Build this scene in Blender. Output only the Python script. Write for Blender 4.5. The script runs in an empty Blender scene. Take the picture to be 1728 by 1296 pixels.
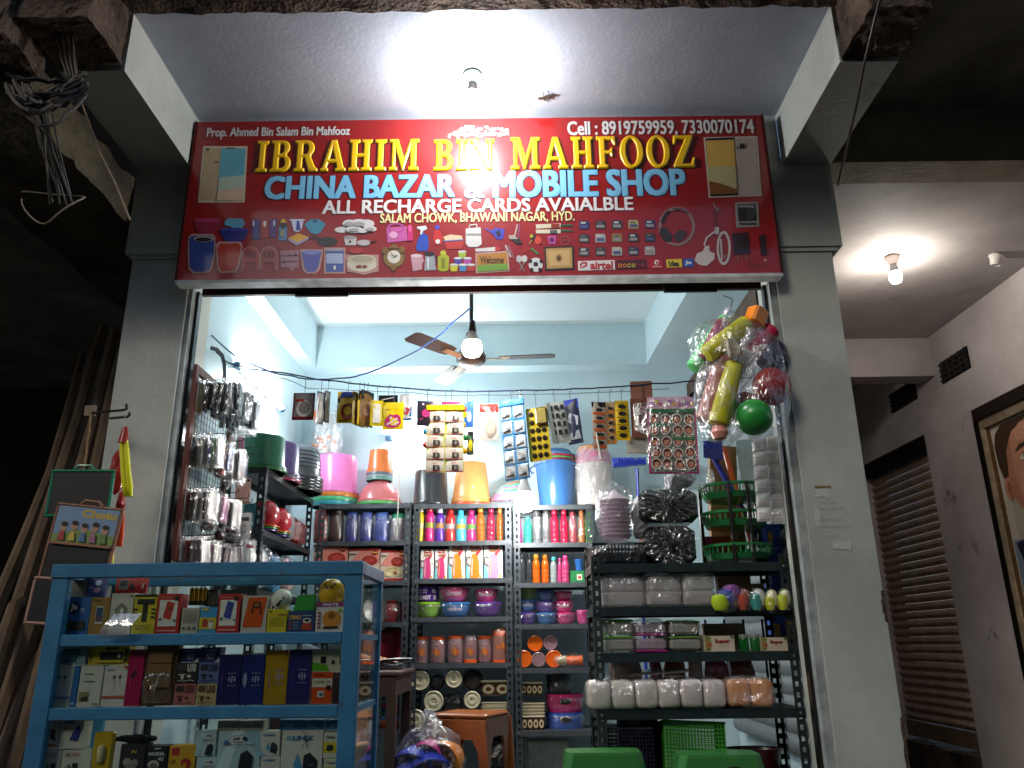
import bpy, math, random
from mathutils import Vector, Matrix, noise
from mathutils.geometry import tessellate_polygon
random.seed(7)
sc = bpy.context.scene
COL = sc.collection
R = math.radians

# ------------------------------------------------------------------ camera
FPX = 1344.0
CAM = Vector((0, 0, 1.35))
PITCH, ROLL = R(18), R(0.7)
FW = Vector((0, math.cos(PITCH), math.sin(PITCH)))
UP0 = Vector((0, -math.sin(PITCH), math.cos(PITCH)))
RX = Vector((1, 0, 0)) * math.cos(ROLL) - UP0 * math.sin(ROLL)
UPV = UP0 * math.cos(ROLL) + Vector((1, 0, 0)) * math.sin(ROLL)
cd = bpy.data.cameras.new('camera')
cam = bpy.data.objects.new('camera', cd)
COL.objects.link(cam)
cam.matrix_world = Matrix(((RX.x, UPV.x, -FW.x, CAM.x), (RX.y, UPV.y, -FW.y, CAM.y), (RX.z, UPV.z, -FW.z, CAM.z), (0, 0, 0, 1)))
cd.sensor_width = 36
cd.lens = 28.0
cd.clip_start = 0.05
cd.clip_end = 500
sc.camera = cam

# ------------------------------------------------------------------ night sky, faint street light, exposure
SUN_DIR = Vector((-0.50, -0.72, 0.54)).normalized()     # towards the far street lamp behind the camera
w = bpy.data.worlds.new('World')
sc.world = w
w.use_nodes = True
nt = w.node_tree
sky = nt.nodes.new('ShaderNodeTexSky')
sky.sky_type = 'NISHITA'
sky.sun_disc = False
sky.sun_elevation = math.asin(SUN_DIR.z)
sky.sun_rotation = math.atan2(SUN_DIR.x, SUN_DIR.y)
bg = nt.nodes['Background']
nt.links.new(sky.outputs[0], bg.inputs[0])
bg.inputs[1].default_value = 0.13
sd = bpy.data.lights.new('street_light', 'SUN')
sd.energy = 0.85
sd.angle = R(14)
sd.color = (1.0, 0.90, 0.76)
sun = bpy.data.objects.new('street_light', sd)
COL.objects.link(sun)
sun.rotation_euler = SUN_DIR.to_track_quat('Z', 'Y').to_euler()
sc.view_settings.view_transform = 'Standard'
sc.view_settings.look = 'None'
sc.view_settings.exposure = 0.0
sc.view_settings.gamma = 1.0
sc.view_settings.use_curve_mapping = False
sc.cycles.use_denoising = True
sc.cycles.max_bounces = 8
sc.cycles.diffuse_bounces = 4
sc.cycles.transparent_max_bounces = 24
sc.cycles.sample_clamp_indirect = 6
LAMP_PORCH, LAMP_ROOM, LAMP_RACK, LAMP_TUBE, LAMP_TUBE2, LAMP_PASSAGE = 860, 260, 260, 260, 240, 330


# ------------------------------------------------------------------ measuring helpers: where a sight line meets a real plane
def ray(px, py):
    return FW + RX * ((px - 864) / FPX) - UPV * ((py - 648) / FPX)


def PY(px, py, Y):
    d = ray(px, py)
    return CAM + d * (Y / d.y)


def PZ(px, py, Z):
    d = ray(px, py)
    return CAM + d * ((Z - CAM.z) / d.z)


def PX(px, py, X):
    d = ray(px, py)
    return CAM + d * (X / d.x)


def fit(b, Y):
    x0, y0, x1, y1 = b
    cx, cy = (x0 + x1) / 2, (y0 + y1) / 2
    lo, hi = PY(cx, y1, Y), PY(cx, y0, Y)
    return (PY(cx, cy, Y).x, lo.z, abs(PY(x1, cy, Y).x - PY(x0, cy, Y).x), hi.z - lo.z)


# ------------------------------------------------------------------ materials
def lin(c):
    c = c.lstrip('#')
    o = []
    for i in (0, 2, 4):
        v = int(c[i:i + 2], 16) / 255
        o.append(v / 12.92 if v <= 0.04045 else ((v + 0.055) / 1.055) ** 2.4)
    return o


MC = {}
KIND = {  # roughness, specular, metallic, bump, noise scale, colour variation
    'k': (.5, .4, 0, .02, 30, .10), 'p': (.27, .5, 0, .03, 18, .08), 'f': (.24, .6, 0, .35, 22, .12), 's': (.34, .5, 0, .012, 5, .07),
    'c': (.85, .2, 0, .4, 60, .22), 'm': (.45, .5, .55, .06, 25, .25), 'd': (.55, .4, .0, .08, 14, .35), 'g': (.2, .5, .85, .02, 20, .1),
    'o': (.65, .3, 0, .5, 9, .4)}


def mat(spec):
    """'k:#aabbcc' -> a procedural material of that make and colour"""
    if not isinstance(spec, str):
        return spec
    if spec in MC:
        return MC[spec]
    kind, c = spec.split(':') if ':' in spec else ('k', spec)
    m = bpy.data.materials.new(spec.replace('#', ''))
    m.use_nodes = True
    t = m.node_tree
    b = t.nodes['Principled BSDF']
    rgb = lin(c)
    if kind == 't':      # tinted translucent plastic
        out = t.nodes['Material Output']
        b.inputs['Base Color'].default_value = (*rgb, 1)
        b.inputs['Roughness'].default_value = .18
        tr = t.nodes.new('ShaderNodeBsdfTransparent')
        tr.inputs[0].default_value = (*[min(1, .35 + .75 * x) for x in rgb], 1)
        lw = t.nodes.new('ShaderNodeLayerWeight')
        lw.inputs[0].default_value = .35
        mr = t.nodes.new('ShaderNodeMapRange')
        mr.inputs['To Min'].default_value = .55
        mr.inputs['To Max'].default_value = .95
        mx = t.nodes.new('ShaderNodeMixShader')
        t.links.new(lw.outputs['Facing'], mr.inputs['Value'])
        t.links.new(mr.outputs[0], mx.inputs[0])
        t.links.new(tr.outputs[0], mx.inputs[1])
        t.links.new(b.outputs[0], mx.inputs[2])
        t.links.new(mx.outputs[0], out.inputs[0])
        MC[spec] = m
        return m
    ro, sp, me, bu, scl, var = KIND[kind]
    if kind == 's':      # laminated print: soft sheen under a clear gloss coat
        b.inputs['Coat Weight'].default_value = .55
        b.inputs['Coat Roughness'].default_value = .09
    b.inputs['Roughness'].default_value = ro
    b.inputs['Specular IOR Level'].default_value = sp
    b.inputs['Metallic'].default_value = me
    tc = t.nodes.new('ShaderNodeTexCoord')
    nz = t.nodes.new('ShaderNodeTexNoise')
    nz.inputs['Scale'].default_value = scl
    nz.inputs['Detail'].default_value = 4
    t.links.new(tc.outputs['Object'], nz.inputs['Vector'])
    cr = t.nodes.new('ShaderNodeValToRGB')
    cr.color_ramp.elements[0].position = .3
    cr.color_ramp.elements[1].position = .7
    cr.color_ramp.elements[0].color = (*[x * (1 - var) for x in rgb], 1)
    cr.color_ramp.elements[1].color = (*[min(1, x * (1 + var * .5)) for x in rgb], 1)
    t.links.new(nz.outputs[0], cr.inputs[0])
    t.links.new(cr.outputs[0], b.inputs['Base Color'])
    bp = t.nodes.new('ShaderNodeBump')
    bp.inputs['Strength'].default_value = bu
    bp.inputs['Distance'].default_value = .01
    t.links.new(nz.outputs[0], bp.inputs['Height'])
    t.links.new(bp.outputs[0], b.inputs['Normal'])
    MC[spec] = m
    return m


def emit(name, rgb, s):
    m = bpy.data.materials.new(name)
    m.use_nodes = True
    t = m.node_tree
    t.nodes.remove(t.nodes['Principled BSDF'])
    e = t.nodes.new('ShaderNodeEmission')
    e.inputs[0].default_value = (*rgb, 1)
    e.inputs[1].default_value = s
    t.links.new(e.outputs[0], t.nodes['Material Output'].inputs[0])
    return m


def clear(name, tint, lo, hi, rough, bump=0., scl=40, haze=0., hz=(.8, .8, .8)):
    """thin clear film or glass: mostly see-through, glossy towards grazing angles"""
    m = bpy.data.materials.new(name)
    m.use_nodes = True
    t = m.node_tree
    t.nodes.remove(t.nodes['Principled BSDF'])
    tr = t.nodes.new('ShaderNodeBsdfTransparent')
    tr.inputs[0].default_value = (*tint, 1)
    gl = t.nodes.new('ShaderNodeBsdfGlossy')
    gl.inputs['Roughness'].default_value = rough
    gl.inputs[0].default_value = (1, 1, 1, 1)
    df = t.nodes.new('ShaderNodeBsdfDiffuse')
    df.inputs[0].default_value = (*hz, 1)
    m1 = t.nodes.new('ShaderNodeMixShader')
    m1.inputs[0].default_value = haze
    t.links.new(tr.outputs[0], m1.inputs[1])
    t.links.new(df.outputs[0], m1.inputs[2])
    lw = t.nodes.new('ShaderNodeLayerWeight')
    lw.inputs[0].default_value = .22
    mr = t.nodes.new('ShaderNodeMapRange')
    mr.inputs['To Min'].default_value = lo
    mr.inputs['To Max'].default_value = hi
    t.links.new(lw.outputs['Facing'], mr.inputs['Value'])
    m2 = t.nodes.new('ShaderNodeMixShader')
    t.links.new(mr.outputs[0], m2.inputs[0])
    t.links.new(m1.outputs[0], m2.inputs[1])
    t.links.new(gl.outputs[0], m2.inputs[2])
    t.links.new(m2.outputs[0], t.nodes['Material Output'].inputs[0])
    if bump:
        tc = t.nodes.new('ShaderNodeTexCoord')
        nz = t.nodes.new('ShaderNodeTexNoise')
        nz.inputs['Scale'].default_value = scl
        nz.inputs['Detail'].default_value = 3
        mp = t.nodes.new('ShaderNodeMapping')
        mp.inputs['Scale'].default_value = (1, 1, .38)
        mp.inputs['Rotation'].default_value = (.4, .5, 0)
        t.links.new(tc.outputs['Object'], mp.inputs['Vector'])
        t.links.new(mp.outputs[0], nz.inputs['Vector'])
        bp = t.nodes.new('ShaderNodeBump')
        bp.inputs['Strength'].default_value = bump
        bp.inputs['Distance'].default_value = .03
        t.links.new(nz.outputs[0], bp.inputs['Height'])
        t.links.new(bp.outputs[0], gl.inputs['Normal'])
        t.links.new(bp.outputs[0], lw.inputs['Normal'])
    return m


def plaster(name, base, dirt, scale=2.2, amount=.5, bump=.25, rough=.75, stain=None):
    """painted plaster: blotchy paint, grime, small pits"""
    m = bpy.data.materials.new(name)
    m.use_nodes = True
    t = m.node_tree
    b = t.nodes['Principled BSDF']
    b.inputs['Roughness'].default_value = rough
    b.inputs['Specular IOR Level'].default_value = .35
    tc = t.nodes.new('ShaderNodeTexCoord')
    n1 = t.nodes.new('ShaderNodeTexNoise')
    n1.inputs['Scale'].default_value = scale
    n1.inputs['Detail'].default_value = 8
    n1.inputs['Roughness'].default_value = .65
    n2 = t.nodes.new('ShaderNodeTexNoise')
    n2.inputs['Scale'].default_value = 38
    n2.inputs['Detail'].default_value = 5
    n3 = t.nodes.new('ShaderNodeTexVoronoi')
    n3.inputs['Scale'].default_value = 55
    for n in (n1, n2, n3):
        t.links.new(tc.outputs['Object'], n.inputs['Vector'])
    cr = t.nodes.new('ShaderNodeValToRGB')
    e = cr.color_ramp.elements
    e[0].position = .36
    e[1].position = .36 + amount * .5
    e[0].color = (*lin(dirt), 1)
    e[1].color = (*lin(base), 1)
    t.links.new(n1.outputs[0], cr.inputs[0])
    last = cr.outputs[0]
    if stain:
        n4 = t.nodes.new('ShaderNodeTexNoise')
        n4.inputs['Scale'].default_value = stain[1]
        n4.inputs['Detail'].default_value = 10
        n4.inputs['Roughness'].default_value = .7
        t.links.new(tc.outputs['Object'], n4.inputs['Vector'])
        c4 = t.nodes.new('ShaderNodeValToRGB')
        c4.color_ramp.elements[0].position = stain[2]
        c4.color_ramp.elements[1].position = stain[2] + .06
        mx = t.nodes.new('ShaderNodeMix')
        mx.data_type = 'RGBA'
        t.links.new(n4.outputs[0], c4.inputs[0])
        t.links.new(c4.outputs[0], mx.inputs['Factor'])
        t.links.new(last, mx.inputs['A'])
        mx.inputs['B'].default_value = (*lin(stain[0]), 1)
        last = mx.outputs['Result']
    n5 = t.nodes.new('ShaderNodeTexNoise')      # small dirty specks and scuffs
    n5.inputs['Scale'].default_value = 21
    n5.inputs['Detail'].default_value = 9
    n5.inputs['Roughness'].default_value = .75
    t.links.new(tc.outputs['Object'], n5.inputs['Vector'])
    c5 = t.nodes.new('ShaderNodeValToRGB')
    c5.color_ramp.elements[0].position = .66
    c5.color_ramp.elements[1].position = .74
    c5.color_ramp.elements[1].color = (.55, .55, .55, 1)
    m5 = t.nodes.new('ShaderNodeMix')
    m5.data_type = 'RGBA'
    t.links.new(n5.outputs[0], c5.inputs[0])
    t.links.new(c5.outputs[0], m5.inputs['Factor'])
    t.links.new(last, m5.inputs['A'])
    m5.inputs['B'].default_value = (*[x * .45 for x in lin(dirt)], 1)
    t.links.new(m5.outputs['Result'], b.inputs['Base Color'])
    ad = t.nodes.new('ShaderNodeMath')
    ad.operation = 'ADD'
    mu = t.nodes.new('ShaderNodeMath')
    mu.operation = 'MULTIPLY'
    mu.inputs[1].default_value = .35
    t.links.new(n3.outputs['Distance'], mu.inputs[0])
    t.links.new(n2.outputs[0], ad.inputs[0])
    t.links.new(mu.outputs[0], ad.inputs[1])
    bp = t.nodes.new('ShaderNodeBump')
    bp.inputs['Strength'].default_value = bump
    bp.inputs['Distance'].default_value = .012
    t.links.new(ad.outputs[0], bp.inputs['Height'])
    t.links.new(bp.outputs[0], b.inputs['Normal'])
    return m


def chipped(name, base, dark, chip, thr=.66, rough=.45):
    """hand-painted steel: brush streaks, grime and chips down to rust"""
    m = plaster(name, base, dark, 7, .7, .05, rough, (chip, 16, thr))
    return m


WRAP = clear('plastic_wrap_film', (.985, .985, .985), .11, .5, .15, 1.0, 26, .012)
WRAPH = clear('milky_wrap_film', (.95, .95, .95), .11, .5, .16, 1.0, 24, .16, (.78, .77, .76))
GLASS = clear('counter_glass', (.93, .97, .95), .045, .55, .015)
BAGGY = clear('bag_film', (.97, .97, .98), .10, .5, .14, 1.0, 24, .03)


# ------------------------------------------------------------------ mesh building
class MB:
    def __init__(s):
        s.v, s.f, s.mi, s.sm, s.mats = [], [], [], [], []

    def m(s, spec):
        x = mat(spec)
        if x not in s.mats:
            s.mats.append(x)
        return s.mats.index(x)

    def add(s, vs, fs, spec, smooth=False, T=None):
        o = len(s.v)
        if T is not None:
            vs = [T @ Vector(p) for p in vs]
        s.v += [tuple(p) for p in vs]
        k = s.m(spec)
        for f in fs:
            s.f.append([i + o for i in f])
            s.mi.append(k)
            s.sm.append(smooth)
        return s

    def box(s, x0, x1, y0, y1, z0, z1, spec, T=None):
        v = [(x, y, z) for z in (z0, z1) for y in (y0, y1) for x in (x0, x1)]
        return s.add(v, [(0, 2, 3, 1), (4, 5, 7, 6), (0, 1, 5, 4), (2, 6, 7, 3), (0, 4, 6, 2), (1, 3, 7, 5)], spec, False, T)

    def bevbox(s, x0, x1, y0, y1, z0, z1, spec, b=.005, T=None, smooth=False):
        """box with chamfered vertical and horizontal edges"""
        rings = []
        for z, i in ((z0, b), (z0 + b, 0), (z1 - b, 0), (z1, b)):
            a, c, d, e = x0 + i, x1 - i, y0 + i, y1 - i
            rings.append([(a + b, d, z), (c - b, d, z), (c, d + b, z), (c, e - b, z), (c - b, e, z), (a + b, e, z), (a, e - b, z), (a, d + b, z)])
        v = [p for r in rings for p in r]
        f = [tuple(range(7, -1, -1)), tuple(range(24, 32))]
        for k in range(3):
            for i in range(8):
                j = (i + 1) % 8
                f.append((k * 8 + i, k * 8 + j, k * 8 + 8 + j, k * 8 + 8 + i))
        return s.add(v, f, spec, smooth, T)

    def lathe(s, prof, spec, seg=20, T=None, sx=1, sy=1, smooth=True):
        v, f, idx = [], [], []
        for r, z in prof:
            if r < 1e-6:
                idx.append([len(v)])
                v.append((0, 0, z))
            else:
                idx.append(list(range(len(v), len(v) + seg)))
                v += [(r * sx * math.cos(2 * math.pi * i / seg), r * sy * math.sin(2 * math.pi * i / seg), z) for i in range(seg)]
        for a, b in zip(idx, idx[1:]):
            if len(a) == 1 and len(b) == 1:
                continue
            for i in range(seg):
                j = (i + 1) % seg
                if len(a) == 1:
                    f.append((a[0], b[j], b[i]))
                elif len(b) == 1:
                    f.append((a[i], a[j], b[0]))
                else:
                    f.append((a[i], a[j], b[j], b[i]))
        return s.add(v, f, spec, smooth, T)

    def tube(s, pts, r, spec, seg=6, T=None, caps=True, smooth=True):
        pts = [Vector(p) for p in pts]
        n = len(pts)
        rr = r if isinstance(r, (list, tuple)) else [r] * n
        v, f = [], []
        t0 = (pts[1] - pts[0]).normalized()
        u = t0.orthogonal().normalized()
        for i in range(n):
            t = (pts[min(i + 1, n - 1)] - pts[max(i - 1, 0)]).normalized()
            u = (u - t * u.dot(t))
            u = u.normalized() if u.length > 1e-6 else t.orthogonal().normalized()
            b = t.cross(u)
            for k in range(seg):
                a = 2 * math.pi * k / seg
                v.append(pts[i] + (u * math.cos(a) + b * math.sin(a)) * rr[i])
        for i in range(n - 1):
            for k in range(seg):
                j = (k + 1) % seg
                f.append((i * seg + k, i * seg + j, (i + 1) * seg + j, (i + 1) * seg + k))
        if caps:
            f += [tuple(range(seg - 1, -1, -1)), tuple(range((n - 1) * seg, n * seg))]
        return s.add(v, f, spec, smooth, T)

    def prism(s, poly, y0, y1, spec, T=None, holes=()):
        """poly in x,z; extruded along y"""
        loops = [poly] + list(holes)
        tri = tessellate_polygon([[Vector((a, b, 0)) for a, b in l] for l in loops])
        flat = [p for l in loops for p in l]
        n = len(flat)
        v = [(a, y0, b) for a, b in flat] + [(a, y1, b) for a, b in flat]
        f = [tuple(t) for t in tri] + [tuple(i + n for i in reversed(t)) for t in tri]
        o = 0
        for l in loops:
            k = len(l)
            for i in range(k):
                j = (i + 1) % k
                f.append((o + i, o + j, n + o + j, n + o + i))
            o += k
        return s.add(v, f, spec, False, T)

    def grid(s, nu, nv, fn, spec, smooth=True, closeu=False, T=None):
        v = [fn(i / nu, j / nv) for j in range(nv + 1) for i in range(nu + (0 if closeu else 1))]
        W = nu if closeu else nu + 1
        f = []
        for j in range(nv):
            for i in range(nu):
                k = (i + 1) % W if closeu else i + 1
                f.append((j * W + i, j * W + k, (j + 1) * W + k, (j + 1) * W + i))
        return s.add(v, f, spec, smooth, T)

    def crumple(s, w, d, h, spec, amp=.012, n=12, seed=0, z0=0., e=.55, freq=1., T=None, gather=0., smooth=False):
        """creased film round a w x d x h block standing on z0"""
        def sp(x):
            return math.copysign(abs(x) ** e, x)

        def fn(a, b):
            th, ph = 2 * math.pi * a, math.pi * (b - .5)
            p = Vector((w / 2 * sp(math.cos(ph)) * sp(math.cos(th)), d / 2 * sp(math.cos(ph)) * sp(math.sin(th)), h / 2 * sp(math.sin(ph))))
            q = noise.noise_vector(p * (14 * freq) + Vector((seed * 7.3, seed * 1.7, 3)))
            q2 = noise.noise_vector(p * (45 * freq) + Vector((seed, 5, seed)))
            p = p + q * amp + q2 * amp * .5
            if gather and b > .93:
                p = Vector((p.x * .35, p.y * .35, p.z + gather))
            return p + Vector((0, 0, z0 + h / 2))
        return s.grid(n * 2, n, fn, spec, smooth, True, T)

    def build(s, name, parent=None, loc=(0, 0, 0), rot=(0, 0, 0), label=None, cat=None, group=None, kind=None, sharp=38):
        me = bpy.data.meshes.new(name)
        me.from_pydata(s.v, [], s.f)
        for x in s.mats:
            me.materials.append(x)
        me.polygons.foreach_set('material_index', s.mi)
        me.polygons.foreach_set('use_smooth', s.sm)
        me.update()
        if any(s.sm):
            me.set_sharp_from_angle(angle=R(sharp))
        o = bpy.data.objects.new(name, me)
        COL.objects.link(o)
        o.location = loc
        o.rotation_euler = rot
        o.parent = parent
        return tag(o, label, cat, group, kind)


def tag(o, label=None, cat=None, group=None, kind=None):
    for k, x in (('label', label), ('category', cat), ('group', group), ('kind', kind)):
        if x:
            o[k] = x
    return o


def thing(name, label, cat, loc=(0, 0, 0), rot=(0, 0, 0), group=None, kind=None):
    o = bpy.data.objects.new(name, None)
    o.empty_display_size = .05
    COL.objects.link(o)
    o.location = loc
    o.rotation_euler = rot
    return tag(o, label, cat, group, kind)


def dup(root, loc=None, rot=None, label=None, group=None):
    r = root.copy()
    COL.objects.link(r)
    if loc is not None:
        r.location = loc
    if rot is not None:
        r.rotation_euler = rot
    tag(r, label, None, group)
    for ch in list(root.children):
        c = ch.copy()
        COL.objects.link(c)
        c.parent = r
        for g in list(ch.children):
            d = g.copy()
            COL.objects.link(d)
            d.parent = c
    return r


# ------------------------------------------------------------------ lettering and flat print
TXT = {}


def text_geo(s, bold=0.):
    if 'M' in s:      # the built-in capital M folds over itself when thickened
        bold = 0.
    key = (s, bold)
    if key not in TXT:
        cu = bpy.data.curves.new('lettering', 'FONT')
        cu.body = s
        cu.offset = bold
        cu.resolution_u = 3
        ob = bpy.data.objects.new('lettering', cu)
        me = bpy.data.meshes.new_from_object(ob)
        v = [(q.co.x, q.co.y) for q in me.vertices]
        f = [tuple(p.vertices) for p in me.polygons]
        bpy.data.objects.remove(ob)
        bpy.data.meshes.remove(me)
        bpy.data.curves.remove(cu)
        xs, ys = [a for a, b in v], [b for a, b in v]
        x0, x1, y0, y1 = min(xs), max(xs), min(ys), max(ys)
        TXT[key] = ([((a - x0) / (x1 - x0), (b - y0) / (y1 - y0)) for a, b in v], f)
    return TXT[key]


def ell(cx, cy, rx, ry, n=18, a0=0, a1=360):
    return [(cx + rx * math.cos(R(a0 + (a1 - a0) * i / n)), cy + ry * math.sin(R(a0 + (a1 - a0) * i / n))) for i in range(n + (0 if a1 - a0 == 360 else 1))]


def stroke(pts, wd):
    """a ribbon of width wd along 2-D pts, as quads"""
    out = []
    for (ax, ay), (bx, by) in zip(pts, pts[1:]):
        L = math.hypot(bx - ax, by - ay) or 1
        nx, ny = -(by - ay) / L * wd / 2, (bx - ax) / L * wd / 2
        out.append([(ax + nx, ay + ny), (bx + nx, by + ny), (bx - nx, by - ny), (ax - nx, ay - ny)])
    return out


def decals(mb, items, U, kind='k', lvl=0):
    """items drawn in order, each a hair in front of the one before; U(u, v, level) -> point"""
    for it in items:
        lvl += 1
        k, c = it[0], it[-1]
        sp = c if ':' in c else kind + ':' + c
        if k == 't':
            s, x0, y0, x1, y1 = it[1:6]
            bold = it[6] if len(it) > 7 else .02
            v, f = text_geo(s, bold)
            mb.add([U(x0 + (x1 - x0) * a, y0 + (y1 - y0) * b, lvl) for a, b in v], f, sp)
            continue
        if k == 'q':      # a word too small to read: letter-like ticks
            x0, y0, x1, y1 = it[1:5]
            n = max(4, min(14, int(6 * abs((x1 - x0) / (y1 - y0)) * .6)))
            P = []
            for i in range(n):
                if i % 5 == 4:
                    continue
                a, b = x0 + (x1 - x0) * i / n, x0 + (x1 - x0) * (i + .55 + .2 * (i % 2)) / n
                c0, c1 = y0, y0 + (y1 - y0) * (1, .7, .85, .7)[i % 4]
                t_ = (b - a) * .35
                P += [[(a, c0), (a + t_, c0), (a + t_, c1), (a, c1)], [(a + t_, c1 - (c1 - c0) * .25 * (i % 3)), (b, c1 - (c1 - c0) * .25 * (i % 3)), (b, c1 - (c1 - c0) * (.2 + .25 * (i % 3))), (a + t_, c1 - (c1 - c0) * (.2 + .25 * (i % 3)))]]
        elif k == 'r':
            x0, y0, x1, y1 = it[1:5]
            P = [[(x0, y0), (x1, y0), (x1, y1), (x0, y1)]]
        elif k == 'e':
            P = [ell(*it[1:5])]
        elif k == 'l':
            P = stroke(it[1], it[2])
        else:
            P = [it[1]]
        holes = it[2] if k == 'h' else []
        for p in P:
            if len(p) == 4 and not holes and k != 'p':
                mb.add([U(a, b, lvl) for a, b in p], [(0, 1, 2, 3)], sp)
            else:
                loops = [p] + holes
                tri = tessellate_polygon([[Vector((a, b, 0)) for a, b in l] for l in loops])
                flat = [q for l in loops for q in l]
                mb.add([U(a, b, lvl) for a, b in flat], [tuple(t) for t in tri], sp)
    return lvl


def front_print(parent, w, h, items, kind='k', y=0., step=.0005, name='printed_front'):
    mb = MB()
    decals(mb, items, lambda u, v, l: (w * (u - .5), y - .0006 - step * l, h * v), kind)
    return mb.build(name, parent)


JIT = random.Random(23)


def carton(name, label, b, Y, d, base, items=(), kind='k', rz=0, rx=0, zb=None, cat='box', group=None, side=None, ry=0, step=.0005):
    x, z, wd, h = fit(b, Y)
    if zb is not None:
        h += z - zb
        z = zb
    if rz == 0:
        rz = JIT.uniform(-2.2, 2.2)
    mb = MB()
    mb.box(-wd / 2, wd / 2, 0, d, 0, h, base if ':' in base else kind + ':' + base)
    o = mb.build(name, None, (x, Y, z), (R(rx), R(ry), R(rz)), label, cat, group)
    if items:
        front_print(o, wd, h, items, kind, step=step)
    if side:
        m2 = MB()
        m2.add([(wd / 2 + .0006, 0, 0), (wd / 2 + .0006, d, 0), (wd / 2 + .0006, d, h), (wd / 2 + .0006, 0, h)], [(0, 1, 2, 3)], kind + ':' + side)
        m2.build('side_panel', o)
    return o


def lathed(name, label, b, Y, parts, cat, group=None, zb=None, seg=20, wrap=None, rot=(0, 0, 0), sy=1, dec=None):
    """parts: [(part name, profile of (radius/width, height/height), material)] standing with its centre on plane Y"""
    x, z, wd, h = fit(b, Y)
    if zb is not None:
        h += z - zb
        z = zb
    single = len(parts) == 1 and not wrap and not dec
    if rot == (0, 0, 0):
        rot = (R(JIT.uniform(-1.2, 1.2)), R(JIT.uniform(-1.5, 1.5)), R(JIT.uniform(-25, 25) if not dec else JIT.uniform(-9, 9)))
    root = None
    if not single:
        root = thing(name, label, cat, (x, Y, z), rot, group)
    for pn, prof, sp in parts:
        mb = MB()
        mb.lathe([(r * wd, q * h) for r, q in prof], sp, seg, sy=sy)
        if single:
            root = mb.build(name, None, (x, Y, z), rot, label, cat, group)
        else:
            mb.build(pn, root)
    if dec:      # print lying on the curved front, between radii given in the profile
        items, rad = dec
        mb = MB()

        def U(u, v, l):
            a = (u - .5) * math.pi * .98
            rr = (rad(v) if callable(rad) else rad) * wd + .0008 + .0005 * l
            return (rr * math.sin(a), -rr * math.cos(a) * sy, v * h)
        decals(mb, items, U, 'p')
        mb.build('printed_pattern', root)
    if wrap:
        mb = MB()
        mb.crumple(wd * 1.12, wd * 1.12 * sy, h * 1.03, wrap[0], wrap[1], 10, sum(map(ord, label)) % 50, e=.7, gather=wrap[2] if len(wrap) > 2 else 0)
        mb.build('plastic_wrap', root)
    return root

# ================================================================== THE SETTING
M_PORCH = plaster('porch_ceiling_paint', '#b9bfcb', '#a4acb9', 1.6, .6, .11, .6, ('#8d95a0', 3.0, .72))
M_PILLAR = plaster('pillar_paint', '#babdb4', '#9da29b', 1.5, .6, .13, .55, ('#8f9692', 2.6, .63))
M_ROOM = plaster('room_wall_paint', '#bed3d9', '#afc8d0', 1.2, .6, .09, .55, ('#a3bac1', 1.7, .66))
M_RCEIL = plaster('room_ceiling_paint', '#d0dddf', '#c2d2d5', 1.0, .6, .07, .6)
M_RAW = plaster('raw_concrete', '#5a4b3e', '#2c231c', 4.5, .5, 1.0, .95)
M_SOOT = plaster('sooty_concrete', '#8f8678', '#655c50', 2.0, .6, .4, .95)
M_PASSW = plaster('passage_wall_paint', '#d2cccb', '#b0a9a6', 1.3, .6, .14, .7, ('#857d78', 2.3, .62))
M_PASSC = plaster('passage_ceiling_paint', '#b9b2af', '#9c9592', 1.5, .6, .12, .75)
M_BEAM = plaster('old_beam_paint', '#a89c88', '#7c7260', 2.2, .6, .25, .85)
M_OLD = plaster('dark_olive_plaster', '#544c39', '#2b251c', 2.4, .6, .8, .95)  # darker copy of the beam paint, its unlit look put into the colour
M_GROUND = plaster('street_ground', '#4b4640', '#35312c', 3, .5, .8, .9)
M_FLOOR = plaster('shop_floor_tile', '#6a6c66', '#55564f', 5, .5, .2, .4)
M_DARKW = plaster('dark_wall', '#2d2924', '#1b1815', 1.5, .6, .5, .95)

g = MB()
g.box(-40, 40, -40, 40, -.3, 0, M_GROUND)
g.build('ground', kind='structure')
g = MB()
g.box(-2.3, 1.9, 3.55, 6.6, 0, .45, M_FLOOR)
g.build('shop_floor', kind='structure')

FZ = .45
ZP = 4.15       # porch ceiling
shop = thing('shop_building', 'pale blue-grey shop front with two square pillars and a painted porch ceiling', 'building', (0, 3.8, 0))


def part(mb, name, parent=shop, **k):
    # things built in world coordinates, hung on a root that stands at parent.location
    l = parent.location
    return mb.build(name, parent, (-l.x, -l.y, -l.z), **k)


def rough_block(mb, x0, x1, y0, y1, z0, z1, spec, n=(6, 6, 6), amp=.03, seed=0, keep=()):
    """block with broken, lumpy faces"""
    def disp(p):
        q = noise.noise_vector(Vector(p) * 8 + Vector((seed, 0, 0))) * amp + noise.noise_vector(Vector(p) * 27 + Vector((0, seed, 0))) * amp * .55
        q = Vector((0 if 'x' in keep else q.x, 0 if 'y' in keep else q.y, 0 if 'z' in keep else q.z))
        return Vector(p) + q
    nx, ny, nz = n
    L = lambda a, b, t: a + (b - a) * t
    for zc in (z0, z1):
        mb.grid(nx, ny, lambda u, v: disp((L(x0, x1, u), L(y0, y1, v), zc)), spec, False)
    for yc in (y0, y1):
        mb.grid(nx, nz, lambda u, v: disp((L(x0, x1, u), yc, L(z0, z1, v))), spec, False)
    for xc in (x0, x1):
        mb.grid(ny, nz, lambda u, v: disp((xc, L(y0, y1, u), L(z0, z1, v))), spec, False)


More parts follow.
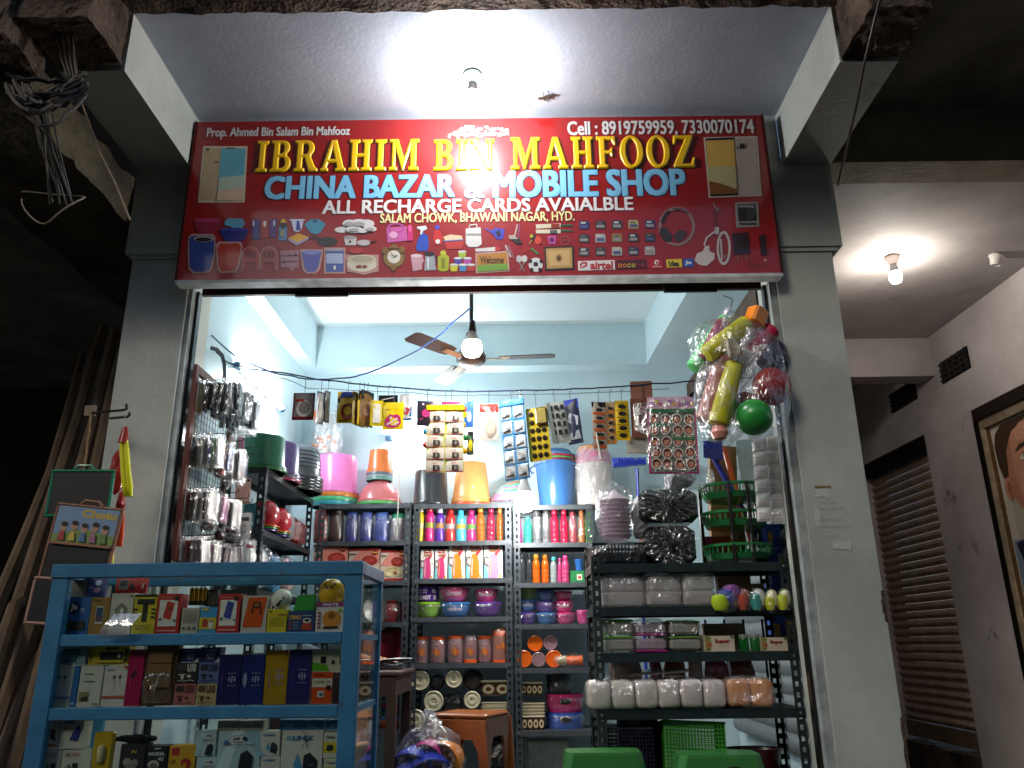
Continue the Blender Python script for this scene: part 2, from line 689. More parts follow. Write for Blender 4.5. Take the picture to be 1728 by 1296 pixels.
# --- porch: ceiling slab, its broken front lip, two side beams
g = MB()
g.box(-1.735, 1.50, 2.97, 3.80, ZP, ZP + .15, M_PORCH)
part(g, 'porch_ceiling')
g = MB()
rough_block(g, -2.6, 1.78, 2.70, 2.965, ZP - .02, ZP + .25, M_RAW, (140, 8, 6), .011, 3)
part(g, 'broken_slab_edge')
for sgn, xi, xo in ((-1, -1.735, -2.03), (1, 1.50, 1.765)):
    g = MB()
    a, b = min(xi, xo), max(xi, xo)
    g.box(a, b, 2.98, 3.80, 3.83, ZP + .12, M_PILLAR)
    part(g, 'porch_beam')
    g = MB()
    rough_block(g, a + .006, b - .006, 2.66, 2.975, 3.84, ZP + .12, M_RAW, (18, 18, 18), .022, sgn)
    part(g, 'broken_beam_end')

# --- pillars, with the thicker band near the top
for a, b, c, d in ((-2.0, -1.69, -2.035, -1.70), (1.392, 1.70, 1.40, 1.755)):
    g = MB()
    g.box(a, b, 3.80, 4.12, 0, 3.30, M_PILLAR)
    part(g, 'pillar')
    g = MB()
    g.box(c, d, 3.78, 4.12, 3.325, 3.829, M_PILLAR)
    g.box(c + .03, d - .02, 3.79, 4.11, 3.301, 3.324, M_PILLAR)
    part(g, 'pillar_head')
# chipped corner of the right pillar
for z0, z1, seed in ((1.42, 1.56, 2), (.55, 1.02, 5)):
    g = MB()
    n = 9
    g.grid(4, n, lambda u, v: Vector((1.703 - .028 * u * (.4 + .9 * abs(noise.noise(Vector((v * 4, seed, 0))))), 3.797, z0 + (z1 - z0) * v)), M_RAW, False)
    g.grid(4, n, lambda u, v: Vector((1.7035, 3.798 + .05 * u, z0 + (z1 - z0) * v)), M_RAW, False)
    part(g, 'chipped_plaster')
# scraps of a torn notice on the right pillar
g = MB()
loc = PY(1405, 870, 3.798)
ns = thing('torn_notice', 'faded scraps of a torn paper notice on the right pillar', 'notice', loc)
g = MB()
for (x0, x1, z0, z1) in ((-.07, .0, .085, .13), (-.02, .07, -.16, -.12), (-.085, -.06, -.05, .04)):
    g.grid(8, 5, lambda u, v: Vector((x0 + (x1 - x0) * u + .016 * noise.noise(Vector((v * 5, u * 3, x0 * 40))), -.001 - .0005 * noise.noise(Vector((u * 5, v * 5, 2))), z0 + (z1 - z0) * v + .016 * noise.noise(Vector((u * 5, v * 3, z0 * 30))))), 'k:#b9bcb6', False)
g.build('paper_scrap', ns, kind='stuff')
m2 = MB()
rows = [('Rooms', .06, .09), ('TO LET  2 BHK', .03, .14), ('enquire in shop', -.02, .12), ('single family only', -.055, .16), ('call owner', -.10, .07)]
decals(m2, [('r', -.07, .135, .01, .143, 'k:#8a7a3c')] + [('l', [(-.06, z), (-.06 + wd * .8, z)], .004, 'k:#7b807d' if i % 2 == 0 else 'k:#969b98') for i, (s, z, wd) in enumerate(rows[:0])] + [('q', -.06, z, -.06 + wd * .9, z + .008, 'k:#8d928f') for s, z, wd in rows], lambda u, v, l: (u, -.003 - .0005 * l, v))
m2.build('faded_lines', ns, kind='stuff')

# --- room: walls, beams, ceiling
g = MB()
g.box(-1.90, -1.72, 4.12, 6.42, FZ, 3.86, M_ROOM)
part(g, 'side_wall')
g = MB()
g.box(-1.90, 1.80, 6.30, 6.42, FZ, 3.86, M_ROOM)
part(g, 'rear_wall')
g = MB()
g.box(-1.90, 1.80, 3.90, 6.42, 3.86, 3.95, M_RCEIL)
part(g, 'room_ceiling')
g = MB()
g.box(-1.719, 1.60, 6.13, 6.299, 3.50, 3.859, M_ROOM)
part(g, 'ceiling_beam')
g = MB()
g.box(-1.719, -1.60, 4.13, 6.128, 3.50, 3.858, M_ROOM)
part(g, 'ceiling_beam')
g = MB()
g.add([(1.16, 4.13, 3.5), (1.60, 4.13, 3.5), (1.60, 6.128, 3.5), (1.10, 6.128, 3.5), (1.16, 4.13, 3.858), (1.60, 4.13, 3.858), (1.60, 6.128, 3.858), (1.10, 6.128, 3.858)],
      [(0, 1, 2, 3), (4, 5, 6, 7), (0, 1, 5, 4), (1, 2, 6, 5), (2, 3, 7, 6), (3, 0, 4, 7)], M_ROOM)
part(g, 'ceiling_beam')
g = MB()
g.box(1.62, 1.80, 4.13, 6.29, FZ, 3.858, M_ROOM)
part(g, 'side_wall')
# facade wall above the pillar heads, and the lintel behind the sign
g = MB()
g.box(-1.733, 1.498, 3.801, 3.905, 3.831, 4.149, M_PILLAR)
part(g, 'facade_wall')
g = MB()
g.box(-1.685, 1.388, 3.91, 4.10, 3.30, 4.10, M_PILLAR)
part(g, 'lintel')
# white jamb strips and black rubber guide channels of the front shutter
for sgn, x in ((-1, -1.689), (1, 1.391)):
    g = MB()
    g.box(min(x, x - sgn * (.038 if sgn > 0 else .022)), max(x, x - sgn * (.038 if sgn > 0 else .022)), 3.815, 3.90, FZ, 3.14, 'd:#9aa09d')
    part(g, 'door_jamb')
    g = MB()
    x2 = x - sgn * (.039 if sgn > 0 else .023)
    g.box(min(x2, x2 - sgn * .016), max(x2, x2 - sgn * .016), 3.86, 3.90, FZ, 3.14, 'p:#15130f')
    part(g, 'shutter_guide')
# rolled-up front shutter: only its bottom rail hangs below the sign
rs = thing('rolled_shutter', 'dark brown bottom rail of the rolled-up front shutter under the red sign', 'shutter', (0, 3.88, 3.158))
g = MB()
g.box(-1.64, 1.33, -.012, .012, -.035, .05, 'm:#2b211b')
g.build('bottom_rail', rs)
for x in (-1.0, .95):
    g = MB()
    g.box(x - .14, x + .14, -.03, -.013, -.055, -.01, 'm:#171412')
    g.build('lock_plate', rs)
g = MB()
g.box(-1.64, 1.33, -.008, .008, .052, .16, 'm:#3a2d25')
g.build('slat', rs)

# --- closed side shutter, its roller axle and cables along the right wall
ss = thing('side_roller_shutter', 'grey corrugated side shutter with a brown box and black roller axle above it', 'shutter', (1.55, 5.1, FZ))
sl = None
NS = 22
sm_ = MB()
prof = [(-.0, 0), (-.022, .02), (-.03, .05), (-.022, .08), (0, .10)]
sm_.add([(x, y, z) for y in (-.95, .95) for x, z in prof], [(i, i + 1, i + 6, i + 5) for i in range(4)], 'm:#8d9496', True)
for i in range(NS):
    if sl is None:
        sl = sm_.build('slat', ss, (0, 0, .3 + i * .101))
    else:
        c = sl.copy()
        COL.objects.link(c)
        c.location.z = .3 + i * .101
g = MB()
g.box(-.16, -.02, -.95, .95, 2.62, 2.84, 'o:#4a3a2b')
g.build('shutter_box', ss)
g = MB()
g.tube([(-.19, -.80, 2.585), (-.19, .95, 2.585)], .042, 'm:#2a2b2d', 12)
g.build('roller_axle', ss)
for y in (-.25, .5):
    g = MB()
    g.tube([(-.19, y, 2.585), (-.19, y + .16, 2.585)], .066, 'm:#1d1e20', 12)
    g.build('axle_collar', ss)
g = MB()
g.box(-.20, -.17, -.72, -.60, 2.58, 2.72, 'm:#8c877c')
g.build('bracket', ss)

# ================================================================== passage building on the right
pas = thing('passage_building', 'dim grey-lilac passage beyond the right pillar with vents and closed shutter', 'building', (2.8, 4.0, 0))
XW = 3.68
g = MB()
g.box(1.775, 6.0, 2.5, 3.80, 4.18, 4.32, M_SOOT)
part(g, 'canopy_slab', pas)
g = MB()
g.box(1.76, 6.0, 3.802, 4.02, 3.845, 4.50, M_BEAM)
part(g, 'front_beam', pas)
g = MB()
g.box(1.705, 6.0, 4.021, 6.60, 3.87, 3.97, M_PASSC)
part(g, 'passage_ceiling', pas)
g = MB()
g.box(1.81, XW, 6.58, 6.80, 3.515, 3.869, M_PASSC)
part(g, 'cross_beam', pas)
g = MB()
g.box(1.81, 6, 6.801, 11, 3.90, 4.0, M_PASSC)
part(g, 'passage_ceiling', pas)
YA, YB, YC, YD = 5.0, 6.16, 6.93, 8.32       # door bay, wall strip, shutter bay
ZS = 3.08
g = MB()
g.box(XW, XW + .25, 3.9, 11, ZS, 3.899, M_PASSW)
part(g, 'side_wall', pas)
g = MB()
g.box(XW, XW + .25, YB, YC, 0, ZS - .001, M_PASSW)
part(g, 'wall_pier', pas)
g = MB()
g.box(XW, XW + .25, YD, 11, 0, ZS - .001, M_PASSW)
part(g, 'wall_pier', pas)
g = MB()
g.box(1.81, XW + .2, 11.0, 11.2, 0, 3.9, M_PASSW)
part(g, 'end_wall', pas)
g = MB()
g.box(1.81, 1.93, 4.5, 11, 0, 3.868, M_PASSW)
part(g, 'side_wall', pas)
g = MB()
g.box(XW + .15, XW + .25, 4.0, YB, 0, .62, M_PASSW)
part(g, 'threshold', pas)
# ventilators: dark openings with cobwebbed lattice bars
for px in ((1505, 648, 1545, 690), (1590, 593, 1634, 640)):
    p0, p1 = PX(px[0], px[3], XW), PX(px[2], px[1], XW)
    y0, y1 = min(p0.y, p1.y), max(p0.y, p1.y)
    z0 = PX((px[0] + px[2]) / 2, px[3], XW).z + .015
    z1 = PX((px[0] + px[2]) / 2, px[1], XW).z - .015
    g = MB()
    g.box(XW - .004, XW - .001, y0, y1, z0, z1, 'o:#0b0a09')
    v = part(g, 'ventilator', pas)
    g = MB()
    for i in range(5):
        yy = y0 + (y1 - y0) * (i + .5) / 5
        g.box(XW - .012, XW - .0045, yy - .012, yy + .012, z0, z1, 'o:#2a2622')
    for i in range(4):
        zz = z0 + (z1 - z0) * (i + .5) / 4
        g.box(XW - .016, XW - .0125, y0, y1, zz - .008, zz + .008, 'o:#2e2a26')
    g.build('lattice', v)
# closed brown roller shutter of the passage shop
shu = thing('roller_shutter', 'closed brown roller shutter in the dim passage on the right', 'shutter', (XW + .11, (YC + YD) / 2, .45))
hw = (YD - YC) / 2
g = MB()
pr = [(0, 0), (-.016, .012), (-.028, .035), (-.024, .055), (-.006, .068), (0, .0745)]
g.add([(x, y, z) for y in (-hw, hw) for x, z in pr], [(i, i + 1, i + 7, i + 6) for i in range(5)], 'd:#b39c89', True)
s0 = g.build('slat', shu, (0, 0, .16))
for i in range(1, 31):
    c = s0.copy()
    COL.objects.link(c)
    c.location.z = .16 + i * .0752
g = MB()
g.box(-.03, .0, -hw, hw, .02, .155, 'd:#75614f')
g.build('bottom_rail', shu)
g = MB()
g.box(-.10, .1, -hw, hw, 2.50, 2.63, 'o:#120f0c')
g.build('shutter_box', shu)
g = MB()
rough_block(g, XW - .02, XW + .2, YC, YD, 0, .44, M_RAW, (3, 10, 4), .02, 9)
part(g, 'worn_step', pas)
# door bay nearer to us: iron guide, beige frame, dark lintel, portrait poster
dfr = thing('door_frame', 'beige wooden door frame with black iron guide around the portrait poster', 'door frame', (XW, YB, .62))
g = MB()
g.box(-.004, .02, -.032, -.001, -.6, 2.36, 'm:#15110d')
g.build('iron_guide', dfr)
g = MB()
g.box(.022, .12, -.085, -.033, -.6, 2.34, 'd:#b3a184')
g.build('door_post', dfr)
g = MB()
g.box(.035, .12, -.105, -.086, -.6, 2.30, 'd:#6d4f2c')
g.build('wooden_strip', dfr)
g = MB()
g.box(-.002, .2, -1.4, -.002, 2.365, 2.455, 'o:#231a14')
g.build('lintel', dfr)
g = MB()
g.box(.02, .2, -1.4, -.034, 2.29, 2.364, 'd:#8f8069')
g.build('top_rail', dfr)
# poster: generic close-cropped man, drawn flat
po = thing('portrait_poster', 'large advertising poster of a short-haired man beside the door frame', 'poster', (XW + .055, YB - .108, .75))
PW, PH = 1.30, 2.155
g = MB()
g.box(0, .012, -PW, 0, 0, PH, 'k:#d8d2c4')
g.build('poster_sheet', po)
g = MB()


def UP(u, v, l):      # u metres along the sheet, v height above the shop street
    return (-.001 - .0008 * l, -u, v - .75)


skin, hair = 'k:#c98f72', 'k:#4a3626'
decals(g, [
    ('r', .015, .76, 1.29, 2.03, 'k:#7c8ea6'), ('r', .015, 2.03, 1.29, 2.90, 'k:#cfc8ba'), ('r', .09, 2.03, .2, 2.4, 'k:#b9b2a4'),
    ('p', [(.05, 2.01), (.24, 2.03), (.24, 1.84), (.14, 1.74)], 'k:#23263a'), ('p', [(.24, 2.03), (.30, 2.035), (.30, 1.85), (.24, 1.84)], 'k:#b79a2e'),
    ('p', [(.13, 2.34), (.11, 2.5), (.14, 2.70), (.25, 2.84), (.6, 2.89), (1.28, 2.89), (1.28, 2.04), (.45, 2.04), (.28, 2.14)], skin),
    ('p', [(.03, 2.60), (.02, 2.74), (.06, 2.84), (.16, 2.895), (.6, 2.895), (.36, 2.85), (.22, 2.77), (.155, 2.68), (.135, 2.52), (.10, 2.45), (.06, 2.50)], hair),
    ('p', [(.14, 2.36), (.13, 2.5), (.16, 2.68), (.22, 2.76), (.20, 2.5), (.26, 2.25), (.36, 2.10), (.29, 2.15)], 'k:#b97f63'), ('e', .44, 2.78, .20, .06, 'k:#d49d80'), ('e', .34, 2.42, .10, .09, 'k:#d0967a'), ('e', .345, 2.43, .06, .05, 'k:#d69c82'),
    ('e', .105, 2.41, .05, .085, skin), ('e', .115, 2.41, .026, .05, 'k:#a86a50'),
    ('p', [(.26, 2.65), (.33, 2.70), (.47, 2.705), (.47, 2.68), (.34, 2.672)], hair), ('e', .37, 2.60, .055, .022, 'k:#e9e2d8'), ('e', .375, 2.60, .022, .021, 'k:#4d5f57'),
    ('p', [(.31, 2.612), (.37, 2.634), (.43, 2.612), (.37, 2.622)], hair), ('p', [(.52, 2.60), (.60, 2.42), (.66, 2.38), (.54, 2.37)], 'k:#b87e62'), ('p', [(.46, 2.24), (.60, 2.27), (.76, 2.24), (.60, 2.21)], 'k:#a8604e'),
    ('r', .05, 1.40, .13, 1.52, 'k:#e8e6df'), ('p', [(.30, .9), (.55, 1.35), (1.28, 1.45), (1.28, .78), (.30, .78)], 'k:#5b2a24')], UP)
g.build('printed_portrait', po)

# ================================================================== dark neighbour on the left
nb = thing('dark_building', 'unlit building on the far left with a broken olive beam and loose wires', 'building', (-2.6, 4.0, 0))
g = MB()
g.box(-14, -2.06, 9.0, 9.2, 0, 5.5, M_DARKW)
part(g, 'wall', nb)
g = MB()
rough_block(g, -2.62, -2.05, 2.85, 5.19, 3.52, 3.78, M_OLD, (16, 46, 8), .022, 21)
part(g, 'broken_beam', nb)
g = MB()
g.box(-14, -2.64, 2.2, 2.6, 3.95, 4.6, M_OLD)
part(g, 'olive_beam', nb)
g = MB()
g.box(-14, -2.05, 2.60, 8.99, 4.30, 4.5, M_SOOT)  # slab run far back so that it shades the alley
part(g, 'slab', nb)
g = MB()
rough_block(g, -2.35, -2.04, 2.62, 2.90, 3.72, 4.4, M_RAW, (14, 14, 20), .025, 31)
part(g, 'broken_column_stub', nb)

# tangled cables hanging in front of it
rnd = random.Random(3)
for i, (n, lbl) in enumerate((('cable_bundle', 'tangle of old cables sagging in loops under the dark left eave'), ('cable_bundle', 'thin loose cable hanging in a wide ring below the dark tangle'))):
    g = MB()
    if i == 0:
        for k in range(22):
            a = PY(rnd.uniform(8, 45), rnd.uniform(118, 165), 2.75)
            b = PY(rnd.uniform(120, 148), rnd.uniform(120, 165), 2.80)
            s = rnd.uniform(.06, .20)
            g.tube([a.lerp(b, t) + Vector((0, -.05 * math.sin(t * 3.1) * rnd.random(), -s * (1 - (2 * t - 1) ** 2))) for t in [j / 10 for j in range(11)]], rnd.uniform(.006, .011), 'd:#2f2a25' if k % 3 else 'd:#1a1715', 5)
        for k in range(9):
            a = PY(rnd.uniform(40, 90), rnd.uniform(165, 195), 2.78)
            b = PY(rnd.uniform(80, 125), rnd.uniform(320, 350), 2.9)
            g.tube([a, a.lerp(b, .4) + Vector((rnd.uniform(-.02, .03), 0, -.02)), b], .004, 'd:#2c2722', 5)
        for k in range(4):
            a, b = PY(60 + 14 * k, -12, 2.75), PY(115 + 5 * k, 130, 2.8)
            g.tube([a, a.lerp(b, .5) + Vector((.02, 0, -.03)), b], .006, 'd:#3d362d', 5)
    else:
        c = PY(85, 345, 2.9)
        g.tube([c + Vector((.12 * math.cos(t) + .02 * math.sin(2.3 * t), .03 * math.sin(t * 1.7), .075 * math.sin(t) + .02 * math.cos(1.9 * t))) for t in [-3.4 + 6.0 * j / 22 for j in range(23)]], .0035, 'd:#7a6d5a', 5)
    g.build(n, None, label=lbl, cat='cable')
a = [PY(x, y, 2.9) for x, y in ((122, 120), (140, 180), (165, 250), (195, 310), (220, 372))]
MB().tube(a, .004, 'd:#6e5c48', 5).build('loose_cable', label='thin brown cable drooping past the broken beam to the left pillar', cat='cable')
a = [PY(x, y, Y) for x, y, Y in ((1487, -10, 2.5), (1470, 60, 2.6), (1458, 110, 2.75), (1445, 180, 3.0), (1432, 235, 3.3), (1420, 285, 3.6), (1414, 312, 3.765))]
MB().tube(a, .006, 'd:#2a2622', 6).build('hanging_cable', label='dark cable hanging from above past the right porch beam', cat='cable')

# bamboo and timber poles leaning behind the left pillar
poles = [((143, 597), (88, 796), (0, 1010), .032), ((178, 552), (109, 787), (28, 1037), .040), ((198, 560), (143, 780), (55, 1060), .042), ((207, 590), (166, 780), (92, 1060), .040),
         ((100, 980), (60, 1120), (14, 1260), .036), ((128, 985), (95, 1130), (62, 1270), .038), ((30, 1000), (8, 1070), (-25, 1180), .034)]
plab = ['leftmost thin timber pole leaning highest behind the slates', 'second leaning timber pole, thick and knotty, behind the green slate', 'third leaning timber pole, dark brown, near the hook bracket',
        'leaning pole nearest to the left pillar, half hidden', 'short leaning pole left of the blue counter', 'leaning pole right beside the blue counter edge', 'pole cut off by the left edge of the photo']
for i, (p, lbl) in enumerate(zip(poles, plab)):
    Y0 = 4.35 - .06 * i
    a, b, c = PY(*p[0], Y0 + .15), PY(*p[1], Y0), PY(*p[2], Y0 - .12)
    d = (c - b)
    e = c + d * max(0, (c.z - .02) / -d.z) if d.z < 0 else c
    pts = [a, a.lerp(b, .33), a.lerp(b, .66), b, b.lerp(c, .5), c, c.lerp(e, .5), e]
    pts = [q + noise.noise_vector(q * 3) * .012 for q in pts]
    if i in (4, 5, 6):
        pts[0] = pts[0] + Vector((0, .1, 0))
    MB().tube(pts, [p[3] * (.8 + .06 * k + .1 * rnd.random()) for k in range(len(pts))], 'o:#6b5844', 9).build('timber_pole', label=lbl, cat='pole', group='timber poles leaning by the left pillar')

# unseen dark houses added across the street for the glass and sign to mirror
op = thing('street_building', 'dark row of houses across the street, out of view', 'building', (0, -9, 0))
g = MB()
g.box(-25, 25, -12, -9, 0, 9.0, M_DARKW)  # height chosen to keep sky glare off the sign
part(g, 'wall', op)
g = MB()
for k in range(9):
    g.box(-22 + k * 5, -19.4 + k * 5, -8.99, -8.95, .1, 2.6, 'm:#3a2f28')
part(g, 'closed_shutters', op)

# ================================================================== THE SIGN BOARD
YS = 3.72
s0 = PY(820, 471, YS)
SX0, SX1, SZ0, SZ1 = -1.712, 1.388, 3.137, 4.098
sign = thing('shop_sign', 'wide red shop sign with yellow and blue lettering and product pictures', 'sign', (0, YS, SZ0))
g = MB()
g.box(SX0, SX1, 0, .05, 0, SZ1 - SZ0, 's:#8c1210')
g.build('sign_panel', sign)
g = MB()
g.box(SX0 - .006, SX1 + .006, -.012, .06, -.018, -.001, 'd:#b9bdbc')
g.box(SX0 - .012, SX0 - .001, -.008, .06, 0, SZ1 - SZ0, 'm:#4a1512')
g.box(SX1 + .001, SX1 + .012, -.008, .06, 0, SZ1 - SZ0, 'm:#4a1512')
g.build('sign_frame', sign)


def SU(x, y, l):
    p = PY(x, y, YS)
    return (p.x, -.0012 - .0006 * l, p.z - SZ0)


def bbox_text(name, s, x0, y0, x1, y1, spec, bold, outline=None, step=0):
    """a line of lettering filling a box on the sign"""
    c = (x0 + x1) / 2
    zl, zh = PY(c, y1, YS).z - SZ0, PY(c, y0, YS).z - SZ0
    xa, xb = PY(x0, (y0 + y1) / 2, YS).x, PY(x1, (y0 + y1) / 2, YS).x
    mb = MB()
    v, f = text_geo(s, 0.)
    t = bold * (zh - zl) / .7      # weight of the strokes: stacked copies, each a hair in front of the last
    D = ((1, -.7), (-1, .7), (1, .7), (-1, -.7))
    if outline:
        for k, (ex, ez) in enumerate(D):
            mb.add([(xa + ex * (t + .0035) + (xb - xa) * a, -.0010 - .0003 * k, zl + ez * (t + .0045) + (zh - zl) * b) for a, b in v], f, outline)
    for k, (ex, ez) in enumerate(D + ((0, 0),)):
        mb.add([(xa + ex * t + (xb - xa) * a, -.0024 - .0003 * k, zl + ez * t + (zh - zl) * b) for a, b in v], f, spec)
    return mb.build(name, sign)


bbox_text('lettering', 'Prop. Ahmed Bin Salam Bin Mahfooz', 350, 215, 590, 234, 's:#d9d3d0', .016)
bbox_text('lettering', '\ufdfd', 757, 212, 858, 233, 's:#f4f0ea', .012)
bbox_text('lettering', 'Cell : 8919759959, 7330070174', 958, 204, 1272, 230, 's:#e4dedb', .018)
bbox_text('lettering', 'CHINA BAZAR', 449, 297, 766, 334, 's:#7fc0e0', .034, 's:#232a5c')
bbox_text('lettering', '&', 785, 304, 817, 334, 's:#c9dbe4', .03, 's:#232a5c')
bbox_text('lettering', 'MOBILE SHOP', 834, 288, 1155, 331, 's:#7fc0e0', .034, 's:#232a5c')
bbox_text('lettering', 'ALL RECHARGE CARDS AVAIALBLE', 545, 336, 1068, 358, 's:#e9e2df', .026)
bbox_text('lettering', 'SALAM CHOWK, BHAWANI NAGAR, HYD.', 642, 359, 969, 377, 's:#f0e6a2', .014)


# the yellow bevelled serif capitals
def bowl(cx, cy, rx, ry, a0, a1, n=12):
    return ell(cx, cy, rx, ry, n, a0, a1)


GL = {
    'I': (.44, [[(0, 0), (.44, 0), (.44, .1), (.33, .14), (.33, .86), (.44, .9), (.44, 1), (0, 1), (0, .9), (.11, .86), (.11, .14), (0, .1)]]),
    'H': (.86, [[(0, 0), (.4, 0), (.4, .1), (.31, .13), (.31, .44), (.55, .44), (.55, .13), (.46, .1), (.46, 0), (.86, 0), (.86, .1), (.77, .13), (.77, .87), (.86, .9), (.86, 1), (.46, 1), (.46, .9), (.55, .87), (.55, .56), (.31, .56), (.31, .87), (.4, .9), (.4, 1), (0, 1), (0, .9), (.09, .87), (.09, .13), (0, .1)]]),
    'M': (1.12, [[(0, 0), (.32, 0), (.32, .1), (.24, .13), (.24, .7), (.48, 0), (.56, 0), (.8, .7), (.8, .13), (.72, .1), (.72, 0), (1.12, 0), (1.12, .1), (1.02, .13), (1.02, .87), (1.12, .9), (1.12, 1), (.78, 1), (.56, .4), (.34, 1), (0, 1), (0, .9), (.1, .87), (.1, .13), (0, .1)]]),
    'N': (.94, [[(0, 0), (.32, 0), (.32, .1), (.24, .13), (.24, .68), (.68, 0), (.86, 0), (.86, .87), (.94, .9), (.94, 1), (.62, 1), (.62, .9), (.7, .87), (.7, .36), (.3, 1), (0, 1), (0, .9), (.1, .87), (.1, .13), (0, .1)]]),
    'A': (.95, [[(0, 0), (.3, 0), (.3, .1), (.24, .12), (.29, .27), (.58, .27), (.62, .12), (.55, .1), (.55, 0), (.95, 0), (.95, .1), (.88, .12), (.58, 1), (.36, 1), (.07, .12), (0, .1)], [(.33, .39), (.54, .39), (.435, .74)]]),
    'F': (.76, [[(0, 0), (.42, 0), (.42, .1), (.32, .13), (.32, .44), (.5, .44), (.54, .36), (.6, .36), (.6, .64), (.54, .64), (.5, .56), (.32, .56), (.32, .88), (.56, .88), (.66, .72), (.74, .72), (.72, 1), (0, 1), (0, .9), (.1, .87), (.1, .13), (0, .1)]]),
    'Z': (.82, [[(0, 0), (.78, 0), (.82, .3), (.74, .3), (.66, .12), (.34, .12), (.8, .92), (.8, 1), (.06, 1), (.02, .72), (.1, .72), (.2, .88), (.48, .88), (0, .08)]]),
    'O': (.9, [ell(.45, .5, .45, .52, 28), ell(.45, .5, .21, .40, 24)]),
    'B': (.78, [[(0, 0), (.46, 0)] + bowl(.46, .27, .31, .27, -85, 62) + bowl(.42, .77, .29, .23, -50, 88) + [(.42, 1), (0, 1), (0, .9), (.1, .87), (.1, .13), (0, .1)],
                [(.32, .12)] + bowl(.42, .28, .14, .16, -88, 88, 8) + [(.32, .44)], [(.32, .58)] + bowl(.40, .74, .10, .15, -88, 88, 8) + [(.32, .89)]]),
    'R': (.9, [[(0, 0), (.42, 0), (.42, .1), (.32, .13), (.32, .43), (.40, .43), (.58, 0), (.9, 0), (.9, .1), (.82, .13), (.63, .47)] + bowl(.44, .735, .31, .265, -45, 88) + [(.44, 1), (0, 1), (0, .9), (.1, .87), (.1, .13), (0, .1)],
               [(.32, .55)] + bowl(.42, .72, .11, .165, -88, 88, 8) + [(.32, .88)]]),
}
GOLD = mat('s:#e8b60c')


def serif_word(word, x0, y0, x1, y1):
    c = (x0 + x1) / 2
    zl, zh = PY(c, y1, YS).z - SZ0, PY(c, y0, YS).z - SZ0
    xa, xb = PY(x0, (y0 + y1) / 2, YS).x, PY(x1, (y0 + y1) / 2, YS).x
    gap = .10
    tot = sum(GL[ch][0] for ch in word) + gap * (len(word) - 1)
    k = (xb - xa) / tot
    H = zh - zl
    x = xa
    sh = MB()
    cu = bpy.data.curves.new('word', 'CURVE')
    cu.dimensions = '2D'
    cu.fill_mode = 'FRONT'
    cu.extrude = .0015
    cu.bevel_depth = .0065
    cu.bevel_resolution = 0
    cu.offset = -.006
    for ch in word:
        wd, loops = GL[ch]
        L2 = [[(x + a * k, zl + b * H) for a, b in l] for l in loops]
        for l in L2:
            sp = cu.splines.new('POLY')
            sp.points.add(len(l) - 1)
            for q, (a, b) in zip(sp.points, l):
                q.co = (a, b, 0, 1)
            sp.use_cyclic_u = True
        x += (wd + gap) * k
        # dark printed drop shadow
        tri = tessellate_polygon([[Vector((a, b, 0)) for a, b in l] for l in L2])
        flat = [q for l in L2 for q in l]
        sh.add([(a + .006, -.0012, b - .006) for a, b in flat], [tuple(t) for t in tri], 's:#3a0d05')
    ob = bpy.data.objects.new('tmp', cu)
    me = bpy.data.meshes.new_from_object(ob)
    mb = MB()
    mb.add([(v.co.x, -.004 - v.co.z * .8, v.co.y) for v in me.vertices], [tuple(p.vertices) for p in me.polygons], GOLD)
    bpy.data.objects.remove(ob)
    bpy.data.meshes.remove(me)
    o = mb.build('lettering', sign)
    sh.build('lettering_shadow', o)


serif_word('IBRAHIM', 433, 237, 707, 290)
serif_word('BIN', 732, 236, 834, 288)
serif_word('MAHFOOZ', 862, 231, 1172, 285)


# ---- printed product pictures, each its own flat print on the panel (coordinates are those of the sign's face as seen)
def pic(items, halo=None):
    mb = MB()
    it = list(items)
    if halo:
        cx = sum(p[0] for p in halo) / len(halo)
        cy = sum(p[1] for p in halo) / len(halo)
        it.insert(0, ('p', [(cx + (a - cx) * 1.0 + (2 if a > cx else -2), cy + (b - cy) * 1.0 + (2 if b > cy else -2)) for a, b in halo], 's:#b98d84'))
    decals(mb, it, SU, 's')
    return mb.build('product_picture', sign)


# phones
pic([('p', [(343, 247), (418, 247), (413, 342), (334, 342)], 's:#c9b9a0'), ('p', [(345, 250), (373, 250), (365, 339), (336, 339)], 's:#b39b76'), ('p', [(374, 251), (415, 251), (410, 339), (366, 339)], 's:#5aa3b5'),
     ('p', [(370, 300), (413, 296), (411, 339), (367, 339)], 's:#a9b8a6'), ('p', [(368, 322), (412, 318), (410, 339), (366, 339)], 's:#c9a98c'), ('e', 351, 253, 2.4, 2.4, 's:#241c14'), ('l', [(383, 251), (398, 251)], 1.6, 's:#2c2c2c'), ('r', 363, 273, 369, 276, 's:#54462f')])
pic([('p', [(1187, 232), (1278, 230), (1285, 331), (1196, 334)], 's:#c7b7a8'), ('p', [(1242, 234), (1276, 233), (1282, 329), (1248, 331)], 's:#a8988c'), ('p', [(1190, 234), (1239, 232), (1245, 330), (1198, 332)], 's:#1a1712'),
     ('p', [(1191, 238), (1238, 236), (1244, 326), (1198, 329)], 's:#c9a04c'), ('p', [(1194, 282), (1241, 280), (1244, 326), (1198, 329)], 's:#b3a878'), ('p', [(1196, 306), (1215, 310), (1243, 320), (1244, 327), (1198, 329)], 's:#7a4a1a'),
     ('r', 1248, 243, 1256, 251, 's:#221d18'), ('l', [(1243, 247), (1245, 253)], 2, 's:#221d18')])
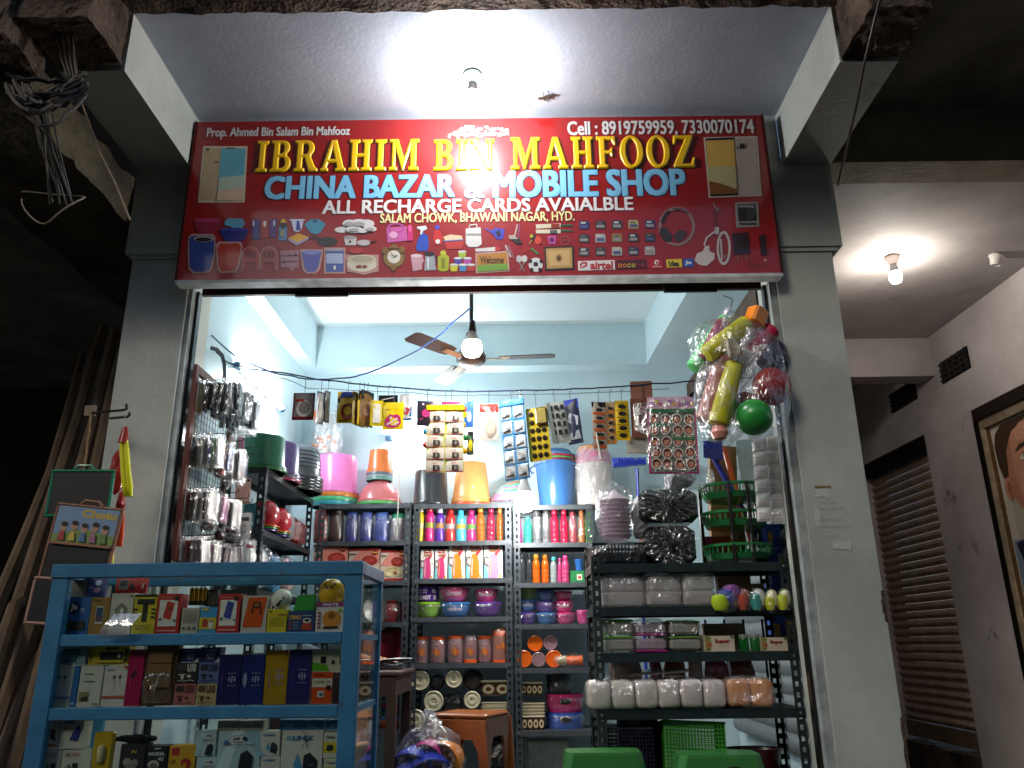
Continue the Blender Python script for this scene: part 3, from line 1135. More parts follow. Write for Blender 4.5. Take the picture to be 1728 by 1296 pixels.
# left rows of household goods
pic([('p', [(327, 371), (334, 369), (366, 369), (372, 372), (368, 386), (360, 394), (338, 394), (331, 386)], 's:#8c2440'), ('e', 350, 372, 22, 4, 's:#a8355a')])
pic([('p', [(370, 388), (421, 388), (413, 404), (406, 408), (383, 408), (377, 402)], 's:#2a2a78'), ('p', [(379, 376), (384, 369), (410, 369), (414, 378), (408, 386), (395, 386), (388, 382), (380, 381)], 's:#5797b0'), ('e', 395, 388, 24, 3.5, 's:#3a3a92')])
pic([('p', [(426, 371), (438, 370), (438, 404), (426, 404)], 's:#33307c'), ('e', 428, 377, 1.6, 5, 's:#c9c4d6')])
pic([('p', [(440, 371), (454, 370), (453, 402), (440, 402)], 's:#992418'), ('e', 447, 378, 2.5, 5, 's:#e4dcd8')])
pic([('p', [(456, 370), (468, 369), (466, 401), (455, 401)], 's:#4c2470'), ('e', 463, 377, 2, 5, 's:#c9c4d6')])
pic([('p', [(471, 383), (485, 383), (484, 406), (470, 406)], 's:#5a82b0'), ('e', 478, 381, 6, 5, 's:#1d1b1a'), ('p', [(473, 376), (478, 369), (485, 376)], 's:#d6b51e'), ('e', 477, 394, 4, 6, 's:#8d9c74')])
pic([('p', [(491, 370), (513, 370), (509, 388), (503, 392), (496, 390)], 's:#cdd3e4'), ('p', [(501, 373), (505, 373), (508, 389), (500, 389)], 's:#27389a'), ('l', [(489, 372), (515, 372)], 1.5, 's:#e6e6ee')])
pic([('p', [(514, 379), (519, 374), (526, 370), (538, 370), (546, 375), (550, 379), (547, 383), (541, 393), (534, 396), (525, 394), (518, 385)], 's:#3989a6'), ('e', 532, 373, 4, 3, 's:#1f5a70')])
pic([('p', [(486, 402), (503, 394), (521, 400), (503, 409)], 's:#dba41c'), ('p', [(486, 402), (503, 409), (521, 400), (521, 404), (501, 415), (488, 407)], 's:#a898b4')])
pic([('e', 553, 408, 17, 8, 's:#171518'), ('l', [(522, 401), (540, 405)], 2, 's:#1d1b1d'), ('l', [(528, 397), (542, 404)], 2, 's:#1d1b1d')])
pic([('p', [(320, 402), (326, 398), (356, 398), (362, 403), (361, 430), (355, 454), (346, 459), (328, 459), (321, 452), (320, 425)], 's:#2d4288'), ('e', 344, 404, 17, 5, 's:#b7aca4'), ('e', 344, 404.5, 14, 3.6, 's:#2a211c')],
    [(320, 402), (326, 397), (357, 397), (362, 403), (361, 430), (355, 455), (346, 459), (328, 459), (320, 452), (319, 425)])
pic([('p', [(367, 416), (373, 411), (403, 411), (407, 416), (401, 447), (397, 457), (375, 458), (369, 452)], 's:#a83018'), ('l', [(366, 420), (371, 416)], 1.5, 's:#c98a78')], [(366, 415), (372, 410), (404, 410), (408, 416), (402, 448), (397, 458), (375, 459), (369, 453)])
for x, c in ((423, 's:#a8362a'), (454, 's:#9c4a42')):
    pic([('p', [(x - 13, 455), (x - 14, 430), (x - 10, 421), (x, 417), (x + 10, 421), (x + 14, 432), (x + 13, 456), (x + 9, 456), (x + 8, 443), (x - 8, 443), (x - 9, 456)], c)] + [('r', x - 9 + 7 * k, 424, x - 5 + 7 * k, 434, 's:#6e1410') for k in range(3)],
        None)
    pic([('l', [(x - 14, 456), (x - 15, 430), (x - 10, 420), (x, 416), (x + 10, 420), (x + 15, 431), (x + 14, 457)], 1.2, 's:#c99a8c')])
pic([('p', [(473, 423), (505, 422), (504, 452), (497, 452), (494, 459), (489, 452), (474, 451)], 's:#a5707c'), ('l', [(474, 432), (504, 431)], 1.2, 's:#5e2c3a'), ('l', [(474, 442), (504, 441)], 1.2, 's:#5e2c3a'), ('e', 489, 431, 3, 1.6, 's:#4a1f2c'), ('e', 480, 442, 2.6, 1.5, 's:#4a1f2c'), ('e', 499, 430, 2.4, 1.5, 's:#4a1f2c')])
pic([('p', [(509, 424), (543, 424), (537, 452), (532, 459), (519, 459), (514, 452)], 's:#4a52a0'), ('e', 526, 426, 16, 4, 's:#7a83bc')], [(508, 423), (544, 423), (538, 453), (532, 460), (519, 460), (513, 453)])
pic([('r', 550, 421, 580, 459, 's:#3c549c'), ('r', 551, 428, 579, 445, 's:#a6b4d0'), ('e', 565, 452, 2, 4, 's:#e6e6e6'), ('r', 551, 421, 579, 425, 's:#8c98bc')], [(549, 420), (581, 420), (581, 460), (549, 460)])
# crockery, pans, casserole
pic([('e', x, y, rx, ry, 's:#d9d5d2') for x, y, rx, ry in ((577, 388, 12, 5), (590, 378, 12, 7), (606, 377, 16, 7), (620, 378, 12, 7), (625, 387, 11, 5), (598, 388, 14, 6), (612, 390, 10, 4))] + [('e', x, y, rx, ry, 's:#a8a4a2') for x, y, rx, ry in ((590, 379, 8, 4), (606, 379, 10, 4), (598, 389, 8, 3), (625, 388, 7, 2.6))])
pic([('p', [(581, 402), (602, 402), (601, 414), (583, 414)], 's:#c9c4c0'), ('e', 591, 401, 11, 3, 's:#9d9894'), ('e', 614, 410, 12, 5, 's:#bdb8b4'), ('e', 591, 408, 2, 2, 's:#2b2624'), ('l', [(624, 410), (636, 407)], 2, 's:#1f1b1a'), ('e', 602, 424, 12, 5, 's:#a82c22')])
pic([('e', 611, 446, 25, 13, 's:#d3cbb4'), ('e', 611, 438, 24, 8, 's:#c7bfa4'), ('e', 611, 437, 19, 5, 's:#a9a188'), ('e', 606, 450, 5, 2.5, 's:#7c2e1c'), ('e', 616, 450, 4, 2, 's:#7c2e1c')], [(585, 432), (637, 432), (637, 456), (612, 462), (588, 456)])
# lunch box, sprays, flask, boxes
pic([('p', [(652, 385), (686, 382), (688, 406), (654, 410)], 's:#c25a9c'), ('h', ell(668, 385, 15, 9, 16), [ell(668, 385, 11, 6, 14)], 's:#b04a8e'), ('e', 664, 397, 7, 6, 's:#e0a2c0'), ('p', [(688, 390), (697, 390), (697, 406), (688, 407)], 's:#c4286e'), ('e', 692, 386, 4, 6, 's:#d84a86')])
pic([('p', [(706, 402), (713, 392), (722, 398), (724, 414), (721, 424), (704, 424), (702, 416)], 's:#274aa8'), ('p', [(704, 383), (719, 381), (721, 387), (714, 390), (712, 396), (709, 396), (710, 388), (704, 386)], 's:#d0d4d6')])
pic([('p', [(733, 391), (738, 384), (743, 391), (747, 400), (746, 413), (733, 413), (731, 402)], 's:#b8241c'), ('e', 738, 384, 4, 4, 's:#3c44a8'), ('e', 739, 408, 4, 4, 's:#dcd8d0')])
pic([('p', [(748, 400), (779, 398), (783, 405), (780, 420), (754, 421)], 's:#b5302a'), ('p', [(748, 400), (760, 396), (779, 398), (781, 404), (752, 407)], 's:#d4bd98'), ('l', [(748, 407), (782, 405)], 1.6, 's:#5d82b8')])
pic([('p', [(786, 386), (811, 384), (813, 412), (806, 417), (791, 417), (786, 411)], 's:#d0cdc8'), ('l', [(791, 388), (793, 380), (804, 379), (806, 387)], 2, 's:#b8b4ae'), ('r', 787, 394, 812, 397, 's:#9a968f')])
# wall clock
pic([('e', 665, 434, 20, 18, 's:#5e3f1a'), ('e', 665, 436, 17, 16, 's:#8a6a34'), ('e', 665, 434, 11, 11, 's:#dcd6c6'), ('p', [(658, 448), (672, 448), (668, 456), (664, 458), (660, 454)], 's:#7a5a28'), ('e', 650, 423, 5, 6, 's:#7a5a28'), ('e', 679, 422, 5, 6, 's:#7a5a28'), ('p', [(655, 420), (665, 411), (676, 420)], 's:#7a5a28'), ('l', [(665, 434), (671, 431)], 1.4, 's:#222222'), ('l', [(665, 434), (660, 428)], 1.4, 's:#222222')])
pic([('p', [(693, 431), (714, 431), (712, 455), (697, 458)], 's:#c99aa4'), ('e', 703, 432, 10, 3, 's:#dcc4c8'), ('p', [(712, 434), (716, 440), (712, 446)], 's:#c99aa4')])
pic([('p', [(718, 432), (733, 430), (736, 456), (716, 457)], 's:#9da0a4'), ('e', 725, 429, 9, 4, 's:#1c1c20'), ('l', [(734, 431), (738, 436), (735, 448)], 2, 's:#1c1c20'), ('r', 721, 435, 724, 455, 's:#d6d8da')])
pic([('p', [(739, 434), (744, 430), (754, 430), (758, 434), (757, 455), (753, 458), (743, 458), (739, 455)], 's:#a8ac20'), ('e', 748, 427, 5, 4, 's:#b8bc34'), ('r', 745, 436, 751, 452, 's:#7a8018')])
for x, y, c in ((780, 430, '#9cb830'), (773, 441, '#4c3a92'), (789, 441, '#b04ca0'), (766, 452, '#c4c024'), (781, 452, '#4a86b8'), (795, 452, '#b03a30')):
    pic([('p', [(x - 7, y - 5), (x + 7, y - 5), (x + 5, y + 6), (x - 5, y + 6)], 's:' + c), ('e', x, y - 5, 7, 2, 's:#d8d8d0')])
pic([('p', [(805, 430), (855, 426), (857, 455), (806, 458)], 's:#b47a2c'), ('p', [(805, 448), (856, 445), (857, 456), (806, 459)], 's:#6f9a38'), ('t', 'Welcome', 810, 445, 850, 433, .02, 's:#3a2410')], [(804, 429), (856, 425), (858, 456), (805, 460)])
# brooms, dustpan, bats, rackets, ball, mat
pic([('p', [(828, 390), (836, 385), (852, 387), (848, 404), (838, 404)], 's:#3a3ca8'), ('l', [(820, 386), (832, 394)], 2, 's:#4a4cc0'), ('p', [(836, 392), (843, 388), (846, 398), (840, 400)], 's:#1c1c30')])
pic([('l', [(873, 379), (868, 401)], 2, 's:#b5aaa2'), ('l', [(877, 379), (874, 406)], 2, 's:#8c4a72'), ('p', [(858, 400), (876, 402), (882, 412), (872, 412)], 's:#2c2422'), ('p', [(858, 398), (868, 397), (874, 404), (860, 404)], 's:#a8988a')])
pic([('p', [(904, 379), (946, 377), (946, 384), (905, 386)], 's:#cfc3a8'), ('p', [(946, 379), (966, 379), (966, 382), (946, 382)], 's:#2c5c40'), ('r', 930, 378, 944, 385, 's:#8a2c1c')])
pic([('p', [(904, 388), (946, 387), (946, 394), (905, 394)], 's:#cfc3a8'), ('p', [(946, 388), (966, 389), (966, 391), (946, 391)], 's:#2c5c40'), ('r', 928, 388, 940, 394, 's:#5a5a5a')])
pic([('e', 900, 401, 5, 6, 's:#1f1a18'), ('e', 908, 406, 6, 7, 's:#c4442c'), ('l', [(893, 412), (898, 405)], 2, 's:#a8863c'), ('e', 897, 399, 3, 3, 's:#a8a020')])
pic([('p', [(924, 398), (939, 398), (937, 412), (926, 412)], 's:#b84a92'), ('e', 931, 405, 4, 4, 's:#5a2450')])
pic([('h', ell(953, 406, 8, 8, 16), [ell(953, 406, 6.6, 6.6, 16)], 's:#8a4a48'), ('e', 953, 406, 2.5, 2.5, 's:#7a3c3a')])
pic([('p', [(802, 420), (835, 417), (846, 421), (835, 424), (803, 425)], 's:#cfc9c4'), ('p', [(835, 415), (848, 420), (836, 426)], 's:#b82c24')])
pic([('l', [(853, 414), (862, 434)], 3, 's:#b9aba4'), ('l', [(858, 414), (867, 436)], 2, 's:#8a6a6a')])
pic([('e', 876, 437, 5, 6, 's:#b9b4b0'), ('e', 885, 437, 5, 6, 's:#c9c4c0'), ('l', [(876, 443), (885, 458)], 1.6, 's:#8a8480'), ('l', [(885, 443), (877, 458)], 1.6, 's:#8a8480')])
pic([('e', 904, 447, 12, 12, 's:#d6d3d0'), ('e', 904, 446, 4, 4, 's:#1c1a1a'), ('e', 895, 441, 3, 3, 's:#1c1a1a'), ('e', 913, 441, 3, 3, 's:#1c1a1a'), ('e', 897, 455, 3, 2.6, 's:#1c1a1a'), ('e', 911, 455, 3, 2.6, 's:#1c1a1a')])
pic([('l', [(884, 426), (894, 420)], 2.4, 's:#a8281c'), ('l', [(896, 419), (908, 429)], 3, 's:#3c8a3a')])
pic([('p', [(918, 417), (968, 415), (969, 455), (920, 457)], 's:#2c2218'), ('p', [(921, 420), (965, 418), (966, 452), (923, 454)], 's:#b58f52'), ('p', [(925, 424), (961, 422), (962, 448), (927, 450)], 's:#c9a468'), ('e', 943, 436, 5, 6, 's:#8a6434'), ('e', 943, 436, 2, 2.5, 's:#3a2814')])
# memory cards
cc = ['#2c2f52', '#3a2c26', '#39343a', '#b0a068', '#2e3152', '#37322f', '#a9a6a4', '#8a7038', '#2b2622', '#35312f', '#3a3534', '#3c3836', '#b0ac9a', '#2c3052', '#a5a2a0']
for k in range(15):
    c, r_ = k % 5, k // 5
    x, y = 977 + c * 27.8, 373 + r_ * 22.5 - c * .4
    pic([('p', [(x, y), (x + 14, y - .4), (x + 17, y + 3), (x + 17, y + 14), (x, y + 14)], 's:' + cc[k]), ('r', x + 2, y + 7, x + 15, y + 12, 's:#8f8a86' if k % 3 else 's:#4a5078'), ('r', x + 3, y + 2, x + 11, y + 5, 's:#6a6460' if k % 2 else 's:#c2beb8')])
# headphones
pic([('h', ell(1142, 382, 31, 33, 28), [ell(1142, 383, 26, 28, 26)], 's:#8c6a66'), ('p', [(1114, 385), (1124, 384), (1134, 398), (1132, 409), (1122, 408), (1113, 396)], 's:#2c1f1f'), ('p', [(1136, 398), (1146, 388), (1158, 390), (1152, 404), (1142, 410)], 's:#3a2626'), ('l', [(1116, 376), (1121, 364), (1129, 356)], 4, 's:#241818'), ('l', [(1135, 353), (1148, 353), (1160, 360)], 4, 's:#5c3a3a')])
# earphones, white charger and cable, battery, black adapter
pic([('l', [(1204, 342), (1207, 352)], 2, 's:#8a7470'), ('l', [(1206, 354), (1208, 375), (1206, 384)], 2, 's:#4a1c18'), ('e', 1211, 354, 2.5, 3.5, 's:#7a6460')])
pic([('p', [(1176, 428), (1186, 424), (1190, 415), (1197, 415), (1197, 424), (1206, 428), (1205, 438), (1192, 449), (1184, 448), (1178, 446), (1172, 440)], 's:#c2b8b4'), ('l', [(1188, 415), (1192, 402), (1202, 394), (1210, 388)], 2.6, 's:#c2b8b4'), ('h', ell(1221, 419, 12, 29, 24), [ell(1221, 419, 8, 24, 22)], 's:#b9afab'), ('l', [(1216, 404), (1218, 440)], 3, 's:#b0a6a2'), ('r', 1206, 384, 1213, 396, 's:#b9afab'), ('e', 1223, 434, 2, 4, 's:#7a6e6a')])
pic([('p', [(1240, 342), (1279, 341), (1281, 383), (1242, 384)], 's:#8d8580'), ('p', [(1244, 345), (1275, 344), (1277, 373), (1246, 374)], 's:#1a1716'), ('t', 'SAMSUNG', 1246, 351, 1272, 346, .03, 's:#b9b4b0'), ('r', 1247, 376, 1276, 380, 's:#4a4440')])
pic([('p', [(1235, 394), (1263, 392), (1266, 428), (1238, 431)], 's:#2a1010'), ('l', [(1245, 431), (1245, 441)], 2, 's:#7a5a50'), ('l', [(1259, 430), (1259, 440)], 2, 's:#7a5a50'), ('p', [(1280, 398), (1292, 396), (1294, 430), (1284, 432)], 's:#2c1210'), ('e', 1291, 440, 2, 2, 's:#b0a49c')])
# network logos
pic([('p', [(975, 441), (1037, 439), (1038, 455), (976, 457)], 's:#dcd6d4'), ('t', 'airtel', 996, 455, 1034, 441, .035, 's:#b01c18'), ('l', [(981, 453), (979, 447), (984, 443), (990, 444), (989, 448), (983, 451)], 2.4, 's:#c0201a')])
mb_ = [('p', [(1040, 440), (1090, 438), (1091, 453), (1041, 455)], 's:#4a0f10')]
pic(mb_ + [('t', ch, 1043 + 7.6 * i, 452, 1049.5 + 7.6 * i, 445, .05, 's:' + c) for i, (ch, c) in enumerate(zip('DOCOMO', ('#c8702a', '#c8702a', '#b0a428', '#b0a428', '#7a2c2c', '#8a3030')))])
pic([('r', 1096, 437, 1118, 454, 's:#b00c10'), ('e', 1108, 443, 4, 4, 's:#e6dcda'), ('e', 1108.6, 443.6, 2, 2.2, 's:#b00c10'), ('t', 'vodafone', 1100, 451.5, 1116, 448.5, .02, 's:#d8c4c2')])
pic([('p', [(1124, 438), (1150, 437), (1151, 451), (1125, 452)], 's:#d6b81c'), ('t', '!dea', 1128, 450, 1146, 440, .04, 's:#2c2814')])
pic([('p', [(1152, 437), (1170, 436), (1171, 450), (1153, 451)], 's:#2a4a9c'), ('t', 'Jio', 1156, 448, 1167, 440, .04, 's:#d8dce6')])
pic([('l', [(1262, 447), (1268, 444), (1276, 448), (1285, 445)], 1, 's:#6e3a16'), ('l', [(1262, 451), (1285, 450)], .8, 's:#6e3a16')])

# ================================================================== LAMPS, FAN, WIRES
def led_bulb(name, label, top, r, h, strength, rgb=(1, .97, .93), holder='p:#d9dcd8', cone=True, cable=None, mount=True):
    """bulb hanging base up; top = where its holder starts"""
    t = thing(name, label, 'lamp', top)
    g = MB()
    if mount:
        g.lathe([(0, 0), (.048, 0), (.05, -.012), (.044, -.02), (.034, -.05), (.024, -.062), (0, -.062)], holder, 18)
    else:
        g.lathe([(0, 0), (.012, 0), (.017, -.012), (.021, -.05), (.024, -.066), (0, -.066)], holder, 14)
    g.build('lamp_holder', t)
    g = MB()
    g.lathe([(.018, -.060), (.026, -.085), (r * .8, -.062 - h * .42)], 'p:#e6e6e2', 18)
    g.build('bulb_base', t)
    g = MB()
    z = -.062 - h * .42
    g.lathe([(r * .8, z), (r, z - h * .22), (r * .97, z - h * .36), (r * .72, z - h * .52), (r * .35, z - h * .57), (0, z - h * .58)], emit(name + '_glow', rgb, strength), 14)
    g.build('glowing_globe', t)
    if cable:
        g = MB()
        g.tube([Vector(q) - Vector(top) for q in cable], .0035, 'p:#2a2d33', 5)
        g.build('cord', t)
    return t


pb = PZ(798, 131, ZP - .001)
led_bulb('porch_lamp', 'white bulb in a round holder on the porch ceiling above the sign', (pb.x, 3.42, ZP - .001), .042, .13, LAMP_PORCH, (.96, .97, 1), 'p:#87918a')
c1 = PY(797, 541, 4.05)
led_bulb('pendant_lamp', 'bright bare bulb hanging in front of the ceiling fan', c1, .056, .15, LAMP_ROOM, (1, .98, .94), 'p:#3a3534', mount=False,
         cable=[c1, c1 + Vector((.003, 0, .08)), c1 + Vector((-.004, 0, .14)), c1 + Vector((.01, 0, .26)), c1 + Vector((.02, 0, .5)), (c1.x + .02, c1.y, 3.858)])
c2 = PY(884, 793, 5.42)
led_bulb('rack_lamp', 'white bulb hanging low in front of the right steel rack', c2, .07, .23, LAMP_RACK, (1, .97, .92), 'p:#b9bcbc', mount=False,
         cable=[c2, c2 + Vector((0, 0, .1)), PY(882, 740, 5.2), PY(880, 700, 4.9), PY(878, 660, 4.345)])
c3 = PZ(1505, 433, 3.869)
led_bulb('passage_lamp', 'small lit bulb in a holder on the passage ceiling', c3, .042, .14, LAMP_PASSAGE, (1, .93, .84), 'p:#a89c96')
# empty holder further right
c4 = PZ(1682, 430, 3.869)
t = thing('empty_lamp_holder', 'empty white lamp holder on the passage ceiling at the right edge', 'lamp holder', c4, (R(14), R(10), 0))
g = MB()
g.lathe([(0, 0), (.05, 0), (.052, -.014), (.044, -.022), (.034, -.07), (.03, -.075), (.026, -.07)], 'p:#d8d2cc', 18)
g.build('holder_cup', t)
g = MB()
g.lathe([(.025, -.068), (.0, -.06)], 'p:#1a1614', 14)
g.build('socket', t)


def tube_lamp(label, a, b, outward, strength):
    a, b = Vector(a), Vector(b)
    t = thing('tube_lamp', label, 'lamp', a)
    d = (b - a)
    out = Vector(outward)
    g = MB()
    u = d.normalized()
    g.tube([out * .012, out * .012 + d], .016, 'd:#dfe3e3', 4)
    g.build('batten', t)
    g = MB()
    g.tube([out * .045 + u * .03, out * .045 + d - u * .03], .0135, emit('tube_glow', (.93, .97, 1), strength), 10)
    g.build('glowing_tube', t)
    for k in (0, 1):
        g = MB()
        q = out * .03 + d * k
        g.tube([q - u * .03, q + u * .03], .022, 'p:#4a6f93', 8)
        g.build('end_cap', t)
    return t


tl0, tl1 = PX(398, 612, -1.715), PX(468, 696, -1.715)
zt = (tl0.z + tl1.z) / 2
tube_lamp('lit tube lamp on the left wall above the green tub', (-1.719, tl0.y - .02, zt), (-1.719, tl1.y, zt), (1, 0, 0), LAMP_TUBE)
q0 = PY(658, 741, 6.295)
tube_lamp('lit tube lamp on the rear wall behind the hanging sachets', (q0.x, 6.298, q0.z), (q0.x + .75, 6.298, q0.z), (0, -1, 0), LAMP_TUBE2)

# ceiling fan
fc = PY(795, 606, 5.0)
fan = thing('ceiling_fan', 'brown three-blade ceiling fan behind the pendant bulb', 'fan', fc)
g = MB()
g.tube([(0, 0, .05), (0, 0, 3.86 - fc.z)], .013, 'm:#241f1c', 8)
g.build('down_rod', fan)
g = MB()
g.lathe([(0, .07), (.04, .065), (.085, .05), (.10, .02), (.10, -.01), (.085, -.03), (.03, -.04), (0, -.042)], 'p:#4a342c', 24)
g.build('motor_housing', fan)
g = MB()
g.lathe([(.0, .19), (.035, .185), (.05, .12), (.0, .10)], 'p:#3a2822', 16)
g.build('canopy_cup', fan)
for tip in ((703, 571), (919, 601), (748, 642)):
    pt = PZ(*tip, fc.z) - fc
    a = math.atan2(pt.y, pt.x)
    L = .56
    g = MB()
    T = Matrix.Rotation(a, 4, 'Z') @ Matrix.Rotation(R(9), 4, 'X')
    poly = [(.19, -.05), (.24, -.06), (L - .03, -.066), (L, -.05), (L, .05), (L - .03, .066), (.24, .06), (.19, .05)]
    n = len(poly)
    g.add([(x, y, z) for z in (-.003, .003) for x, y in poly], [tuple(range(n - 1, -1, -1)), tuple(range(n, 2 * n))] + [(i, (i + 1) % n, n + (i + 1) % n, n + i) for i in range(n)], 'p:#4a332b', False, T)
    b = g.build('blade', fan)
    g = MB()
    g.box(.08, .26, -.025, .025, -.010, -.004, 'g:#b8a896', T)
    g.build('blade_bracket', b)

# wires strung across the shop
YC_ = 4.34


def wire(name, label, pts, Y, r, spec, kink=.006, cat='wire'):
    P = [PY(x, y, Y if not isinstance(Y, (list, tuple)) else Y[i]) for i, (x, y) in enumerate(pts)]
    out = []
    for a, b in zip(P, P[1:]):
        for k in range(6):
            q = a.lerp(b, k / 6)
            out.append(q + noise.noise_vector(q * 11) * kink)
    out.append(P[-1])
    return MB().tube(out, r, spec, 5).build(name, label=label, cat=cat)


wire('lamp_wire', 'dark blue lamp wire sagging from the left wall up to the pendant bulb', [(357, 566), (375, 582), (395, 600), (420, 612), (457, 628), (505, 638), (553, 640), (600, 636), (640, 623), (690, 600), (727, 578), (760, 548), (795, 519)], [4.25] * 4 + [4.3] * 5 + [4.25, 4.2, 4.1, 4.05], .0045, 'p:#2a4a86')
wire('card_wire', 'twisted blue wire strung across the shop above the hanging cards', [(357, 588), (385, 612), (420, 623), (480, 630), (540, 640), (620, 650), (700, 657), (800, 661), (900, 659), (1000, 655), (1060, 651), (1120, 647), (1200, 640), (1302, 636)], YC_, .0045, 'p:#33405c')
wire('card_string', 'thin string below the blue wire from which the hooks hang', [(395, 627), (480, 640), (520, 655), (640, 661), (760, 667), (860, 667), (960, 664), (1060, 660), (1130, 656)], YC_ + .01, .002, 'd:#4a5058')
wire('conduit_pipe', 'bent grey conduit pipe on the left wall over the phone covers', [(356, 587), (366, 590), (375, 600), (379, 614), (380, 632), (377, 645)], 4.2, .012, 'p:#5d6670', 0, cat='pipe')

# gecko on the porch ceiling
gp = PZ(912, 164, ZP)
gk = thing('gecko', 'small brown gecko clinging to the porch ceiling beside the bulb', 'gecko', (gp.x, gp.y, ZP - .004))
bm_pts = [(-.012, .004), (0, 0), (.012, -.004), (.03, -.010), (.048, -.017), (.062, -.024), (.078, -.028), (.092, -.026), (.104, -.020)]
g = MB()
g.tube([(x, y, -.004) for x, y in bm_pts], [.005, .0075, .005, .0078, .0075, .005, .0035, .002, .0008], 'c:#3c2c20', 8)
for bx, by, s in ((.020, -.006, 1), (.020, -.006, -1), (.048, -.017, 1), (.048, -.017, -1)):
    g.tube([(bx, by, -.003), (bx + .004 * s, by + .022 * s, -.005), (bx + .012 * s + .003, by + .034 * s, .001)], [.003, .0024, .0018], 'c:#3c2c20', 5)
    for k in (-1, 0, 1):
        e = (bx + .012 * s + .003, by + .034 * s, .002)
        g.tube([e, (e[0] + .004 * s + .002 * k, e[1] + .003 * s - .003 * k, .002)], .0009, 'c:#54402f', 4)
g.build('body', gk)
for k in (-1, 1):
    g = MB()
    g.lathe([(0, -.0016), (.0013, -.001), (.0016, 0), (.0013, .001), (0, .0016)], 'p:#0c0a08', 8)
    g.build('eye', gk, (-.006 + .001 * k, .002 + .006 * k, -.007))

# ================================================================== STEEL RACKS
def perforated(mb, x0, x1, z0, z1, y, spec, pitch=.05, hole=.024, T=None):
    """a strip in the x-z plane with a row of real holes"""
    a, b = x0 + (x1 - x0) * .32, x0 + (x1 - x0) * .68
    q = lambda p0, p1, r0, r1: mb.add([(p0, y, r0), (p1, y, r0), (p1, y, r1), (p0, y, r1)], [(0, 1, 2, 3)], spec, False, T)
    q(x0, a, z0, z1)
    q(b, x1, z0, z1)
    z = z0
    while z < z1:
        q(a, b, z, min(z1, z + pitch - hole))
        z += pitch


def rack(name, label, loc, W, D, H, levels, spec, rz=0, ry=0, th=.032, lip=.034, pw=.045, tray='m:#5a6066'):
    """slotted-angle rack; loc = front left foot; levels = heights of shelf tops"""
    t = thing(name, label, 'rack', loc, (0, R(ry), R(rz)))
    for i, (x, y) in enumerate(((0, 0), (W, 0), (0, D), (W, D))):
        g = MB()
        sx = 1 if x == 0 else -1
        sy = 1 if y == 0 else -1
        x0, x1 = min(x, x + sx * pw), max(x, x + sx * pw)
        perforated(g, x0, x1, 0, H, y, spec)
        T = Matrix.Translation((x, y, 0)) @ Matrix.Rotation(R(90), 4, 'Z')
        perforated(g, 0 if sy > 0 else -pw, pw if sy > 0 else 0, 0, H, 0, spec, T=T)
        g.build('post', t)
    for z in levels:
        g = MB()
        g.box(.003, W - .003, .003, D - .003, z - .003, z, tray)
        g.box(.003, W - .003, -.003, -.0005, z - lip, z, tray)
        g.box(.003, W - .003, D + .0005, D + .003, z - lip, z, tray)
        g.box(-.003, -.0005, 0, D, z - lip, z, tray)
        g.box(W + .0005, W + .003, 0, D, z - lip, z, tray)
        s = g.build('shelf', t)
        g = MB()
        for x in (.022, W - .022):
            g.lathe([(0, 0), (.006, .001), (.008, .004), (.008, .007)], 'g:#b9bcc0', 8, Matrix.Translation((x, -.009, z - lip * .5)) @ Matrix.Rotation(R(-90), 4, 'X'))
        g.build('bolt', s)
    return t


YR = 5.86                       # front of the rear racks
DR = .34


def zl(px, py, Y=YR):
    return PY(px, py, Y).z


def relay(ys, cx):
    return [zl(cx, y) - FZ for y in ys]


RL = [(530, 690, (850, 913, 980, 1050, 1122, 1232)), (695, 864, (850, 912.5, 976, 1041, 1119, 1233)), (868, 1005, (852, 915.5, 983, 1053, 1127, 1233))]
rl = ['slotted grey steel rack in the rear left corner beside the counter', 'middle slotted steel rack on the rear wall holding bottles and jug boxes', 'right slotted steel rack on the rear wall behind the hanging lamp']
SH, RK = [], []
for (a, b, ys), lb in zip(RL, rl):
    xa, xb = PY(a, 1000, YR).x, PY(b, 1000, YR).x
    lv = relay(ys, (a + b) / 2)
    RK.append(rack('steel_rack', lb, (xa, YR, FZ), xb - xa, DR, lv[0] + .005, lv + [.06], 'm:#4c5258'))
    SH.append([z + FZ for z in lv])
# side rack along the left wall
zt_ = PY(440, 788, 4.62).z
lv = [zt_ - FZ, zt_ - FZ - .36, zt_ - FZ - .70, zt_ - FZ - 1.05]
rack('steel_rack', 'dark slotted rack along the left wall carrying the big tubs', (-1.46, 4.64, FZ), 1.14, .245, lv[0] + .005, lv, 'm:#2e3135', rz=90, tray='m:#33373b')
# the extra middle post of that rack
SIDE_Z = [z + FZ for z in lv]
# right front rack
YF = 4.25
xa, xb = PY(1003, 1080, YF).x, PY(1344, 1080, YF).x
fl = [PY(1150, y, YF).z for y in (950, 1023, 1101, 1197)]
rack('steel_rack', 'dark green slotted rack at the front right full of plastic boxes', (xa, YF, FZ), xb - xa, .36, fl[0] - FZ + .04, [z - FZ for z in fl] + [.25], 'm:#3a4440', lip=.045, tray='m:#2c3a3c')
FR = fl
FX0, FX1 = xa, xb
# rear lattice bars of that rack seen between its shelves
g = MB()
for k in range(9):
    x = xa + .12 + k * .105
    g.box(x, x + .012, YF + .352, YF + .358, fl[3] + .1, fl[1] - .06, 'm:#20282a')
g.build('rack_back_grille', label='thin dark vertical bars behind the front right rack shelves', cat='grille')

# ================================================================== BIG TUBS, BASINS AND BUCKETS ON TOP OF THE RACKS
TUB = [(.5, 0), (.505, .02), (.5, .05), (.465, .07), (.455, .12), (.43, .9), (.41, .97), (.36, 1), (0, 1)]
RIM = [(.44, .3), (.46, .1), (.5, .08), (.505, .03), (.5, 0), (.46, 0)]


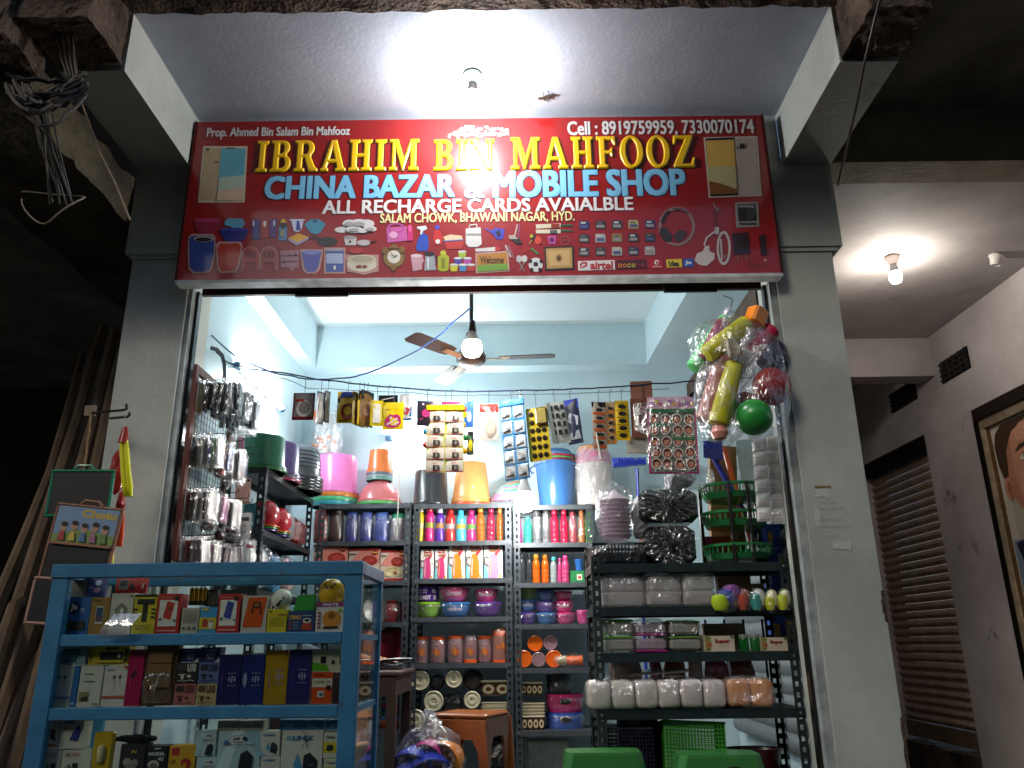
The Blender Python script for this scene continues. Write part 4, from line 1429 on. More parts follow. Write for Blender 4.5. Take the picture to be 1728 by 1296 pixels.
def upturned(name, label, b, Y, spec, zb, group='upturned tubs on the racks', prof=TUB, sy=1, cat='tub', seg=28, X=None):
    o = lathed(name, label, b, Y, [('tub', prof, spec)], cat, group, zb, seg, sy=sy)
    if X is not None:
        o.location.x = X
    return o


ST = SIDE_Z[0]


def stack(label, cx, Y, wd, h, specs, zb, prof=TUB, step=.02, name='tub', cat='tub', group='upturned tubs on the racks', base='upturned tub'):
    """nested upturned tubs: top one whole, below it the rims of the others; specs from the top down"""
    n = len(specs)
    for i, (sp, lb) in enumerate(specs):
        g = MB()
        z = zb + (n - 1 - i) * step
        if i == 0:
            g.lathe([(r * wd, q * h) for r, q in prof], sp, 30)
        else:
            g.lathe([(r * wd, q * step * 1.15) for r, q in [(.44, 1.2), (.46, .9), (.5, .8), (.507, .4), (.5, 0), (.46, .0)]], sp, 30)
        g.build(name, None, (cx, Y, z), label=lb, cat=cat, group=group)


p = PX(445, 780, -1.56)
stack('', -1.56, 4.80, .34, .21, [('p:#1d6044', 'dark green upturned tub nearest on the left rack'), ('p:#2c7a3c', 'brighter green tub rim under the dark green tub')], ST, step=.018)
stack('', -1.555, 5.13, .33, .225, [('p:#4b3a66', 'purple upturned tub second on the left rack'), ('p:#5c5266', 'grey-purple tub rim under the purple tub'), ('p:#8a1f3c', 'crimson tub rim at the bottom under the purple tub')], ST, step=.02)
RIB = [(.5, 0), (.505, .02), (.5, .05), (.465, .07), (.46, .2), (.45, .3), (.46, .33), (.445, .42), (.455, .45), (.44, .54), (.45, .57), (.43, .66), (.44, .69), (.42, .78), (.43, .81), (.40, .92), (.34, 1), (0, 1)]
stack('', -1.53, 5.48, .40, .23, [('p:#3b4146', 'charcoal ribbed upturned tub third on the left rack')] + [('p:#23272b', f'{n} black rim below the charcoal ribbed tub') for n in ('first', 'second', 'third', 'lowest')], ST, prof=RIB, step=.022)
# pink stack in the corner, on the rear-left rack
x, z, wd, h = fit((545, 765, 597, 842), 6.0)
stack('', PY(566, 800, 6.0).x, 6.03, .36, .30, [('p:#d877b4', 'tall pink upturned tub in the rear left corner'), ('p:#d8843e', 'orange tub rim under the pink tub'), ('p:#57b884', 'mint green tub rim under the pink tub'), ('p:#3f9aa5', 'teal tub rim at the bottom under the pink tub')], SH[0][0], step=.032)
# basin dome with flower pots on top
cx = PY(641, 800, 6.0).x
stack('', cx, 6.02, .345, .17, [('p:#b06062', 'dull red upturned basin under the orange pots on the rear left rack'), ('p:#4f9a55', 'green basin rim at the foot of the dull red basin')], SH[0][0], prof=[(.5, 0), (.5, .06), (.47, .1), (.44, .35), (.36, .66), (.25, .88), (.18, 1), (0, 1)], step=.025, cat='basin', name='basin', group='upturned basins on the racks')
POT = [(.5, 0), (.5, .14), (.46, .16), (.40, .98), (.38, 1), (0, 1)]
zp = SH[0][0] + .195
stack('', cx - .005, 6.02, .20, .18, [('p:#c9703a', 'orange upturned flower pot on top of the dull red basin'), ('p:#54656e', 'slate blue pot rim below the orange pot'), ('p:#7a8a92', 'pale grey pot rim below the slate blue one'), ('p:#5c8a80', 'grey-green pot rim lowest under the orange pot')], zp, prof=POT, step=.02, cat='flower pot', name='flower_pot', group='upturned flower pots')
# black bucket and orange planter on the middle rack
stack('', PY(727, 815, 6.0).x, 6.02, .285, .27, [('p:#2d3034', 'black upturned bucket on the middle rack behind the sachet strip'), ('p:#1b1d20', 'flat black tray under the black upturned bucket')], SH[1][0], step=.012, cat='bucket', name='bucket', group='upturned buckets on the racks')
pl = stack('', PY(795, 815, 6.0).x, 6.02, .30, .29, [('p:#e89c5c', 'light orange upturned planter with round sticker on the middle rack'), ('p:#e0904e', 'second orange planter rim below the light orange planter'), ('p:#d4502a', 'red-orange planter rim at the bottom of the planter stack')], SH[1][0], prof=[(.5, 0), (.5, .07), (.47, .08), (.465, .13), (.385, .97), (.37, 1), (0, 1)], step=.022, cat='planter', name='planter', group='upturned planters on the racks')
st = thing('round_sticker', 'small round white sticker on the light orange planter', 'sticker', PY(798, 822, 5.888))
MB().lathe([(0, 0), (.011, 0), (.011, .001), (0, .0012)], 'k:#f0ece4', 14, Matrix.Rotation(R(90), 4, 'X')).build('sticker_disc', st)
MB().lathe([(.004, 0), (.006, .0), (.006, .001), (.004, .001)], 'k:#5a4a3a', 12, Matrix.Translation((0, -.0013, 0)) @ Matrix.Rotation(R(90), 4, 'X')).build('sticker_ring', st)
# slanting stack of pastel plates/lids next to it
for i, (c, lb) in enumerate((('#b08a68', 'tan basin leaning at the back of the pastel stack'), ('#6fc0a0', 'mint basin in the slanting pastel stack'), ('#7ab0c4', 'pale blue basin in the slanting pastel stack'), ('#d98ab4', 'pink basin in the middle of the slanting pastel stack'), ('#a0c88a', 'light green basin in the slanting pastel stack'), ('#5fae9c', 'teal basin in the slanting pastel stack'), ('#84b8c8', 'grey-blue basin low in the slanting pastel stack'), ('#d690b8', 'pink basin at the front bottom of the pastel stack'))):
    q = PY(862 - i * .6, 826 + 2.4 * i, 6.10 - .03 * i)
    g = MB()
    g.lathe([(.135, 0), (.14, .004), (.135, .012), (.11, .05), (.06, .07), (0, .072)], 'p:' + c, 28)
    g.build('basin', None, (q.x, 6.10 - .018 * i, SH[1][0] + .125 - i * .012), (R(8), R(-22 + i * 2.6), 0), lb, 'basin', 'pastel basins leaning on the middle rack')
# blue bucket with coloured inner rims
x, z, wd, h = fit((902, 776, 974, 850), 6.0)
bk = thing('bucket', 'blue plastic bucket standing on the right rear rack', 'bucket', (x, 6.02, SH[2][0]), group='buckets standing upright')
MB().lathe([(0, .0), (.36 * wd, 0), (.38 * wd, .012), (.47 * wd, h * .96), (.50 * wd, h * .97), (.50 * wd, h * 1.02), (.46 * wd, h * 1.02), (.40 * wd, h * .6)], 'p:#3d6ca6', 30).build('bucket_body', bk)
for s in (-1, 1):
    g = MB()
    g.tube([(s * wd * .49, 0, h * .98), (s * wd * .60, -.01, h * .9), (s * wd * .56, -.03, h * .78), (s * wd * .5, -.03, h * .8)], .006, 'p:#2c5488', 6)
    g.build('handle_loop', bk)
for k, (c, lb) in enumerate((('#a8384a', 'crimson bucket rim nested in the blue bucket'), ('#5a9a5c', 'green bucket rim nested in the blue bucket'), ('#b03a48', 'red bucket rim nested above the green one'), ('#4a78a8', 'topmost blue bucket nested in the bucket stack'))):
    zz = SH[2][0] + h * 1.02 + .016 * k
    g = MB()
    g.lathe([(.40 * wd, -.03), (.44 * wd, 0), (.475 * wd, .002), (.475 * wd, .014), (.44 * wd, .015), (.36 * wd, -.02 if k < 3 else .05)] + ([(0, .055)] if k == 3 else []), 'p:' + c, 30)
    g.build('bucket', None, (x, 6.02, zz), label=lb, cat='bucket', group='buckets nested in the blue one')
# frosted container stack in film
x, z, wd, h = fit((969, 742, 1034, 850), 6.0)
ct = thing('container_stack', 'tall stack of frosted containers with pink lids wrapped in clear film', 'container', (x, 6.02, SH[2][0]))
MB().lathe([(0, 0), (.40 * wd, 0), (.44 * wd, .02), (.46 * wd, h * .62), (.46 * wd, h * .66), (0, h * .66)], 't:#d9d3d0', 24).build('frosted_container', ct)
MB().lathe([(.45 * wd, h * .66), (.47 * wd, h * .67), (.45 * wd, h * .78), (.40 * wd, h * .88), (0, h * .9)], 't:#e58fb4', 24).build('pink_lid', ct)
MB().lathe([(.42 * wd, h * .84), (.38 * wd, h * .93), (.2 * wd, h * .97), (0, h * .98)], 't:#e8a070', 20).build('orange_lid', ct)
MB().crumple(wd * 1.02, wd * 1.0, h, WRAPH, .018, 14, 4, e=.75).build('plastic_wrap', ct)
# wrapped bundle of orange-dotted bags in the corner above the pink tub
x, z, wd, h = fit((522, 692, 576, 768), 6.05)
bg_ = thing('wrapped_bundle', 'clear wrapped bundle with orange flowers above the pink tub', 'bundle', (x, 6.1, z))
g = MB()
for k in range(10):
    g.lathe([(0, -.02), (.022, -.01), (.028, .0), (.02, .012), (0, .018)], 'p:#e07a28', 8, Matrix.Translation((random.uniform(-.4, .4) * wd, random.uniform(-.03, .03), h * random.uniform(.15, .42))))
g.box(-.42 * wd, -.1 * wd, -.02, .02, h * .8, h * 1.02, 'p:#d9642a')
g.build('orange_flowers', bg_)
g = MB()
g.lathe([(0, .01), (.38 * wd, .01), (.42 * wd, h * .5), (.36 * wd, h * .9), (0, h * .9)], WRAPH, 14)
g.build('inner_sleeve', bg_)
MB().crumple(wd, .14, h, WRAP, .03, 14, 8, e=.7).build('plastic_wrap', bg_)
# blue floor brush on its handle
q = PY(1062, 784, 5.7)
br = thing('floor_brush', 'blue floor brush standing upside down behind the wrapped cups', 'brush', (q.x, 5.7, FZ + .004))
zq = q.z - FZ
g = MB()
g.tube([(.02, 0, 0), (.055, 0, zq - .03)], .011, 'p:#2c3fa0', 8)
g.build('handle', br)
g = MB()
g.box(-.14, .10, -.03, .03, -.012, .012, 'p:#26349a', Matrix.Translation((.02, 0, zq)) @ Matrix.Rotation(R(-4), 4, 'Y'))
g.build('brush_head', br)
g = MB()
for i in range(60):
    xx, yy = -.135 + .23 * (i % 20) / 19, -.022 + .022 * (i // 20)
    g.tube([(xx + .02, yy, zq + .012), (xx + .02 + random.uniform(-.006, .006), yy + random.uniform(-.006, .006), zq + .045)], .004, 'p:#3146c0', 4)
g.build('bristles', br, kind='stuff')
# thin white stick standing in front
a, b = PY(677, 756, 5.75), PY(671, 868, 5.75)
sk = MB().tube([a - Vector((b.x, 5.75, SH[0][1])), b - Vector((b.x, 5.75, SH[0][1])), (0, 0, 0)], .004, 'd:#cfc9be', 5)
sk.build('thin_stick', None, (b.x, 5.75, SH[0][1]), label='thin white stick standing upright before the rear left rack', cat='stick')

# ================================================================== GOODS ON THE REAR RACKS
YG = YR + .09       # bottles and boxes stand a little inside the shelf edge
BODY = [(0, 0), (.40, 0), (.47, .025), (.48, .10), (.48, .30), (.42, .40), (.40, .47), (.42, .55), (.48, .66), (.47, .73), (.36, .82), (.27, .86), (.27, .88)]
BAND = [(.425, .40), (.42, .47), (.43, .55)]
CAP = [(.30, .86), (.32, .875), (.32, .975), (.28, 1), (0, 1)]
STRAIGHT = [(0, 0), (.42, 0), (.46, .02), (.46, .13), (.43, .15), (.46, .17), (.46, .28), (.43, .30), (.46, .32), (.46, .43), (.43, .45), (.46, .47), (.46, .62), (.40, .74), (.28, .82), (.22, .86)]


def bottle(label, b, body, cap, zb, Y=YG, prof=BODY, band=None, wrapk=None, group='water bottles on the rear racks'):
    ps = [('bottle_body', prof, body)]
    if band:
        ps.append(('label_band', BAND, band))
    ps.append(('cap', CAP, cap))
    return lathed('water_bottle', label, b, Y, ps, 'bottle', group, zb, 18, wrapk)


z1 = SH[1][1]
bl = [((702, 857, 715, 912), 'p:#c9b21c', 'p:#d9d6cc', '#d8cf9c', 'yellow water bottle with white cap, first in its row'), ((716, 856, 733, 912), 'p:#d62a7c', 'p:#c8384a', '#9a9c3c', 'hot pink bottle with red and white cap beside the yellow one'),
      ((734, 858, 751, 912), 'p:#5a2f9c', 'p:#cfcad6', '#a8783c', 'violet water bottle with white cap'), ((751, 860, 769, 912), 'p:#c4302c', 'p:#b82a26', '#a89a9a', 'red water bottle with rounded red cap'),
      ((769, 861, 787, 912), 'p:#4ab4dc', 'p:#3fa8d4', '#c0a23a', 'sky blue water bottle with blue cap'), ((787, 862, 803, 912), 'p:#d62a72', 'p:#c8286a', '#54963c', 'short pink bottle right of the sky blue one'),
      ((804, 857, 819, 912), 't:#d07028', 'p:#c98428', None, 'clear orange bottle with amber cap'), ((820, 857, 836, 912), 't:#a83050', 'p:#b02a50', None, 'clear wine red bottle with red cap'),
      ((837, 858, 850, 912), 't:#c06a2c', 'p:#b8742c', None, 'clear amber bottle near the rack post'), ((851, 868, 862, 912), 't:#3a7a84', 'p:#3c8a90', None, 'clear teal bottle against the middle rack post')]
for b, c, k, bd, lb in bl:
    bottle(lb, b, c, k, z1, prof=BODY if bd else STRAIGHT, band='k:' + bd if bd else None)
z1 = SH[2][1]
for b, c, k, lb, wr in [((873, 874, 881, 914), 't:#b04a90', 'p:#a03a80', 'narrow mauve bottle just right of the rack post', None), ((883, 872, 898, 914), 't:#3fae9c', 'p:#3c8a86', 'turquoise bottle under the hanging lamp', None), ((899, 862, 914, 914), 't:#8a8f94', 'p:#6a6f74', 'grey clear bottle left of the grey pair', WRAP), ((914, 862, 928, 914), 't:#868a90', 'p:#63676c', 'grey clear bottle right of the grey pair', WRAP),
                       ((929, 860, 944, 914), 't:#d6284e', 'p:#d02446', 'raspberry ribbed bottle left of the pair', None), ((945, 860, 959, 914), 't:#d2264c', 'p:#cc2242', 'raspberry ribbed bottle right of the pair', None), ((960, 864, 974, 914), 't:#b8505c', 'p:#a8404c', 'dull red bottle in film on the right rack', WRAP), ((975, 862, 987, 914), 't:#cc7a44', 'p:#c06a34', 'pale orange bottle in film on the right rack', WRAP), ((988, 862, 1002, 914), 't:#4aa83c', 'p:#3c9a30', 'leaf green bottle at the right end of the shelf', WRAP)]:
    bottle(lb, b, c, k, z1, prof=STRAIGHT, wrapk=(wr, .006) if wr else None)
z1 = SH[2][2]
for b, c, k, lb in [((875, 936, 886, 982), 't:#4a4d52', 'p:#33363a', 'smoky dark bottle at the left of the second shelf'), ((887, 935, 898, 982), 't:#44484d', 'p:#2f3236', 'second smoky dark bottle on the second shelf'), ((898, 936, 912, 982), 't:#e07018', 'p:#d08a2c', 'bright orange bottle left of the orange pair'), ((913, 936, 927, 982), 't:#e06a14', 'p:#cc822a', 'bright orange bottle right of the orange pair'),
                    ((928, 940, 940, 982), 't:#a8b4b4', 'p:#4aa8a4', 'clear ribbed bottle with teal cap'), ((940, 942, 948, 982), 't:#d0508a', 'p:#d03a7a', 'slim pink bottle half hidden behind its neighbour'), ((947, 938, 961, 982), 't:#d8548c', 'p:#d63a7c', 'pink ribbed bottle at the end of the second shelf')]:
    bottle(lb, b, c, k, z1, prof=STRAIGHT)
lathed('tumbler', 'small blue tumbler standing on the green box', (970, 944, 985, 963), YG + .02, [('tumbler', [(0, 0), (.38, 0), (.48, .9), (.5, .92), (.5, 1), (.44, 1)], 'p:#2f66ae')], 'cup', None, None)
carton('green_box', 'dark green box with small label on the right rear rack', (961, 963, 986, 983), YG, .12, '#1f7a45', [('r', .5, .25, .85, .7, '#d8d2c0'), ('r', .58, .35, .78, .55, '#b8342c')], zb=z1)

# shrink-wrapped jars on the rear-left rack
z1 = SH[0][1]
JAR = [(0, 0), (.40, 0), (.46, .03), (.48, .12), (.48, .74), (.44, .82), (.40, .84)]
LID = [(.44, .82), (.46, .84), (.46, .96), (.40, 1), (0, 1)]
for b, c, l, lb in [((530, 862, 554, 911), 'p:#9c3c38', 'p:#8c302e', 'maroon wrapped cylinder in the rear left corner'), ((557, 860, 581, 912), 'p:#4a3430', 'p:#3c2a28', 'dark brown wrapped jar next to the maroon cylinder'), ((583, 866, 606, 912), 'p:#46488c', 'p:#3c4fa0', 'first of three blue-violet wrapped jugs'), ((607, 866, 631, 912), 'p:#484a90', 'p:#4256a8', 'second of three blue-violet wrapped jugs'),
                    ((632, 866, 657, 912), 'p:#4c5aa4', 'p:#3f62b4', 'third and bluest of the wrapped jugs'), ((659, 868, 685, 911), 'p:#8f8a92', 'p:#35b07a', 'wrapped grey jar with a mint green lid')]:
    lathed('wrapped_jar', lb, b, YG, [('jar', JAR, c), ('lid', LID, l)], 'jar', 'shrink-wrapped jars', z1, 18, (WRAP, .010, .012))
# red and cream casserole cartons
z1 = SH[0][2]
cz = [('r', 0, 0, 1, .08, '#b02a22'), ('r', 0, .93, 1, 1, '#8f1c18'), ('p', [(0, .5), (.35, .93), (1, .93), (1, .55), (.6, .45)], '#d8887a'), ('e', .68, .62, .26, .16, '#9c2a22'), ('e', .68, .64, .16, .09, '#b8443a'), ('e', .5, .30, .38, .18, '#e2d2a4'), ('e', .5, .38, .34, .1, '#cdb88a'), ('l', [(.3, .36), (.5, .42), (.7, .37)], .02, '#8a5a34'), ('e', .6, .26, .08, .05, '#a8542c'), ('e', .86, .86, .1, .07, '#7a1410'), ('l', [(.79, .87), (.86, .88), (.93, .865)], .03, '#e8c84a'), ('r', .04, .80, .24, .84, '#3a2a28'), ('l', [(.05, .87), (.24, .87)], .02, '#d8c8c0')]
for b, lb, rz in (((528, 919, 586, 980), 'red and cream casserole carton leaning at the left end', 4), ((588, 926, 640, 980), 'middle red and cream casserole carton', -3), ((642, 929, 684, 979), 'right red and cream casserole carton showing a cream pot', 2)):
    carton('casserole_carton', lb, b, YG - .05, .2, '#d9c4b4', cz, zb=z1, rz=rz, group='red casserole cartons', step=.0008)
z1 = SH[0][3]
lathed('wrapped_jar', 'squat red wrapped jar on the lower left rack', (650, 1014, 674, 1050), YG, [('jar', JAR, 'p:#a82430'), ('lid', LID, 'p:#7c2028')], 'jar', 'shrink-wrapped jars', z1, 18, (WRAP, .010, .02))
lathed('wrapped_jar', 'dark crimson jar against the rack post', (674, 1010, 690, 1050), YG + .08, [('jar', JAR, 'p:#5c1420')], 'jar', None, z1)
for k, (c, lb) in enumerate((('#c4beb8', 'white plate standing on edge on the lower left rack'), ('#d07a3a', 'orange plate edge beside the white plate'), ('#5aa83c', 'green plate edge beside the white plate'))):
    q = PY(640 + 2 * k, 1030, YG)
    MB().lathe([(0, 0), (.07, .002), (.095, .012), (.095, .016), (.06, .006), (0, .005)], 'p:' + c, 24).build('plate', None, (q.x - .03, YG + .02 + .012 * k, z1 + .09 - .006 * k), (R(80), 0, R(25)), lb, 'plate', 'plates on edge')
# maroon oval trays on edge
z1 = SH[0][4]
for k, (c, lb) in enumerate((('#6c1024', 'maroon oval tray standing on edge behind the desk'), ('#b02460', 'magenta oval tray edge behind the maroon one'), ('#2f9a6a', 'green oval tray edge at the back of the tray stack'))):
    q = PY(656 + 5 * k, 1087, YG + .03)
    MB().lathe([(0, .03), (.06, .03), (.085, .02), (.095, 0), (.10, .0), (.09, .025), (.06, .036), (0, .036)], 'p:' + c, 28, sy=1.25).build('oval_tray', None, (q.x, YG + .02 + .03 * k, z1 + .125), (R(90), 0, R(20)), lb, 'tray', 'oval trays on edge')
# stack of coloured tubs in the dark below the desk
for k, c in enumerate(('#c0341f', '#d86a3a', '#4a86c0', '#2f5a3c', '#2a2f5c', '#7a1f2a', '#274a38', '#3a2f6a', '#6a1c26', '#24503a')):
    x, z, wd, h = fit((640, 1226 - 5.5 * k, 678, 1232 - 5.5 * k), YG)
    MB().lathe([(0, 0), (.42 * wd, 0), (.48 * wd, .022), (.5 * wd, .023), (.5 * wd, .03), (.44 * wd, .03)], 'p:' + c, 22).build('stacked_bowl', None, (x, YG + .02, SH[0][5] + .026 * k), label=['lowest red', 'orange', 'blue', 'dark green', 'navy', 'dull crimson', 'deep green', 'indigo', 'maroon', 'topmost bottle green'][k] + ' bowl in the stack under the desk', cat='bowl', group='bowls stacked under the desk')

# jug cartons on the middle rack
z1 = SH[1][2]


def jug(c):
    return [('p', [(0, 0), (.30, 0), (.10, .42), (0, .38)], '#7fc4cc'), ('r', .24, .86, .78, .98, '#b8302a'), ('l', [(.34, .92), (.46, .935), (.56, .91), (.68, .925)], .035, '#f0e6e2'), ('r', .28, .76, .72, .83, '#a8744a'),
            ('p', [(.22, .06), (.34, .02), (.68, .02), (.80, .08), (.76, .50), (.66, .68), (.58, .72), (.40, .72), (.32, .66), (.26, .5)], c), ('p', [(.30, .10), (.36, .08), (.38, .60), (.33, .56)], '#f2c6d0' if c[1] == 'd' else '#eeb060'),
            ('p', [(.55, .72), (.90, .90), (.86, .78), (.68, .64)], '#c0343c'), ('l', [(.26, .6), (.06, .62), (.04, .44), (.24, .36)], .05, '#7a6a62'), ('e', .86, .07, .06, .04, '#c8b83a'), ('l', [(.86, .5), (.95, .52)], .02, '#6a6a6a')]


for b, c, lb in (((710, 927, 732, 974), '#d0407c', 'small white jug carton with a pink jug, leftmost'), ((734, 927, 755, 974), '#cc3a74', 'second small jug carton with a pink jug'), ((757, 918, 785, 974), '#d8821c', 'tall jug carton with an orange jug, left one'), ((787, 918, 815, 974), '#d67c16', 'tall jug carton with an orange jug, right one'), ((817, 918, 848, 974), '#e08ab0', 'tall jug carton with a pale pink jug at the right')):
    carton('jug_carton', lb, b, YG - .03, .14, '#ece8e6', jug(c), zb=z1, group='jug cartons', step=.0008)

# bowls in film
BOWL = [(0, 0), (.30, 0), (.33, .04), (.42, .35), (.475, .82), (.5, .86), (.5, .97), (.475, 1), (.45, .9), (.40, .4), (0, .1)]
COVER = [(.49, .93), (.44, 1.0), (.2, 1.03), (0, 1.03)]


def bowls(rows, zb, grp):
    for b, c, lb, txt in rows:
        x, z, wd, h = fit(b, YG + .04)
        zz = zb if b[3] > rows[-1][0][3] - 6 else z
        t = thing('bowl', lb, 'bowl', (x, YG + .05, zz), group=grp)
        MB().lathe([(r * wd, q * h) for r, q in BOWL], 'p:' + c, 24).build('bowl_body', t)
        MB().lathe([(r * wd, q * h) for r, q in COVER], 'p:' + c, 24).build('lid', t)
        if txt:
            g = MB()

            def U(u, v, l):
                a = (u - .5) * 2.6
                rr = (.36 + .14 * v) * wd + .004
                return (rr * math.sin(a), -rr * math.cos(a), v * h)
            decals(g, [('t', txt, .28, .42, .72, .72, .01, 'p:#cfc6d6')], U)
            g.build('printed_word', t)
        MB().crumple(wd * 1.06, wd * 1.06, h * 1.12, WRAP, .008, 11, len(lb), e=.75).build('plastic_wrap', t)


B1 = [((741, 992, 793, 1016), '#c83a70', 'wide pink bowl in film on top of the blue one', 'sunset'), ((800, 995, 841, 1016), '#d03a78', 'small pink bowl in film on top of the purple one', 'Nutribowl'), ((699, 1015, 745, 1041), '#86b82c', 'lime green bowl in film under the printed purple pot', None), ((743, 1016, 794, 1041), '#2c68a8', 'wide blue bowl in film in the lower row', 'rainbow'), ((799, 1016, 848, 1041), '#5a2c86', 'purple bowl in film at the right of the lower row', None)]
bowls(B1, SH[1][3], 'bowls in film on the middle rack')
lathed('printed_pot', 'purple pot printed with the words HOT in white', (701, 990, 741, 1015), YG + .05, [('pot', [(0, 0), (.46, 0), (.48, .05), (.49, .95), (.5, 1), (.46, 1)], 'p:#4a2488')], 'pot', dec=([('t', 'HOT SO', .18, .52, .52, .80, .03, '#d8d2e0'), ('t', 'HO', .66, .52, .80, .80, .03, '#d8d2e0'), ('t', 'T SO HOT', .16, .10, .62, .38, .03, '#d8d2e0'), ('t', 'SO', .70, .10, .82, .38, .03, '#d8d2e0')], .485))
B2 = [((876, 992, 905, 1013), '#7aa04a', 'olive green bowl at the top left of the right rack pile', None), ((903, 997, 937, 1015), '#3a72b4', 'blue bowl in film at the top centre of the pile', None), ((935, 998, 966, 1014), '#d04080', 'pink bowl at the top right of the pile', None), ((876, 1012, 905, 1032), '#2c66a4', 'dark blue bowl in the middle row of the pile', 'surface'), ((903, 1016, 938, 1034), '#5a3c8c', 'purple bowl in the centre of the pile', None), ((935, 1015, 968, 1033), '#d03c7e', 'pink bowl in the middle row of the pile', 'sunset'),
      ((876, 1033, 905, 1053), '#502a84', 'deep purple bowl at the bottom left of the pile', None), ((904, 1034, 940, 1053), '#3a74b0', 'blue bowl at the bottom centre of the pile', None), ((938, 1034, 971, 1053), '#d23a80', 'pink bowl at the bottom right of the pile', None), ((972, 1030, 996, 1053), '#d84a94', 'pink bowl half hidden behind the front rack post', None)]
bowls(B2, SH[2][3], 'pile of bowls in film on the right rack')

# orange-topped canisters
z1 = SH[1][4]
for b, up, lb in (((699, 1074, 723, 1118), 1, 'first canister with orange lid and printed oranges'), ((725, 1075, 752, 1118), 1, 'second orange-lid canister with printed oranges'), ((755, 1073, 783, 1118), 1, 'third orange-lid canister wrapped with its neighbour'), ((782, 1073, 806, 1118), 0, 'upside-down canister standing on its orange lid'), ((807, 1073, 831, 1118), 1, 'orange-lid canister left of the tall one')):
    lathed('canister', lb, b, YG + .02, [('body', [(0, .02), (.44, .02), (.46, .06), (.46, .88), (.44, .9)], 't:#b98a8e')] + ([('lid', [(.47, .87), (.49, .89), (.49, .98), (.46, 1), (0, 1)], 'p:#e2561c')] if up else [('lid', [(0, 0), (.49, 0), (.49, .1), (.46, .12)], 'p:#e2561c'), ('base', [(.44, .9), (.40, 1), (0, 1)], 't:#c9a8a8')]), 'canister', 'orange-lid canisters', z1, 18, (WRAP, .006),
           dec=([('e', .38, .42, .05, .11, '#d8701c'), ('e', .50, .46, .06, .13, '#e07c1c'), ('e', .62, .40, .055, .12, '#d8641a'), ('e', .52, .36, .05, .1, '#e89030'), ('t', 'Orange', .4, .68, .62, .74, .02, '#d8c0b0')], .462))
lathed('canister', 'tall canister with orange dome lid and film sleeve', (830, 1060, 861, 1118), YG, [('body', [(0, .04), (.44, .04), (.44, .80)], 't:#c88a78'), ('foot', [(0, 0), (.48, 0), (.48, .06), (.44, .07)], 'p:#e2561c'), ('lid', [(.45, .78), (.45, .86), (.36, .95), (.2, 1), (0, 1)], 'p:#d8601e')], 'canister', None, z1, 18, (WRAP, .012), dec=([('e', .38, .45, .06, .08, '#d8701c'), ('e', .55, .5, .07, .09, '#e07c1c'), ('e', .66, .4, .06, .08, '#d8641a')], .442))
# canister ends on the right rack
z1 = SH[2][4]
for cx, cy, r_, c, lb in ((903, 1086, 13, '#e0641a', 'orange canister lid facing out, top of the pile'), (929, 1085, 12, '#b9929a', 'frosted canister end facing out, top right of the pile'), (884, 1112, 14, '#e0641a', 'orange canister lid facing out, lower left of the pile'), (909, 1113, 12, '#b58f97', 'frosted canister end facing out, bottom centre'), (935, 1112, 14, '#e0601a', 'orange canister lid facing out, lower right of the pile')):
    q = PY(cx, cy, YG - .04)
    rr = PY(cx + r_, cy, YG).x - PY(cx, cy, YG).x
    o = cc_ = thing('canister', lb, 'canister', q, group='canisters lying with their ends facing out')
    T = Matrix.Rotation(R(-90), 4, 'X')
    MB().lathe([(rr * .94, 0), (rr * .94, .16), (0, .16)], 't:#b58f97', 22, T).build('body', o)
    MB().lathe([(rr * .95, .014), (rr, .012), (rr, -.004), (rr * .88, -.008), (rr * .84, -.003), (0, -.003)], ('p:' if c[1] == 'e' else 't:') + c, 24, T).build('lid', o)
q = fit((938, 1108, 984, 1130), YG - .06)
wt = thing('wrapped_tumblers', 'orange tumblers lying wrapped in clear film on the right rack', 'cups', (q[0], YG - .03, z1 + .002))
for k in range(3):
    MB().lathe([(0, 0), (.30 * q[3], 0), (.42 * q[3], q[2] * .32), (.42 * q[3], q[2] * .34)], 'p:#e2601c' if k else 't:#c8c4a0', 16, Matrix.Translation((-q[2] * .45 + k * q[2] * .3, 0, q[3] * .5)) @ Matrix.Rotation(R(90), 4, 'Y')).build('tumbler', wt)
MB().crumple(q[2] * 1.1, q[3] * 1.1, q[3] * 1.1, WRAP, .014, 10, 3, e=.7).build('plastic_wrap', wt)

# brown casseroles lying with cream ends out
z1 = SH[1][5]
for cx, cy, r_, lb, wrp in ((709, 1148, 16, 'cream casserole lid facing out, top left of its pile', 0), (766, 1146, 14, 'cream casserole lid facing out, top right, in film', 1), (732, 1183, 16.5, 'large cream casserole lid in the middle of the pile', 0), (797, 1181, 14, 'cream casserole base facing out at the right', 1), (702, 1214, 16, 'cream casserole lid at the bottom left of the pile', 0)):
    q = PY(cx, cy, YG - .05)
    rr = PY(cx + r_, cy, YG).x - PY(cx, cy, YG).x
    o = thing('casserole', lb, 'casserole', q, group='brown casseroles with cream lids')
    T = Matrix.Rotation(R(-90), 4, 'X')
    MB().lathe([(rr, 0), (rr, -.012), (rr * .90, -.018), (rr * .84, -.012), (rr * .55, -.012), (rr * .5, -.016), (rr * .3, -.016), (rr * .25, -.010), (rr * .1, -.010), (rr * .08, -.014), (0, -.014)], 'p:#d8cfae', 28, T).build('lid', o)
    MB().lathe([(rr * .97, .001), (rr * .97, .14), (rr * .8, .17), (0, .17)], 'p:#3a2420', 22, T).build('body', o)
